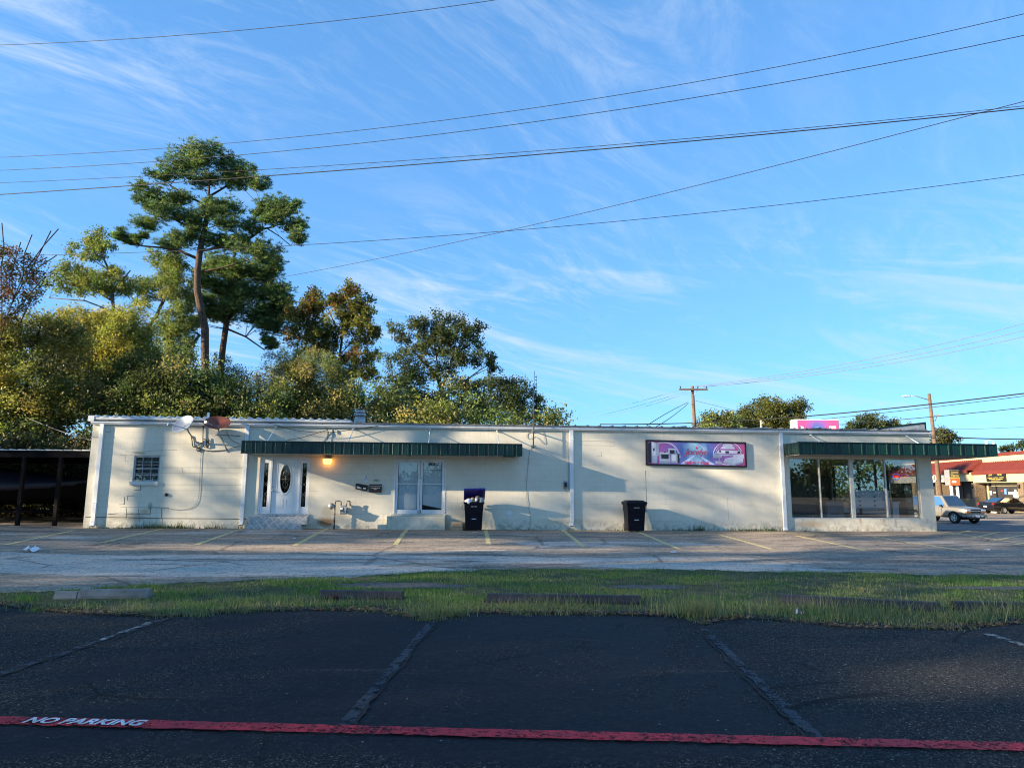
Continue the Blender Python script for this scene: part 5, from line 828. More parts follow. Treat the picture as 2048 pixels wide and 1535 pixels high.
rings = []
for x, w, zb, zt_ in st: rings.append([(x, -w*.7, zb-.12), (x, -w, zb), (x, -w*1.02, zb+.12), (x, -w*.9, zb+(zt_-zb)*.55), (x, -w*.35, zt_-.05+random.uniform(-.03, .03)), (x, 0, zt_), (x, w*.35, zt_-.05), (x, w*.9, zb+(zt_-zb)*.55), (x, w*1.02, zb+.12), (x, w, zb), (x, w*.7, zb-.12)])
for a, b in zip(rings[:-1], rings[1:]):
    for k in range(len(a)-1): m.face((a[k], a[k+1], b[k+1], b[k]), 0, True)
m.face(rings[0]); m.build('tarp', COVER, bt); m = MB(); rh = [[(x, -w*.95, zb+.05), (x, -w*.6, zb-.35), (x, 0, .62+.09*x*.3), (x, w*.6, zb-.35), (x, w*.95, zb+.05)] for x, w, zb, _ in st]
for a, b in zip(rh[:-1], rh[1:]):
    for k in range(4): m.face((a[k], a[k+1], b[k+1], b[k]), 0, True)
m.build('hull', DST, bt); m = MB(); m.tube([(0.2, -.7, .45), (4.6, -.7, .45), (6.8, 0, .45)], .05, 6); m.tube([(0.2, .7, .45), (4.6, .7, .45), (6.8, 0, .45)], .05, 6)
for x in (0.4, 2.0, 3.6): m.tube([(x, -.8, .45), (x, .8, .45)], .04, 6); m.tube([(x, -.6, .45), (x, -.6, 1.0)], .03, 6); m.tube([(x, .6, .45), (x, .6, 1.0)], .03, 6)
tr = m.build('trailer', DST, bt)
for sy in (-1, 1): m = MB(); m.lathe([(.08, -.1), (.30, -.1), (.33, -.06), (.33, .06), (.30, .1), (.08, .1)], (1.8, sy*.98, .33), 20, 0, 'y'); m.build('wheel', RUBBER, tr)
# ================================================================ poles and wires
POLEW = paint('creosote_pole', (0.15, 0.095, 0.062), 0.9, 0, 0.3, 3, 0.3, (0.07, 0.05, 0.04))
def gpt(u, v, Y): p = atY(u, v, Y); return p
p = gpt(1384.5, 772, 57); b = gpt(1392, 900, 57); k = (ground_z(b.x, 57)-p.z)/(b.z-p.z); foot = p.lerp(b, k)
up1 = thing('utility_pole', 'wooden utility pole with a crossarm beyond the roof, behind the wall sign', 'utility pole', foot); m = MB(); m.tube([Vector((0, 0, -.3)), p-foot], [.19, .13], 10); m.build('pole', POLEW, up1)
q = gpt(1386, 779, 57)-foot; m = MB(); m.box(q.x-1.2, q.x+1.17, -.24, -.12, q.z-.07, q.z+.06); m.build('crossarm', POLEW, up1); m = MB(); m.tube([(q.x-.38, -.18, q.z), (q.x, -.16, q.z-.5)], .025, 5); m.tube([(q.x+.38, -.18, q.z), (q.x, -.16, q.z-.5)], .025, 5); m.build('brace', GREYM, up1)
for dx in (-1.1, .36, 1.08): m = MB(); m.lathe([(.02, .06), (.02, .12), (.06, .13), (.05, .2), (.06, .24), (.02, .27)], (q.x+dx, -.18, q.z), 10); m.build('insulator', BLACKM, up1)
p = gpt(1858, 787, 58); b = gpt(1881, 990, 58); k = (ground_z(b.x, 58)-p.z)/(b.z-p.z); foot = p.lerp(b, k)
lp = thing('street_lamp', 'leaning wooden pole with a street lamp arm, beyond the right end of the shop', 'street lamp', foot); m = MB(); m.tube([Vector((0, 0, -.3)), p-foot], [.20, .125], 10); m.build('pole', POLEW, lp); q = p-foot; a = gpt(1856, 799, 58)-foot; h = gpt(1812, 792, 58)-foot
m = MB(); m.tube([a, a+Vector((-.5, -.1, .12)), a+Vector((-1.1, -.2, .28)), h+Vector((.25, 0, 0))], .035, 6); m.build('lamp_arm', GREYM, lp); m = MB(); m.box(h.x-.28, h.x+.3, h.y-.12, h.y+.12, h.z-.05, h.z+.06); m.tube([h, h+Vector((0, 0, .14))], .05, 8); m.build('lamp_head', paint('lamp_head_grey', (.5, .5, .5), .4), lp, .02)
f = gpt(1874, 832, 58)-foot; m = MB(); m.tube([gpt(1865.5, 840, 58)-foot, gpt(1871, 841, 58)-foot, f], .03, 6); m.prism([f+Vector((-.14, -.1, -.06)), f+Vector((.14, -.2, .06)), f+Vector((.14, -.2, .16)), f+Vector((-.14, -.1, .10))], (0, .22, 0)); m.build('floodlight', GREYM, lp)
p = gpt(1522, 840, 62); b = Vector((p.x, 62, ground_z(p.x, 62))); o = thing('service_post', 'short weathered post showing just above the roof left of the cabinet sign', 'post', b); m = MB(); m.tube([(0, 0, -.2), (0, 0, p.z-b.z)], .11, 8); m.build('post_shaft', paint('pale_post', (.40, .34, .24), .9, 0, .2), o); m = MB(); m.tube([(0, -.1, p.z-b.z-.3), (.15, -.25, p.z-b.z-.2)], .05, 6); m.build('bracket', GREYM, o)
p = gpt(1973, 881, 100); b = Vector((p.x, 100, -.2)); o = thing('parking_lot_lamp', 'white lamp post with a curved arm beyond the red roofed shops', 'street lamp', b); zt = p.z-b.z; m = MB(); m.tube([(0, 0, 0), (0, 0, zt)], .22, 8); WPOST = paint('white_post', (.7, .7, .68), .5); m.build('pole', WPOST, o); m = MB(); m.tube([(0, 0, zt-.3), (.25, 0, zt+.05), (.7, 0, zt+.1), (1.0, 0, zt-.05), (1.05, 0, zt-.3)], .06, 6); m.build('lamp_arm', WPOST, o); m = MB(); m.lathe([(.12, -.15), (.2, -.1), (.15, .1)], (1.05, 0, zt-.35), 8); m.build('lamp_head', WPOST, o)
WIREB = paint('wire_black', (0.008, 0.008, 0.010), .7); WIREP = paint('wire_pale', (.16, .16, .19), .7)
def wire(label, pts, Y0, Y1, r, mat=WIREB, ext=(350, 350), group='overhead wires', lash=None):
    us = np.array([a for a, _ in pts], float); vs = np.array([b for _, b in pts], float); deg = min(3, len(pts)-1) if len(pts) < 4 else 3; co = np.polyfit(us/1000, vs, min(deg, 2 if len(pts) < 5 else 3))
    u0, u1 = us[0]-ext[0], us[-1]+ext[1]; P = []
    for k in range(61):
        u = u0+(u1-u0)*k/60; t = (u-us[0])/(us[-1]-us[0]); Y = 1/((1-t)/Y0+t/Y1) if (1-t)/Y0+t/Y1 > 0.002 else 400
        P.append(atY(u, float(np.polyval(co, u/1000)), Y))
    m = MB(); m.tube(P, r, 5); o = tag(m.build('power_line', mat), label, 'overhead wire', group)
    return P
wire('topmost overhead wire, leaving the top of the sky left of centre', [(0, 90), (365, 71.5), (700, 37.5), (995, 0)], 26, 21, .011); wire('upper overhead wire of the close pair rising across the whole sky', [(0, 315), (240, 302), (700, 264), (1000, 224.5), (1400, 163), (1725, 100), (2048, 28)], 30, 19, .011); wire('lower overhead wire of the close pair rising across the whole sky', [(0, 341), (320, 322), (700, 290), (1000, 252), (1400, 194), (1725, 136), (2048, 71)], 30, 19, .012)
W4 = wire('thin messenger wire just above the thick cable, across the whole sky', [(0, 366), (320, 350), (700, 329.5), (1000, 307), (1400, 275), (1725, 245), (2048, 212)], 28, 20, .010); W5 = wire('thick black overhead cable below its thin messenger wire', [(0, 389), (320, 368), (700, 337.5), (1000, 317), (1400, 281), (1725, 249), (2048, 217)], 28, 20, .019)
m = MB()
for k in range(16, 44): m.tube([W4[k], W5[k].lerp(W5[k+1], .5), W4[k+1]], .003, 4)
tag(m.build('lashing_wire', WIREB), 'zigzag lashing between the thin messenger wire and the thick cable', 'overhead wire', 'overhead wires')
wire('steep overhead wire running from the pine tree up to the right edge', [(572, 553), (700, 528), (1010, 463), (1400, 369), (1725, 287), (1960, 226), (2048, 203)], 50, 24, .016, ext=(60, 350)); wire('lowest long wire, crossing in front of the pine and rising gently right', [(0, 512.6), (292, 503), (700, 484), (1000, 464.5), (1400, 426), (1725, 390), (2048, 350)], 34, 26, .013)
wire('thick dark cable past the street lamp pole, highest of three at right', [(1400, 845), (1520, 838), (1618, 832), (1850, 809), (2048, 786.5)], 60, 48, .045, ext=(200, 400)); wire('thin wire just under the thick cable at the street lamp pole', [(1640, 838), (1750, 828), (1875, 812), (2048, 792)], 60, 48, .022, ext=(20, 400)); wire('dark wire below the floodlight on the leaning pole', [(1690, 848.5), (1772, 840), (1875, 833), (2048, 815)], 60, 48, .028, ext=(20, 400)); wire('thick level cable leaving the leaning pole to the right above the awning', [(1885, 873.5), (1960, 876.5), (2048, 878)], 60, 62, .05, ext=(5, 500)); wire('faint level wire high over the red roofed shops', [(1885, 858), (1960, 857), (2048, 853)], 60, 62, .015, WIREP, ext=(5, 500))
wire('pale wire from the crossarm to upper right, top of three', [(1400, 771), (1716, 723), (1880, 688), (2048, 647)], 57, 44, .018, WIREP, (20, 400)); wire('pale wire from the crossarm to upper right, middle of three', [(1400, 772), (1716, 731), (1880, 699), (2048, 661)], 57, 44, .018, WIREP, (10, 400)); wire('pale wire from the crossarm to upper right, bottom of three', [(1412, 773), (1716, 737), (1880, 709), (2048, 673)], 57, 44, .018, WIREP, (10, 400))
for k, (a, b, c) in enumerate((((1095, 845), (1177, 829), (1261, 806)), ((1110, 846), (1206, 829), (1290, 807)), ((1125, 846), (1227, 828), (1307, 808)))): wire(('top', 'middle', 'bottom')[k]+' of three faint grey wires sloping down behind the roof left of the utility pole', [a, b, c, (1370+14*k, 777)], 110, 57, .014, WIREP, (100, 0))
wire('upper of two service wires dropping from the utility pole to the roof', [(1293, 851), (1330, 828), (1376, 804)], 33, 57, .02, WIREB, (0, 0)); wire('lower of two service wires dropping from the utility pole to the roof', [(1312, 853), (1345, 832), (1377, 806)], 33, 57, .02, WIREB, (0, 0)); wire('wire sagging from the utility pole behind the yellow green tree', [(1391, 801), (1440, 813), (1500, 828)], 57, 75, .014, WIREB, (0, 60))
wire('short grey wire sagging from the thicket to the left corner of the shop', [(95, 852), (140, 868), (183, 880)], 30, 25, .012, GCABLE, (40, 0))
# ================================================================ vehicles
def bool_cut(o, cutters):
    for c in cutters:
        md = o.modifiers.new('cut', 'BOOLEAN'); md.operation = 'DIFFERENCE'; md.object = c; md.solver = 'EXACT'
    dg = bpy.context.evaluated_depsgraph_get(); me = bpy.data.meshes.new_from_object(o.evaluated_get(dg)); nm = o.data.name; o.modifiers.clear(); o.data = me; me.name = nm
    for c in cutters: bpy.data.objects.remove(c)
def loft(m, st, mi=0):
    rings = []
    for x, zb, zt, w in st:
        h = zt-zb; half = [(0, zb), (w*.80, zb), (w*.97, zb+h*.14), (w, zb+h*.42), (w*.985, zb+h*.72), (w*.93, zt-h*.06), (w*.80, zt), (w*.4, zt+.018), (0, zt+.025)]
        rings.append([(x, -y, z) for y, z in half]+[(x, y, z) for y, z in half[-2:0:-1]])
    for a, b in zip(rings[:-1], rings[1:]):
        n = len(a)
        for k in range(n): m.face((a[k], a[(k+1) % n], b[(k+1) % n], b[k]), mi, True)
    m.face(rings[0][::-1], mi); m.face(rings[-1], mi)
def car(name, label, cat, loc, rotz, st, base, roof, wheels, wr, bodym, gl, trim, rimm):
    o = thing(name, label, cat, loc, rotz); m = MB(); loft(m, st); bd = m.build('body', [bodym, BLACKM], o)
    cs = []
    for wx, w in wheels:
        for sy in (-1, 1):
            c = MB(); c.lathe([(wr*1.17, -0.16), (wr*1.17, 0.2)], (wx, sy*(w-.06), wr), 28, 0, 'y'); cs.append(c.build('cutter', BLACKM, o))
    bpy.context.view_layer.update(); bool_cut(bd, cs); bd.data.set_sharp_from_angle(angle=math.radians(38))
    well = MB(); 
    for wx, w in wheels: well.box(wx-wr*1.3, wx+wr*1.3, -w*.72, w*.72, .22, .22+wr*1.7)
    well.build('wheel_well', RUBBER, o)
    # cabin: base and roof rectangles (x0 rear, x1 front, half width, z rear, z front)
    (bx0, bx1, bw, bz0, bz1), (rx0, rx1, rw, rz) = base, roof
    B = [Vector((bx0, -bw, bz0)), Vector((bx1, -bw, bz1)), Vector((bx1, bw, bz1)), Vector((bx0, bw, bz0))]; T = [Vector((rx0, -rw, rz)), Vector((rx1, -rw, rz)), Vector((rx1, rw, rz)), Vector((rx0, rw, rz))]
    m = MB(); m.face(T); crown = [v+Vector((0, 0, .03)) for v in T]
    for k in range(4): m.face((B[k], B[(k+1) % 4], T[(k+1) % 4], T[k]))
    cab = m.build('cabin', bodym, o, .05, 3)
    def pane(nm, quad, du0, du1, dv0, dv1):
        a, b, c, d = quad; nrm = (b-a).cross(d-a).normalized(); ctr = sum(B, Vector())/4
        if nrm.dot((a+c)/2-(ctr+Vector((0, 0, .2)))) < 0: nrm = -nrm
        def P(u, v): return a.lerp(b, u).lerp(d.lerp(c, u), v)+nrm*.008
        q = MB(); q.face((P(du0, dv0), P(du1, dv0), P(du1, dv1), P(du0, dv1))); q.build(nm, gl, cab)
    pane('windshield', (B[1], B[2], T[2], T[1]), .06, .94, .08, .93); pane('rear_window', (B[3], B[0], T[0], T[3]), .08, .92, .1, .9)
    for k0, k1 in ((0, 1), (3, 2)):
        for lo, hi in ((.10, .47), (.51, .93)): pane('side_window', (B[k0], B[k1], T[k1], T[k0]), lo, hi, .08, .88)
    for wx, w in wheels:
        for sy in (-1, 1):
            c = (wx, sy*(w-.10), wr); q = MB(); q.lathe([(wr*.62, -.10), (wr*.93, -.11), (wr, -.07), (wr, .07), (wr*.93, .11), (wr*.62, .10)], c, 28, 0, 'y', 1, 1, False); wh = q.build('wheel', RUBBER, o); q = MB(); q.lathe([(wr*.63, sy*.02), (wr*.64, sy*.095), (wr*.54, sy*.10), (wr*.50, sy*.05)], c, 24, 0, 'y', 1, 1, False); q.lathe([(.001, sy*.085), (wr*.16, sy*.08), (wr*.2, sy*.04)], c, 12, 0, 'y')
            for a in range(5):
                th = a*2*math.pi/5; d = Vector((math.cos(th), 0, math.sin(th))); e = Vector((-math.sin(th), 0, math.cos(th)))*wr*.11; cc = Vector(c)+Vector((0, sy*.07, 0)); q.prism([cc+d*wr*.1-e, cc+d*wr*.58-e*.8, cc+d*wr*.58+e*.8, cc+d*wr*.1+e], (0, sy*.02, 0))
            q.build('rim', rimm, wh)
    return o
SILV = paint('champagne_silver', (0.25, 0.23, 0.195), .3, .4, .06, 2, 0); CARBLK = paint('black_car_paint', (0.008, 0.009, 0.014), .12, .1, .1, 2, 0); CARG = m_glass('car_glass', (.16, .19, .20), 1.6); RIM = paint('alloy_rim', (.55, .53, .48), .35, .1, .1); LAMP = paint('headlamp_lens', (.72, .72, .68), .12, .1, .05); AMB = paint('amber_lens', (.55, .17, .015), .2); REDL = paint('red_lens', (.35, .012, .02), .2); CHR = paint('chrome', (.6, .6, .6), .15, 1, .05); PLATE = paint('licence_plate', (.62, .64, .66), .5)
tp = atY(1895, 1042, 43.5); tv = car('pickup_truck', 'champagne silver compact truck nosing out past the corner of the shop', 'truck', (27.65, 44.5, ground_z(27.2, 44.5)+.035), math.radians(-73), [(-2.25, .5, .95, .74), (-2.15, .42, 1.0, .83), (-1.3, .36, 1.02, .86), (0, .34, 1.01, .865), (.78, .34, 1.02, .865), (1.0, .34, 1.02, .86), (1.55, .36, .985, .85), (1.95, .40, .94, .82), (2.12, .44, .90, .78), (2.18, .50, .86, .74)], (-2.1, 1.06, .80, .98, .99), (-1.95, .52, .66, 1.69), ((1.42, .86), (-1.35, .86)), .345, SILV, CARG, None, RIM)
m = MB(); m.box(2.17, 2.32, -.80, .80, .40, .56); m.box(2.0, 2.2, -.85, .85, .40, .56); m.build('bumper', SILV, tv, .03, 3); m = MB(); m.box(2.20, 2.245, -.42, .42, .66, .86); m.build('grille', BLACKM, tv, .01); quick('grille_bar', CHR, tv, (2.245, 2.26, -.42, .42, .74, .785), bevel=.004)
for sy in (-1, 1):
    y0, y1 = sorted((sy*.43, sy*.78)); quick('headlight', LAMP, tv, (2.14, 2.25, y0, y1, .745, .86), bevel=.02); quick('turn_signal', AMB, tv, (2.13, 2.255, y0, y1, .65, .735), bevel=.012); y0, y1 = sorted((sy*.86, sy*1.02)); quick('wing_mirror', BLACKM, tv, (.62, .72, y0, y1, .98, 1.12), bevel=.02); quick('fog_lamp', LAMP, tv, (2.31, 2.33, *sorted((sy*.32, sy*.44)), .42, .49))
quick('licence_plate', PLATE, tv, (2.32, 2.335, -.16, .16, .38, .52)); quick('lower_valance', BLACKM, tv, (2.1, 2.3, -.6, .6, .32, .41)); quick('door_seam', BLACKM, tv, (.62, .63, -.874, -.862, .42, .96), (-.42, -.41, -.876, -.864, .42, .96)); quick('dashboard_sheet', paint('pale_dash', (.5, .47, .3), .6), tv, (.5, .8, -.45, .2, .98, 1.0))
sp = atY(2014, 1016, 64); sd = car('sedan', 'shiny black sedan parked outside the red roofed shops', 'car', (sp.x, 64, ground_z(sp.x, 64)), math.radians(14), [(-2.44, .48, .96, .66), (-2.36, .36, 1.04, .80), (-1.95, .28, 1.08, .88), (-1.35, .25, 1.03, .915), (0, .22, .96, .92), (1.0, .22, .94, .915), (1.5, .24, .87, .90), (2.1, .28, .76, .84), (2.4, .38, .64, .68)], (-2.0, 1.15, .76, 1.04, .92), (-.85, .35, .57, 1.46), ((1.45, .91), (-1.35, .91)), .335, CARBLK, CARG, None, RIM)
for sy in (-1, 1): quick('tail_light', REDL, sd, (-2.43, -2.20, *sorted((sy*.42, sy*.80)), .82, .95), bevel=.02)
quick('licence_plate', PLATE, sd, (-2.475, -2.46, -.17, .17, .60, .72)); quick('rear_bumper', CARBLK, sd, (-2.48, -2.3, -.78, .78, .36, .56), bevel=.04); quick('window_trim', CHR, sd, (-1.7, 1.0, -.80, -.785, .985, 1.0), bevel=.003)
for k, (u, v, d) in enumerate(((1984, 1014.5, 66), (2011, 1015, 65), (2033, 1015, 63.5))):
    a = atY(u, v, d); m = MB(); m.prism([(0, -.09, 0), (0, -.06, .13), (0, .06, .13), (0, .09, 0)], (1.7, 0, 0)); tag(m.build('wheel_stop', paint('cream_stop', (.62, .55, .38), .85), None, .01, 2, (a.x-.8, d+1.2, ground_z(a.x, d)), math.radians(75)), ('cream wheel stop under the tail of the black sedan', 'cream wheel stop under the middle of the black sedan', 'cream wheel stop under the nose of the black sedan')[k], 'wheel stop', 'cream wheel stops by the black sedan')
# ================================================================ red roofed shops across the road
MO = Vector((48.85, 52.0, 0)); MD = Vector((0.115, 0.9934, 0)).normalized(); MN = Vector((-MD.y, MD.x, 0)); MANG = math.atan2(MD.y, MD.x)   # t runs away from us along the front, MN points at the road
def mpix(u, v, off=0.0):
    r = ray(u, v); q = MO+MN*off; t = (q-EYE).dot(MN)/r.dot(MN); p = EYE+r*t; return (p-MO).dot(MD), p.z
def cf(x, y): return (1860+x/7.676, 860+y/7.676)
mall = thing('shop_row', 'cream shop row with red metal roofs across the road', 'building', MO, MANG)   # local x = t, local -y... faces the road on +y
CREAM = paint('cream_stucco', (0.50, 0.42, 0.25), .85, 0, .08, 1.5, .1); REDR = paint('red_roof_metal', (0.17, 0.030, 0.019), .6, .1, .15, 2); STONE = paint('tan_stone', (0.20, 0.145, 0.09), .9, 0, .6, 9, .4, (.16, .10, .06)); WALLW = paint('grey_white_fascia', (.34, .32, .30), .8, 0, .1); BROWN = paint('brown_trim', (.10, .055, .03), .7, 0, .3); SHOPDK = paint('dim_shop', (.03, .028, .028), .8, 0, .5, 1.5)
tB, _ = mpix(*cf(643, 640), 1.2); T0, T1 = -12.0, 46.0; zg = -0.5
def z_at(x, y, off=0.0): return mpix(*cf(x, y), off)[1]
zpar = z_at(1100, 345); zeR = z_at(900, 648, 1.2); zeL = z_at(400, 640, 1.6)
m = MB(); m.box(T0, T1, -14, 0, zg, zpar-.3); m.build('wall', CREAM, mall); m = MB(); m.box(T0-.1, T1+.1, -14, .12, zpar-.3, zpar); m.build('parapet_cap', REDR, mall)
def slope(t0, t1, out, ze, zt, name):
    m = MB(); m.face(((t0, out, ze), (t1, out, ze), (t1, 0.02, zt), (t0, 0.02, zt))); m.face(((t0, out, ze), (t0, 0.02, zt), (t0, 0.02, ze))); m.face(((t1, out, ze), (t1, .02, ze), (t1, .02, zt))); m.face(((t0, out, ze), (t0, .02, ze), (t1, .02, ze), (t1, out, ze))); m.box(t0-.03, t1+.03, out-.02, out+.10, ze-.30, ze+.05); t = t0+.2
    while t < t1: m.prism([(t-.03, out, ze+.05), (t-.03, .02, zt+.06), (t-.03, .02, zt), (t-.03, out, ze)], (.06, 0, 0)); t += .42
    return m.build(name, REDR, mall)
slope(T0, tB, 1.2, zeR+.12, zeR+1.15, 'roof'); slope(tB, T1, 1.7, zeL+.12, zeL+1.3, 'roof')
zsR = z_at(1100, 800, .9); zsL = z_at(550, 785, 1.3)
m = MB(); m.box(T0, tB, .35, 1.15, zsR, zeR-.12); m.build('fascia', CREAM, mall); tW, _ = mpix(*cf(300, 720), 1.3); m = MB(); m.box(tB, tW-.02, .35, 1.4, zsL, zeL-.12); m.build('fascia', CREAM, mall); quick('fascia', WALLW, mall, (tW, T1, .35, 1.45, zsL-.05, zeL-.12))
# shop fronts: dark glass, stone piers, low brick wall
quick('shop_glass', [SHOPDK], mall, (T0+.2, tB-.4, .05, .10, 0.3, zsR+.25)); quick('shop_glass', [SHOPDK], mall, (tB+.3, T1-.3, .05, .10, .75, zsL+.2)); quick('low_wall', STONE, mall, (tB+.3, T1-.3, .02, .25, zg, .75)); 
for x0, x1 in ((712, 652), (1443, 1360)):
    t0, _ = mpix(*cf(x0, 1000), 1.1); t1, _ = mpix(*cf(x1, 1000), 1.1); t0, t1 = sorted((t0, t1)); quick('stone_pier', STONE, mall, (t0, t1, .1, 1.12, zg, zsR), bevel=.02); m = MB(); m.lathe([(.07, .25), (.10, .15), (.08, -.1), (.03, -.15)], ((t0+t1)/2, 1.24, 2.0), 8); m.build('wall_lamp', BLACKM, mall)
for t in (tB+7.2, tB+13.5, tB+20): quick('stone_pier', STONE, mall, (t, t+.9, .1, 1.3, zg, zsL))
for x in (910, 830, 1040): t0, _ = mpix(*cf(x, 1000), .12); quick('window_mullion', CREAM if x != 1040 else BLACKM, mall, (t0, t0+.14, .10, .20, .2, zsR+.2))
for x in (515, 330, 440): t0, _ = mpix(*cf(x, 950), .12); quick('window_mullion', BROWN, mall, (t0, t0+.22, .10, .2, .7, zsL+.2))
t0, _ = mpix(*cf(1000, 830), .2); quick('transom_board', CREAM, mall, (T0+2, tB-1.6, .10, .2, zsR-.35, zsR+.2)); rnd = random.Random(3)
for k, (x, y, w, h, c) in enumerate(((935, 960, 22, 60, (.7, .7, .68)), (1000, 955, 60, 10, (.7, .7, .7)), (1105, 930, 30, 20, (.55, .05, .04)), (1160, 940, 26, 80, (.12, .25, .5)), (1240, 965, 60, 40, (.7, .7, .7)), (1320, 990, 60, 90, (.75, .75, .72)), (1310, 930, 26, 40, (.7, .7, .7)))):
    t0, z0 = mpix(*cf(x-w/2, y+h/2), .12); t1, z1 = mpix(*cf(x+w/2, y-h/2), .12); t0, t1 = sorted((t0, t1)); quick('window_display', paint('display_%d' % k, c, .7), mall, (t0, t1, .11, .14, z0, z1))
def mall_text(par, txt, u, v, off, size, mat, shear=0, bold=.01, xs=1.0, nm='lettering'):
    t, z = mpix(u, v, off); return text_obj(nm, txt, size, mat, par, Matrix.Translation((t, off, z)) @ Matrix.Rotation(math.pi, 4, 'Z') @ Matrix.Rotation(math.pi/2, 4, 'X'), .02, shear, bold, 1.0, 'CENTER', xs)
INK = paint('sign_black', (.015, .014, .012), .4); GOLD = paint('sign_gold', (.46, .33, .08), .4); WSIGN = paint('sign_white', (.8, .8, .78), .4)
def loc_on(par, name, label, cat): o = thing(name, label, cat, MO, MANG); return o
ts = loc_on(mall, 'tattoo_sign', 'big TATTOO channel lettering on the grey fascia behind the leaning pole', 'sign'); zc = (zsL-.05+zeL-.12)/2; tt_, _ = mpix(*cf(20, 735), 1.5)
text_obj('letters', 'TATTOO', 1.15, WSIGN, ts, Matrix.Translation((tt_+.1, 1.50, zc)) @ Matrix.Rotation(math.pi, 4, 'Z') @ Matrix.Rotation(math.pi/2, 4, 'X'), .05, 0, .03, 1.05); text_obj('letter_edge', 'TATTOO', 1.15, INK, ts, Matrix.Translation((tt_+.1, 1.47, zc)) @ Matrix.Rotation(math.pi, 4, 'Z') @ Matrix.Rotation(math.pi/2, 4, 'X'), .04, 0, .09, 1.05)
def wallsign(name, label, x0, x1, y0, y1, off):
    o = loc_on(mall, name, label, 'sign'); a, z0 = mpix(*cf(x0, y1), off); b, z1 = mpix(*cf(x1, y0), off); lo, hi = sorted((a, b)); quick('panel', INK, o, (lo, hi, off-.06, off, z0, z1)); return o, lo, hi, z0, z1
js, lo, hi, z0, z1 = wallsign('jewellery_sign', 'black shop sign with gold lettering under the red eave', 868, 1150, 620, 790, 1.25); tc = (lo+hi)/2; w = hi-lo; h = z1-z0
def ml(par, txt, t, z, size, mat, shear, bold, xs, off): return text_obj('lettering', txt, size, mat, par, Matrix.Translation((t, off, z)) @ Matrix.Rotation(math.pi, 4, 'Z') @ Matrix.Rotation(math.pi/2, 4, 'X'), .008, shear, bold, 1.0, 'CENTER', xs)
ml(js, 'Joyeria', tc+w*.26, z1-h*.30, h*.36, GOLD, .4, .006, w*.11/h/.1*.16, 1.262); ml(js, 'Veros', tc-w*.2, z1-h*.26, h*.44, GOLD, 0, .03, w*.11/h/.1*.20, 1.262); m = MB()
for k, (zz, n, ww) in enumerate(((.62, 3, .86), (.76, 2, .74), (.90, 1, .5))):
    for q in range(n): a = tc-w*ww/2+w*ww*q/n; m.box(a+w*.02, a+w*ww/n-w*.02, 1.25, 1.262, z1-h*zz-h*.03, z1-h*zz+h*.03)
m.build('small_print', GOLD, js)
# roadside double panel sign on two white posts
a = atY(1901.5, 970, 55); b = atY(1919.5, 970, 55); zt = atY(1910, 939, 55).z; zm = atY(1910, 955, 55).z; zb = atY(1910, 970, 55).z; w = (b-a).length; g = ground_z(a.x, 55)
rs = thing('roadside_sign', 'roadside sign with a gold on black panel over an orange panel on two white posts', 'sign', (a.x, 55, g), math.radians(-6)); zt -= g; zm -= g; zb -= g; quick('cabinet', paint('sign_side_grey', (.25, .24, .24), .6), rs, (-.02, w+.02, .02, .8, zb, zt)); quick('panel', paint('brown_black_panel', (.05, .042, .028), .5), rs, (0, w, -.01, .02, zm+.05, zt-.02)); quick('strip', GOLD, rs, (0, w, -.012, .02, zm-.06, zm+.05)); quick('panel', paint('orange_panel', (.55, .12, .025), .45), rs, (0, w, -.01, .02, zb, zm-.06))
text_obj('lettering', 'Joyeria', .26, GOLD, rs, UP(w*.5, -.016, zt-.20), .003, .35, .004, 1, 'CENTER', .72); text_obj('lettering', 'Veros', .30, GOLD, rs, UP(w*.5, -.016, zt-.46), .003, 0, .012, 1, 'CENTER', .80); text_obj('lettering', 'rio', .30, WSIGN, rs, UP(w*.36, -.016, (zb+zm)/2), .003, .2, .01)
for x in (.08, w-.18): quick('post', WPOST, rs, (x, x+.16, .2, .36, -.3, zb), bevel=.01)
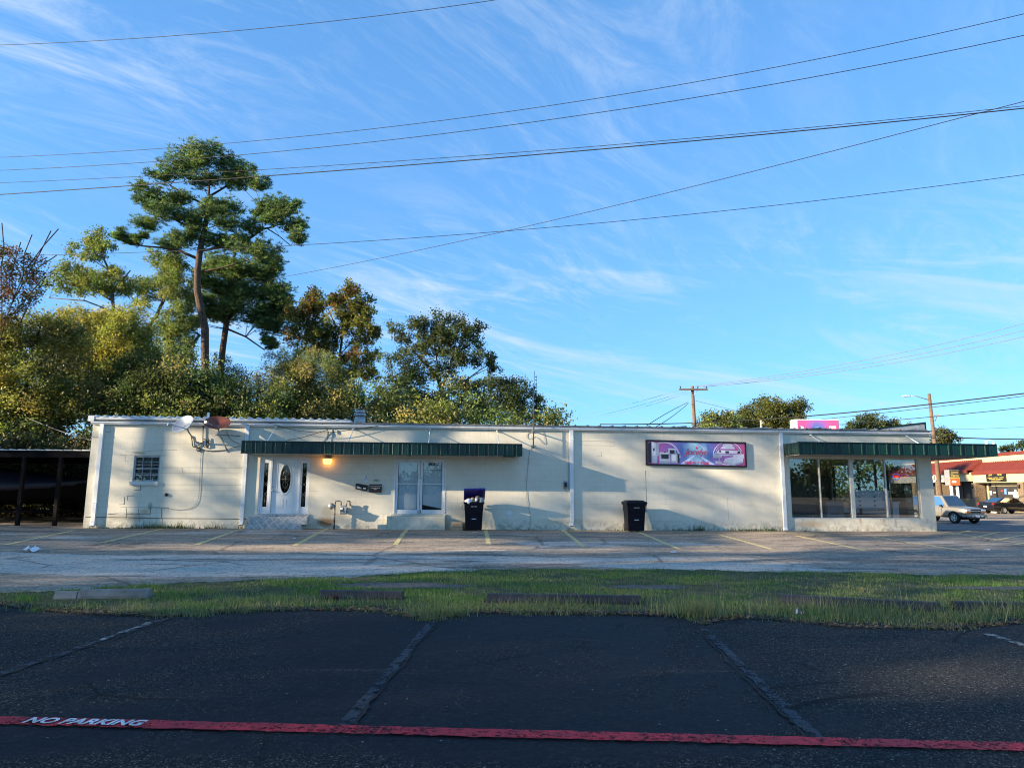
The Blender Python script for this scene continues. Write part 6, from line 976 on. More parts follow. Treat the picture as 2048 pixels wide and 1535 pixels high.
# ================================================================ trees
def bez(a, b, sag, n=6):
    c = (a+b)/2+sag; return [a*(1-t)**2+c*2*t*(1-t)+b*t*t for t in [k/n for k in range(n+1)]]
def tree(name, label, cat, Y, trunks, clumps, kind, cols, leaf=0.13, dens=1.0, bark=None, group=None, twigs=True, thick=0.75, conv=None, bare=0.0, rmin=.014, fill=0):
    """trunks: list of [(u, v, width px)...]; clumps: (u, v, ru, rv) in the photograph's pixels, put at real depth Y and given depth of their own"""
    C_ = conv or (lambda x, y: (x, y)); sc = Y/F; r_ = random.Random(hash(label) % 9999 if False else sum(map(ord, label)))
    u0, v0 = C_(*trunks[0][0][:2]); bp = atY(u0, v0, Y); base = Vector((bp.x, Y, ground_z(bp.x, Y)))
    root = thing(name, label, cat, base, 0, group); m = MB(); P3 = []
    cs = (C_(1, 0)[0]-C_(0, 0)[0])
    for ti, tr in enumerate(trunks):
        P = [atY(*C_(u, v), Y+(0 if ti == 0 else .3*ti))-base for u, v, w in tr]; R_ = [max(.03, w*cs*sc/2) for _, _, w in tr]
        if ti == 0: P = [Vector((P[0].x*.9, 0, -.3))]+P; R_ = [R_[0]*1.25]+R_
        m.tube(P, R_, 9); P3 += list(zip(P, R_))
    PP = []; UU = []; VV = []; CC = []
    g = np.random.default_rng(sum(map(ord, label)))
    clumps = list(clumps)+[(u+g.normal()*ru*.55, v+abs(g.normal())*rv*.5, ru*.8, rv*.8) for _ in range(fill) for (u, v, ru, rv) in list(clumps)]
    for (u, v, ru, rv) in clumps:
        c = atY(*C_(u, v), Y)-base; a, bz = ru*cs*sc*(1.08 if kind == 'pine' else 1.36), rv*cs*sc*(1.2 if kind == 'pine' else 1.42); dp = g.uniform(-1, 1)*a*thick; c = c+Vector((0, dp, 0)); ay = min(a, max(bz, a*.8))
        # limb from the trunk, starting lower than the clump
        best = min(P3, key=lambda q: (q[0]-c).length + (1.6 if q[0].z > c.z-.2 else 0)*2); L = (c-best[0]).length; r0 = min(best[1]*.45, .02+.013*L)
        if L > .3:
            pts = bez(best[0], c, Vector((r_.uniform(-.1, .1)*L, 0, r_.uniform(-.12, .10)*L))); m.tube(pts, [max(rmin, r0*(1-.75*k/6)) for k in range(7)], 6, 0, False)
        nsub = max(7, int(13*math.sqrt(a*bz)/ (0.9 if kind != 'pine' else .8))); nsub = min(nsub, 60)
        for _ in range(nsub):
            d = runit1(g); rr = g.uniform(.25, 1)**.6; sc3 = c+Vector((d[0]*a*rr, d[1]*ay*rr, d[2]*bz*rr))
            if twigs and r_.random() < .45: m.tube([c.lerp(sc3, .12), c.lerp(sc3, .6)+Vector((0, 0, -.04*a)), sc3], [rmin*1.1, rmin*.8, rmin*.45], 4, 0, False)
            tone = g.uniform(.62, 1.32); ci = g.integers(0, len(cols)); colr = np.array(cols[ci])*tone
            if g.uniform() < bare: continue
            if kind == 'pine':
                nt = int(26*dens); q = g.normal(0, 1, (nt, 3))*np.array([.44, .44, .30])*min(a, 1.6)*.62 + np.array(sc3); nb = 15
                qq = np.repeat(q, nb, 0); dv = g.normal(0, 1, (nt*nb, 3)); dv[:, 2] = np.abs(dv[:, 2])*.9+.1; dv /= np.linalg.norm(dv, axis=1, keepdims=True); ln = g.uniform(.16, .34, (nt*nb, 1))*leaf/.13; w = np.cross(dv, g.normal(0, 1, (nt*nb, 3))); w /= np.linalg.norm(w, axis=1, keepdims=True)
                PP.append(qq+dv*ln*.5); UU.append(dv*ln*.5); VV.append(w*.016*leaf/.13); CC.append(colr*np.repeat(g.uniform(.5, 1.6, (nt, 1)), nb, 0)*g.uniform(.85, 1.15, (nt*nb, 1)))
            else:
                rs = .42*math.sqrt(a*bz)*.75; nl = int(dens*13*(rs/leaf)**2)+20; nl = min(nl, 1000); q = g.normal(0, rs*.70, (nl, 3))+np.array(sc3); uu = g.normal(0, 1, (nl, 3)); uu[:, 2] -= .35; uu /= np.linalg.norm(uu, axis=1, keepdims=True); w = np.cross(uu, g.normal(0, 1, (nl, 3))); w /= np.linalg.norm(w, axis=1, keepdims=True); s = g.uniform(.6, 1.25, (nl, 1))*leaf
                PP.append(q); UU.append(uu*s*(.62 if kind != 'willow' else .95)); VV.append(w*s*(.36 if kind != 'willow' else .17)); CC.append(colr*g.uniform(.7, 1.3, (nl, 1)))
    m.build('trunk', bark or BARK, root)
    if PP: cloud('crown', np.concatenate(PP), np.concatenate(UU), np.concatenate(VV), np.concatenate(CC), NEEDLE if kind == 'pine' else LEAF, root)
    return root
def runit1(g):
    v = g.normal(size=3); return v/np.linalg.norm(v)
z1 = lambda x, y: (x*.3778, 280+y*.3778); z2 = lambda x, y: (500+x*.3125, 540+y*.3125); z3 = lambda x, y: (1280+x*.375, 720+y*.375)
PINEC = [(.110, .175, .062), (.138, .206, .066), (.077, .134, .056), (.164, .211, .070)]; OAKC = [(.170, .226, .062), (.211, .260, .068), (.129, .176, .062), (.282, .269, .074)]; YELC = [(.309, .297, .066), (.238, .262, .062), (.379, .309, .072), (.177, .203, .057)]; OLIVE = [(.211, .231, .074), (.269, .260, .079), (.156, .176, .062), (.339, .269, .100)]; DARKC = [(.061, .093, .032), (.081, .113, .036), (.045, .069, .028), (.112, .121, .041)]; BRNC = [(.193, .140, .062), (.135, .125, .050), (.247, .168, .068), (.090, .103, .040)]
tree('pine_tree', 'tallest pine tree, with a broad flat topped crown and a bare kinked trunk', 'pine tree', 50, [[(1090, 1310, 44), (1085, 1150, 42), (1085, 1000, 42), (1065, 900, 40), (1045, 800, 37), (1045, 700, 35), (1058, 590, 33), (1085, 470, 26), (1100, 360, 20), (1105, 290, 14), (1110, 180, 8)], [(1040, 625, 18), (960, 590, 14), (860, 570, 11), (750, 560, 8), (680, 535, 5)], [(1075, 490, 20), (1010, 470, 12), (930, 420, 9), (830, 400, 6)], [(1090, 345, 16), (1000, 300, 10), (900, 240, 8)], [(1105, 300, 14), (1190, 250, 10), (1280, 210, 8)], [(1075, 480, 14), (1200, 520, 14), (1330, 515, 15), (1390, 470, 12), (1450, 460, 8)], [(1335, 510, 10), (1350, 420, 8), (1380, 340, 6)], [(1410, 465, 8), (1480, 510, 5), (1540, 560, 4)]],
     [(980, 80, 95, 34), (1090, 85, 90, 34), (1060, 130, 70, 26), (1215, 120, 80, 36), (1310, 180, 55, 42), (1380, 235, 46, 30), (950, 140, 95, 34), (860, 195, 65, 28), (1180, 180, 95, 36), (1040, 200, 80, 24), (1260, 215, 60, 24), (790, 285, 72, 34), (880, 300, 90, 36), (960, 320, 55, 30), (775, 335, 55, 24), (780, 435, 68, 24), (890, 405, 95, 32), (990, 410, 70, 30), (1040, 440, 55, 26), (1200, 345, 80, 32), (1130, 345, 52, 24), (1160, 400, 70, 28), (1210, 450, 75, 34), (1430, 330, 82, 40), (1520, 340, 50, 34), (1500, 400, 88, 40), (1575, 460, 58, 36), (1580, 525, 44, 28), (1365, 370, 36, 42), (1440, 425, 50, 30), (1335, 450, 50, 30), (645, 505, 42, 24), (700, 525, 42, 22), (752, 525, 34, 20), (880, 540, 70, 18), (965, 555, 66, 28), (1050, 500, 56, 34), (1130, 520, 75, 38), (1225, 540, 75, 40), (1320, 560, 80, 40), (1400, 600, 75, 48)], 'pine', PINEC, .13, 1.0, BARK_PINE, conv=z1)
tree('pine_tree', 'second pine tree, standing just right of and behind the tallest one', 'pine tree', 56, [[(1165, 1250, 34), (1180, 1100, 32), (1200, 960, 30), (1215, 800, 26), (1235, 650, 20), (1250, 560, 10)], [(1240, 680, 12), (1290, 630, 9), (1330, 650, 5)], [(1205, 1000, 12), (1300, 1040, 9), (1400, 1110, 6)]],
     [(1150, 640, 85, 40), (1250, 690, 95, 42), (1350, 680, 80, 42), (1420, 715, 66, 42), (1180, 760, 85, 34), (1130, 820, 75, 40), (1300, 790, 100, 42), (1400, 790, 90, 42), (1470, 820, 66, 42), (1250, 870, 95, 42), (1390, 880, 95, 42), (1500, 900, 58, 48), (1200, 925, 80, 34), (1320, 940, 88, 34), (1450, 985, 66, 38), (1425, 1060, 34, 40), (1030, 960, 52, 34), (1100, 760, 60, 34), (1440, 640, 50, 36), (1060, 690, 50, 30), (1120, 900, 60, 34)], 'pine', PINEC, .13, .9, BARK_PINE, fill=1, conv=z1)
tree('oak_tree', 'slender oak with airy tufts standing left of the tallest pine', 'tree', 46, [[(600, 1000, 22), (600, 900, 20), (592, 790, 18), (578, 690, 13), (545, 620, 9), (520, 560, 6)], [(600, 800, 11), (650, 740, 9), (690, 690, 6)], [(590, 850, 10), (500, 790, 8), (400, 720, 5)], [(580, 900, 8), (450, 850, 7), (260, 835, 4)]],
     [(510, 510, 66, 32), (480, 565, 60, 34), (560, 560, 52, 30), (500, 610, 50, 26), (345, 690, 66, 34), (400, 720, 76, 38), (480, 740, 76, 38), (560, 720, 72, 40), (640, 740, 50, 34), (310, 765, 50, 34), (430, 790, 66, 26), (650, 790, 40, 34), (560, 790, 50, 24), (610, 690, 40, 28)], 'oak', OAKC, .12, 1.0, BARK, fill=1, conv=z1)
tree('bare_tree', 'nearly bare twiggy tree at the far left edge against the sky', 'tree', 38, [[(-60, 1500, 12.10), (-40, 1300, 9.90), (-10, 1100, 7.15), (30, 950, 4.95), (80, 820, 3.30), (140, 680, 2.20), (230, 560, 1.43), (310, 470, 0.83)], [(10, 1020, 3.30), (10, 850, 2.75), (5, 700, 2.20), (20, 560, 1.32), (10, 440, 0.83)], [(60, 870, 2.75), (120, 760, 2.20), (210, 600, 1.32), (270, 480, 0.77)], [(30, 960, 2.75), (130, 850, 1.65), (220, 740, 0.88)], [(-10, 1100, 3.30), (100, 980, 2.20), (160, 860, 1.10)], [(20, 560, 1.32), (80, 640, 1.10), (150, 600, 0.77)], [(140, 680, 1.32), (250, 620, 0.88)], [(100, 790, 1.65), (180, 690, 1.10), (300, 610, 0.77)], [(70, 840, 1.65), (60, 700, 1.10), (110, 540, 0.77)], [(120, 740, 1.32), (130, 600, 0.99), (170, 500, 0.72)]],
     [(20, 700, 50, 50), (80, 760, 60, 60), (20, 820, 60, 60), (120, 700, 60, 50), (190, 740, 60, 50), (60, 880, 60, 60), (140, 820, 60, 50), (200, 820, 50, 40), (20, 940, 60, 50), (60, 640, 60, 50), (160, 620, 60, 50), (10, 580, 50, 50)], 'oak', [(.055, .03, .022), (.06, .06, .022), (.045, .05, .02), (.13, .06, .025)], .11, .40, BARK_DARK, conv=z1, bare=.1, rmin=.009)
tree('oak_tree', 'olive oak with a forked pale trunk, between the slender oak and the pine', 'tree', 53, [[(750, 1080, 26), (770, 1010, 24), (830, 930, 20), (860, 850, 12), (850, 760, 6)], [(835, 920, 10), (890, 810, 7), (930, 740, 4)], [(1060, 1030, 14), (960, 1140, 16), (900, 1230, 18)]],
     [(800, 760, 60, 40), (880, 720, 66, 40), (860, 640, 52, 34), (800, 610, 40, 26), (940, 690, 60, 40), (960, 640, 50, 34), (930, 790, 60, 44), (760, 830, 50, 36), (960, 880, 60, 44), (900, 960, 66, 44), (840, 1010, 66, 50), (940, 1060, 60, 50), (880, 1140, 66, 50), (980, 1150, 60, 44), (1000, 800, 50, 36), (730, 760, 44, 34), (980, 980, 50, 40)], 'oak', OAKC, .12, 1.0, BARK, fill=1, conv=z1)
tree('shrub_tree', 'yellow leaved thicket tree at the far left above the carport', 'tree', 40, [[(120, 1500, 26), (150, 1250, 22), (180, 1100, 14), (220, 960, 8)], [(0, 1360, 30), (100, 1240, 24), (220, 1180, 16), (330, 1190, 8)], [(0, 1330, 16), (140, 1220, 12), (280, 1140, 6)], [(60, 1300, 12), (160, 1250, 9), (300, 1240, 5)]],
     [(150, 1000, 110, 60), (280, 960, 100, 56), (60, 1040, 90, 60), (200, 1080, 110, 70), (80, 1130, 90, 70), (340, 1050, 90, 70), (-60, 1100, 100, 80), (120, 1000, 70, 44), (0, 1010, 60, 44), (330, 980, 70, 44), (-100, 1250, 110, 100), (60, 1240, 100, 80), (30, 1350, 110, 90), (200, 1340, 100, 90), (150, 1200, 90, 60)], 'oak', YELC+OLIVE, .115, 1.0, BARK_DARK, conv=z1)
tree('shrub_tree', 'bright yellow green tree between the far left thicket and the pines', 'tree', 45, [[(600, 1480, 24), (600, 1250, 20), (610, 1100, 14), (620, 980, 7)], [(605, 1150, 10), (520, 1050, 7), (450, 970, 4)]],
     [(430, 950, 80, 48), (520, 930, 60, 40), (600, 960, 90, 56), (700, 930, 70, 48), (690, 1010, 90, 56), (580, 1050, 100, 66), (470, 1040, 90, 62), (740, 1040, 66, 60), (640, 1120, 100, 70), (520, 1140, 100, 76), (400, 1120, 90, 80), (760, 1120, 66, 60), (700, 1190, 90, 70), (440, 1220, 100, 80), (560, 1230, 100, 80), (330, 1240, 90, 80), (450, 1350, 110, 80), (600, 1350, 110, 80), (330, 1380, 100, 80)], 'oak', YELC, .115, 1.0, BARK, fill=1, conv=z1)
tree('shrub_tree', 'dark green undergrowth tree directly behind the dishes and the eave', 'tree', 42, [[(850, 1500, 20), (850, 1350, 16), (860, 1230, 8)]],
     [(760, 1230, 90, 66), (860, 1250, 90, 66), (950, 1290, 90, 60), (800, 1330, 110, 80), (930, 1380, 110, 80), (1040, 1370, 90, 66), (700, 1400, 110, 80), (1130, 1330, 80, 66), (1150, 1420, 90, 60), (1240, 1400, 80, 66), (700, 1300, 80, 60), (1080, 1260, 60, 40), (840, 1430, 100, 60)], 'oak', DARKC+[(.06, .075, .02)], .115, 1.05, BARK_DARK, fill=1, conv=z1)
tree('shrub_tree', 'reddish brown sparse tree behind the eave, right of the pine trunks', 'tree', 47, [[(1240, 1500, 14), (1240, 1380, 11), (1220, 1260, 6)], [(1240, 1380, 6), (1300, 1300, 4), (1340, 1220, 3)]],
     [(1180, 1240, 66, 44), (1260, 1250, 66, 44), (1220, 1330, 66, 50), (1320, 1300, 60, 50), (1120, 1240, 50, 40), (1290, 1370, 66, 50), (1160, 1170, 40, 30), (940, 1270, 60, 30)], 'oak', BRNC+[(.13, .09, .03)], .10, .6, BARK, conv=z1)
tree('willow_tree', 'rounded willow like tree with fine drooping leaves behind the long awning', 'tree', 44, [[(330, 980, 24), (340, 880, 20), (350, 760, 12), (360, 640, 6)], [(340, 860, 10), (220, 760, 7), (160, 700, 4)], [(345, 850, 10), (480, 750, 7), (540, 680, 4)], [(340, 900, 8), (120, 830, 5)]],
     [(350, 560, 110, 52), (250, 640, 120, 60), (420, 640, 120, 60), (150, 715, 105, 60), (300, 740, 130, 66), (470, 730, 120, 66), (550, 650, 70, 52), (590, 760, 80, 70), (90, 820, 90, 60), (260, 850, 140, 70), (450, 850, 140, 70), (600, 870, 90, 66), (60, 900, 90, 50), (340, 920, 140, 50), (540, 930, 120, 50), (180, 930, 110, 44)], 'willow', OLIVE+[(.07, .085, .03)], .115, 1.15, BARK, fill=1, conv=z2)
tree('maple_tree', 'half turned tree with dark green and orange leaf patches behind the willow', 'tree', 52, [[(560, 900, 26), (565, 700, 22), (572, 560, 18), (590, 430, 12), (605, 320, 8), (615, 200, 4)], [(585, 450, 9), (540, 340, 6), (500, 250, 4)], [(575, 540, 9), (660, 450, 7), (730, 360, 4)], [(570, 600, 10), (430, 470, 7), (350, 330, 5)]],
     [(350, 190, 66, 52), (420, 190, 52, 56), (320, 270, 66, 50), (400, 280, 66, 52), (300, 360, 60, 50), (380, 370, 66, 50), (460, 400, 60, 50), (640, 150, 66, 44), (580, 200, 52, 44), (730, 200, 52, 48), (610, 250, 60, 48), (700, 290, 66, 50), (760, 280, 40, 40), (540, 200, 40, 36), (550, 330, 60, 46), (740, 370, 66, 46), (630, 400, 66, 46), (720, 460, 60, 46), (770, 530, 48, 40), (500, 460, 66, 50), (420, 470, 70, 50), (540, 550, 66, 50), (680, 560, 66, 50), (730, 620, 66, 46), (790, 660, 34, 30), (640, 650, 60, 50), (280, 430, 50, 44), (800, 400, 40, 30)], 'oak', [(.13, .15, .03), (.17, .16, .035), (.055, .075, .022), (.22, .18, .035), (.09, .115, .03), (.15, .15, .03), (.22, .11, .035)], .16, .85, BARK_DARK, fill=1, conv=z2)
tree('oak_tree', 'spreading dark oak with visible limbs behind the middle of the roof', 'tree', 48, [[(1200, 1000, 44), (1215, 880, 40), (1225, 760, 36), (1200, 680, 22), (1150, 620, 17), (1090, 570, 13), (1045, 510, 9), (1000, 460, 5)], [(1225, 760, 20), (1275, 640, 14), (1300, 540, 10), (1320, 440, 5)], [(1225, 740, 14), (1200, 600, 10), (1180, 460, 6)], [(1230, 800, 14), (1360, 720, 10), (1470, 640, 6), (1540, 600, 3)], [(1220, 850, 14), (1060, 770, 10), (940, 720, 6)], [(1225, 870, 12), (1380, 850, 8), (1480, 820, 5)]],
     [(920, 360, 50, 30), (960, 430, 60, 34), (1075, 335, 66, 40), (1180, 325, 66, 38), (1130, 400, 80, 44), (1220, 410, 66, 44), (1340, 335, 72, 40), (1420, 375, 58, 46), (1300, 420, 90, 46), (1410, 460, 80, 46), (1000, 530, 80, 30), (900, 565, 66, 26), (1190, 510, 88, 46), (1310, 540, 96, 46), (1440, 560, 80, 40), (1540, 565, 40, 32), (1540, 620, 40, 28), (1080, 470, 60, 32), (970, 660, 88, 46), (1090, 650, 88, 52), (1250, 640, 88, 40), (920, 750, 96, 46), (1050, 760, 88, 56), (1350, 750, 80, 46), (1460, 730, 72, 40), (900, 860, 88, 56), (1040, 870, 96, 56), (1180, 850, 72, 60), (1320, 880, 96, 48), (1440, 840, 80, 46), (1000, 940, 110, 40), (1200, 950, 110, 34), (860, 930, 80, 40)], 'oak', DARKC+[(.055, .066, .02), (.065, .072, .022)], .125, .85, BARK_DARK, fill=1, conv=z2)
tree('oak_tree', 'small airy dark oak behind the roof, left of the antenna mast', 'tree', 54, [[(1680, 1000, 20), (1690, 900, 18), (1680, 820, 12), (1640, 760, 6)], [(1690, 880, 9), (1760, 820, 6), (1800, 780, 4)]],
     [(1560, 715, 60, 40), (1640, 735, 66, 46), (1715, 735, 50, 42), (1600, 810, 80, 46), (1720, 810, 70, 46), (1800, 800, 44, 40), (1640, 890, 96, 46), (1760, 890, 76, 46), (1860, 910, 38, 36), (1520, 870, 72, 46), (1840, 840, 34, 36), (1480, 930, 70, 40), (1700, 940, 90, 30)], 'oak', DARKC+[(.05, .06, .022)], .125, .75, BARK_DARK, fill=1, conv=z2)
tree('leafy_tree', 'yellow green rounded tree beyond the roof between the utility pole and the cabinet sign', 'tree', 92, [[(735, 430, 14), (735, 360, 12), (730, 290, 6)], [(560, 420, 8), (550, 340, 5)]],
     [(720, 235, 72, 30), (660, 270, 72, 40), (780, 262, 72, 38), (840, 268, 44, 40), (600, 300, 66, 32), (545, 308, 44, 32), (720, 310, 96, 40), (850, 335, 40, 40), (640, 350, 90, 34), (780, 350, 90, 34), (560, 355, 66, 26)], 'oak', [(.13, .125, .026), (.10, .11, .026), (.085, .095, .026)], .22, .9, BARK, conv=z3)
tree('leafy_tree', 'low dark green trees beyond the roof just right of the utility pole', 'tree', 88, [[(400, 420, 10), (400, 350, 8), (410, 310, 4)]], [(400, 308, 66, 24), (345, 330, 50, 24), (440, 332, 66, 24), (480, 320, 50, 26), (330, 355, 44, 20), (410, 360, 90, 20)], 'oak', OAKC+[(.09, .095, .024)], .22, .85, BARK, conv=z3)
tree('pine_tree', 'distant rounded pine beyond the roof right of the cabinet sign', 'pine tree', 100, [[(1240, 420, 12), (1240, 340, 9), (1240, 300, 5)]], [(1240, 305, 34, 20), (1180, 330, 50, 22), (1270, 335, 60, 22), (1130, 352, 34, 16), (1350, 358, 34, 15), (1220, 355, 80, 18), (1310, 350, 44, 16)], 'oak', [(.075, .10, .03), (.06, .085, .028)], .2, 1.0, BARK_PINE, conv=z3)
tree('leafy_tree', 'low distant tree peeping over the roof beside the green parapet', 'tree', 105, [[(1430, 420, 8), (1430, 370, 5)]], [(1430, 352, 40, 13), (1470, 362, 30, 10), (1395, 362, 26, 10)], 'oak', BRNC+OLIVE, .2, .9, BARK, conv=z3)
tree('leafy_tree', 'pale green tree behind the leaning lamp pole, above the wrap round awning', 'tree', 98, [[(1610, 500, 10), (1610, 430, 7), (1600, 390, 4)]], [(1595, 395, 40, 26), (1635, 410, 34, 28), (1580, 430, 44, 30), (1645, 440, 34, 24), (1610, 465, 60, 24)], 'oak', [(.10, .11, .04), (.085, .095, .035)], .22, .9, BARK, conv=z3)
tree('leafy_tree', 'small dark tree tops over the roof of the red roofed shops', 'tree', 130, [[(1960, 520, 8), (1960, 480, 5)], [(2040, 520, 8), (2040, 470, 5)]], [(1940, 468, 24, 12), (1965, 474, 28, 12), (2010, 466, 20, 14), (2045, 458, 26, 20), (2090, 452, 34, 24)], 'oak', DARKC, .25, .9, BARK_DARK, conv=z3)
# undergrowth behind the carport and the shop: closes the view under the crowns
def hedge(name, label, n, x0, x1, y0, y1, top, cols, leaf=.16, per=150, seed=1, kind='stuff', spread=.42):
    """clumped foliage: n leaf clusters up to a wavy top line given by top(x)"""
    g = np.random.default_rng(seed); PP = []; UU = []; VV = []; CC = []
    for _ in range(n):
        x = g.uniform(x0, x1); h = top(x)*(1+.10*math.sin(x*1.9+seed)+.08*math.sin(x*4.3)); c = np.array([x, g.uniform(y0, y1), g.uniform(0, 1)**.75*h]); r = spread*g.uniform(.7, 1.4)
        q = c+g.normal(size=(per, 3))*np.array([r, r, r*.7]); u = g.normal(size=(per, 3)); u /= np.linalg.norm(u, axis=1, keepdims=True); w = np.cross(u, g.normal(size=(per, 3))); w /= np.linalg.norm(w, axis=1, keepdims=True); s = g.uniform(.6, 1.2, (per, 1))*leaf
        PP.append(q); UU.append(u*s*.62); VV.append(w*s*.36); CC.append(np.array(cols[g.integers(0, len(cols))])*g.uniform(.6, 1.35)*g.uniform(.75, 1.25, (per, 1)))
    return tag(cloud(name, np.concatenate(PP), np.concatenate(UU), np.concatenate(VV), np.concatenate(CC), LEAF), label, 'undergrowth', kind=kind)
hedge('undergrowth', 'tangled brown and green undergrowth behind the carport', 950, -44, -14, 39.5, 45, lambda x: 7.4+1.0*math.sin(x*.9), BRNC+OAKC+OLIVE+DARKC, .16, 150, 2); hedge('undergrowth', 'dark low undergrowth along the back of the shop', 420, -15, 3, 41.5, 46, lambda x: 7.2 if x < -2 else 6.0, DARKC+OAKC+OLIVE, .16, 140, 3)
hedge('undergrowth', 'unseen dense shrubbery added at the open left end of the carport to block the sun', 160, -34, -28, 23, 36, lambda x: 6.5, DARKC+OLIVE, .2, 130, 6); hedge('undergrowth', 'dark vines and branches in deep shade at the back of the carport', 300, -27, -15.2, 33.4, 35.6, lambda x: 3.4, [(.045, .058, .02), (.06, .052, .024), (.03, .038, .015)], .15, 150, 9); hedge('far_treeline', 'distant wood beyond the road, glimpsed through the shop windows', 420, 20, 150, 128, 140, lambda x: 8.0, OAKC+DARKC, .6, 60, 8, 'stuff', 1.2); hedge('treeline', 'dark wood across the street behind the viewer, mirrored in the shop glass', 900, -160, 190, -112, -100, lambda x: 5.0+2.2*math.sin(x*.07)+1.5*math.sin(x*.19), DARKC, .9, 60, 4, 'stuff', 1.6)  # shrubbery at the carport's left end is unseen, added to block low sun
n = 5000; P = np.stack([rng.uniform(-45, -14, n), rng.uniform(34, 42, n), np.full(n, .03)], 1); u, v = frame(n); u[:, 2] *= .4; s = rng.uniform(.06, .13, (n, 1)); tag(cloud('leaf_litter', P, u*s, v*s*.6, np.array([.32, .19, .075])*rng.uniform(.5, 1.5, (n, 1)), LEAF), 'sunlit fallen brown leaves on the ground behind the carport', 'dead leaves', kind='stuff')
# ---------------------------------------------------------------- unseen pine grove added up-sun on the left, leaves set to shape the dapples
def ell(u, v, list_):
    k = 0.0
    for (cx, cy, rx, ry, an, st) in list_:
        dx, dy = u-cx, v-cy; c, s = math.cos(an), math.sin(an); a, b = (dx*c+dy*s)/rx, (-dx*s+dy*c)/ry; q = a*a+b*b
        if q < 1: k = max(k, st*min(1, (1-q)*2.2))
    return k
WALL_LIT = [(990, 872, 165, 22, 0, 1.0), (760, 868, 120, 16, 0, .5), (640, 868, 100, 12, 0, .25), (203, 905, 26, 34, 0, .75), (228, 918, 22, 26, .6, .6), (420, 920, 95, 16, .42, .5), (470, 950, 60, 18, .5, .8), (505, 940, 14, 45, 0, .9), (1195, 895, 62, 24, .5, .95), (1265, 925, 60, 14, .5, .8), (1290, 985, 60, 14, .45, .9), (1345, 1012, 80, 14, .45, .55), (1330, 865, 60, 9, 0, .75), (1255, 868, 60, 8, 0, .3), (1440, 945, 70, 18, .38, 1.0), (1520, 972, 60, 18, .38, .8), (1400, 1005, 60, 10, .4, .3), (970, 990, 135, 16, 0, 1.0), (575, 955, 66, 52, .15, .9), (735, 1008, 110, 40, .1, .75), (660, 1035, 60, 16, 0, .5), (800, 900, 60, 12, 0, .0), (1740, 1052, 150, 14, 0, .9), (1480, 1050, 120, 10, 0, .35), (1225, 985, 90, 8, 0, .5), (1160, 1048, 80, 8, 0, .5), (1830, 1010, 60, 30, 0, .3), (1575, 960, 14, 50, 0, .7), (300, 1000, 60, 14, .3, .15), (1090, 945, 60, 8, .3, .15)]
FASC_LIT = [(805, 895, 70, 18, 0, 1.0), (1020, 895, 30, 18, 0, .5), (1750, 895, 90, 18, 0, .8), (1950, 895, 60, 18, 0, .4)]
GND_LIT = [(720, 1096, 420, 9.0, 0, 1.0), (880, 1083, 170, 7.5, 0, .75), (330, 1094, 170, 7.5, 0, .6), (100, 1088, 120, 6.0, 0, .4), (1160, 1100, 160, 7.5, 0, .55), (1560, 1080, 130, 22.5, .05, .95), (1480, 1098, 160, 9.0, 0, .8), (1760, 1090, 160, 13.5, 0, .6), (1960, 1086, 120, 15.0, 0, .55), (1180, 1128, 220, 9.0, 0, .35), (1480, 1120, 170, 9.0, 0, .6), (1900, 1118, 180, 9.0, 0, .35), (1240, 1058, 120, 7.5, 0, .5), (820, 1140, 120, 7.5, 0, .35), (1780, 1065, 120, 9.0, 0, .6), (1950, 1356, 230, 42, .03, 1.0), (1880, 1312, 230, 66.0, 0, .35), (250, 1212, 110, 18.0, 0, .45), (1990, 1180, 120, 21.0, 0, .5), (60, 1250, 110, 30.0, 0, .28), (1150, 1350, 300, 12.0, 0, .12), (2080, 1290, 120, 60.0, 0, .3)]
def project(p):
    d = p-EYE; z = d.dot(FWD); return 1024+F*d.dot(RGT)/z, 767.5-F*d.dot(UPV)/z
E3 = TO_SUN; AX = Vector((-E3.y, E3.x, 0)).normalized(); AY = E3.cross(AX).normalized(); AY = AY if AY.z > 0 else -AY
lim = [(p.dot(AX), p.dot(AY)) for p in (Vector((-20, 2, 0)), Vector((-20, 25, 0)), Vector((19, 0, 0)), Vector((21, 25, 0)), wl(0, 0, 4.6), wl(31, 0, 4.6), Vector((-6, -4, 0)))]
a0, a1 = min(q[0] for q in lim)-1, max(q[0] for q in lim)+1; b0_, b1_ = min(q[1] for q in lim)-.3, max(q[1] for q in lim)+1.5
LEAFR = .15; step = .115; pts = []; gr = random.Random(5); nz = lambda a, b: math.sin(a*1.9+math.sin(b*3.1)*1.3)+math.sin(a*.73+b*2.7)+math.sin(b*5.3-a*.9)
a = a0
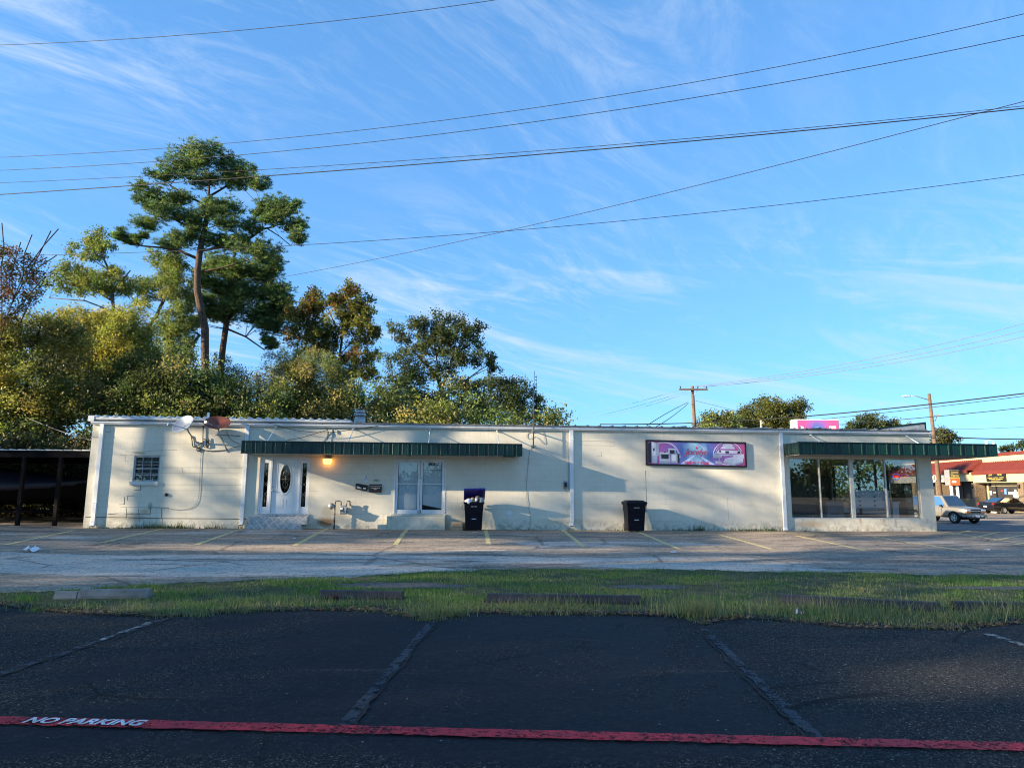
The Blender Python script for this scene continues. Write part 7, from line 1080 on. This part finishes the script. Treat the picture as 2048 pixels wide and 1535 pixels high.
while a < a1:
    b = b0_
    while b < b1_:
        aa, bb = a+gr.uniform(0, step), b+gr.uniform(0, step); o = AX*aa+AY*bb; b += step
        # where does this sun ray land: the wall face, or the ground
        tg = -o.z/E3.z; pg = o+E3*tg; tw = (WA-o).dot(WN)/E3.dot(WN); pw = o+E3*tw; s = (pw-WA).dot(WD); lit = None
        if -.2 < s < LEN and -.1 < pw.z < 4.4:
            tf = (WA+WN*1.2-o).dot(WN)/E3.dot(WN); pf = o+E3*tf; sf = (pf-WA).dot(WD)
            if (5.5 < sf < 15.3 and 2.6 < pf.z < 3.06) or (25.3 < sf < 33 and 2.8 < pf.z < 3.25): lit = ell(*project(pf), FASC_LIT); rec = pf
            else: lit = ell(*project(pw), WALL_LIT) if pw.z < 3.75 else .35; rec = pw
            if pw.z > 3.9: lit = .55
            lit = max(lit*.84, .70 if s < 5.6 else (.48 if s < 10.5 else .40))
        elif tw < tg and pg.y < 34: rec = pg; lit = None
        if lit is None:
            rec = pg; d = (pg-EYE).dot(FWD)
            if s > LEN+.3 and (pg-WA).dot(WN) < 0: continue
            if s < -.3 and (pg-WA).dot(WN) < 0: lit = .12 if nz(aa, bb) < .9 else .8
            elif d > 1.0: lit = max(ell(*project(pg), GND_LIT), .30 if 8.7 < pg.y < 12.4 else (.06 if pg.y > 12.4 else .03))
            else: lit = 0.0
            if pg.x < -22 or pg.x > 24 or pg.y < -6: continue
        k = 2.3*(1-lit)**1.8
        while gr.random() < k:
            k -= 1; q = rec+E3*gr.uniform(45, 58)
            if (q-EYE).dot(FWD) < .5 or project(q)[0] < -160: pts.append(q)
    a += step
pts = np.array([tuple(p) for p in pts]); trunks = []
for k in range(11):
    q = pts[rng.integers(0, len(pts), 400)]; c = q.mean(0) if k == 0 else max(q, key=lambda p: min((p[0]-t[0])**2+(p[1]-t[1])**2 for t in trunks)); trunks.append((c[0], c[1]))
own = np.argmin([(pts[:, 0]-t[0])**2+(pts[:, 1]-t[1])**2 for t in trunks], 0)
for k, (x, y) in enumerate(trunks):
    q = pts[own == k]; q = q[rng.permutation(len(q))]
    if len(q) < 20: continue
    x, y = q[:, 0].mean(), q[:, 1].mean(); zt_ = q[:, 2].max(); root = thing('pine_tree', 'unseen pine added beyond the left edge, crown shaped to shade the lots and wall', 'pine tree', (x, y, 0), 0, 'unseen pine grove added outside the left edge'); m = MB(); m.tube([(0, 0, -.2), (.1, .05, zt_*.5), (0, 0, zt_-.5)], [.24, .19, .06], 8)
    for z in np.linspace(zt_*.6, zt_-1, 9): c = q[rng.integers(0, len(q))]-np.array([x, y, 0]); m.tube([(0, 0, z-.6), Vector((c[0]*.5, c[1]*.5, (z+c[2])/2-.2)), c], [.06, .035, .015], 5)
    m.build('trunk', BARK_PINE, root); n = len(q); u, v = frame(n); sz = rng.uniform(.75, 1.2, (n, 1))*LEAFR
    cloud('crown', q-np.array([x, y, 0]), u*sz, v*sz*.75, np.array(PINEC)[rng.integers(0, 4, n)]*rng.uniform(.7, 1.2, (n, 1)), NEEDLE, root)
# trees across the street behind the viewer: they show as dark shapes in the shop glass
def far_tree(x, y, h, w, label):
    root = thing('leafy_tree', label, 'tree', (x, y, 0), 0, 'trees across the street'); m = MB(); m.tube([(0, 0, -.2), (0, 0, h*.75)], [.3, .1], 8); n = 2600; g = np.random.default_rng(int(abs(x*7+y))); c = g.normal(size=(26, 3)); c /= np.linalg.norm(c, axis=1, keepdims=True); c = c*np.array([w*.36, w*.36, h*.30])*g.uniform(.5, 1, (26, 1))+np.array([0, 0, h*.62]); q = c[g.integers(0, 26, n)]+g.normal(size=(n, 3))*np.array([w*.10, w*.10, h*.06])
    for i in range(0, 26, 3): m.tube([(0, 0, h*.4), tuple(c[i])], [.08, .03], 5)
    m.build('trunk', BARK_DARK, root); u = g.normal(size=(n, 3)); u /= np.linalg.norm(u, axis=1, keepdims=True); w_ = np.cross(u, g.normal(size=(n, 3))); w_ /= np.linalg.norm(w_, axis=1, keepdims=True); cloud('crown', q, u*.30, w_*.2, np.array(DARKC)[g.integers(0, 4, n)]*g.uniform(.7, 1.2, (n, 1)), LEAF, root)
for k, (x, y, h, w) in enumerate(((62, -66, 7.2, 9), (71, -64, 8.6, 11), (80, -62, 6.4, 8), (104, -78, 5.5, 12), (120, -70, 6.5, 12), (46, -78, 4.5, 10))): far_tree(x, y, h, w, 'round dark tree across the street behind the viewer, mirrored in the shop glass')
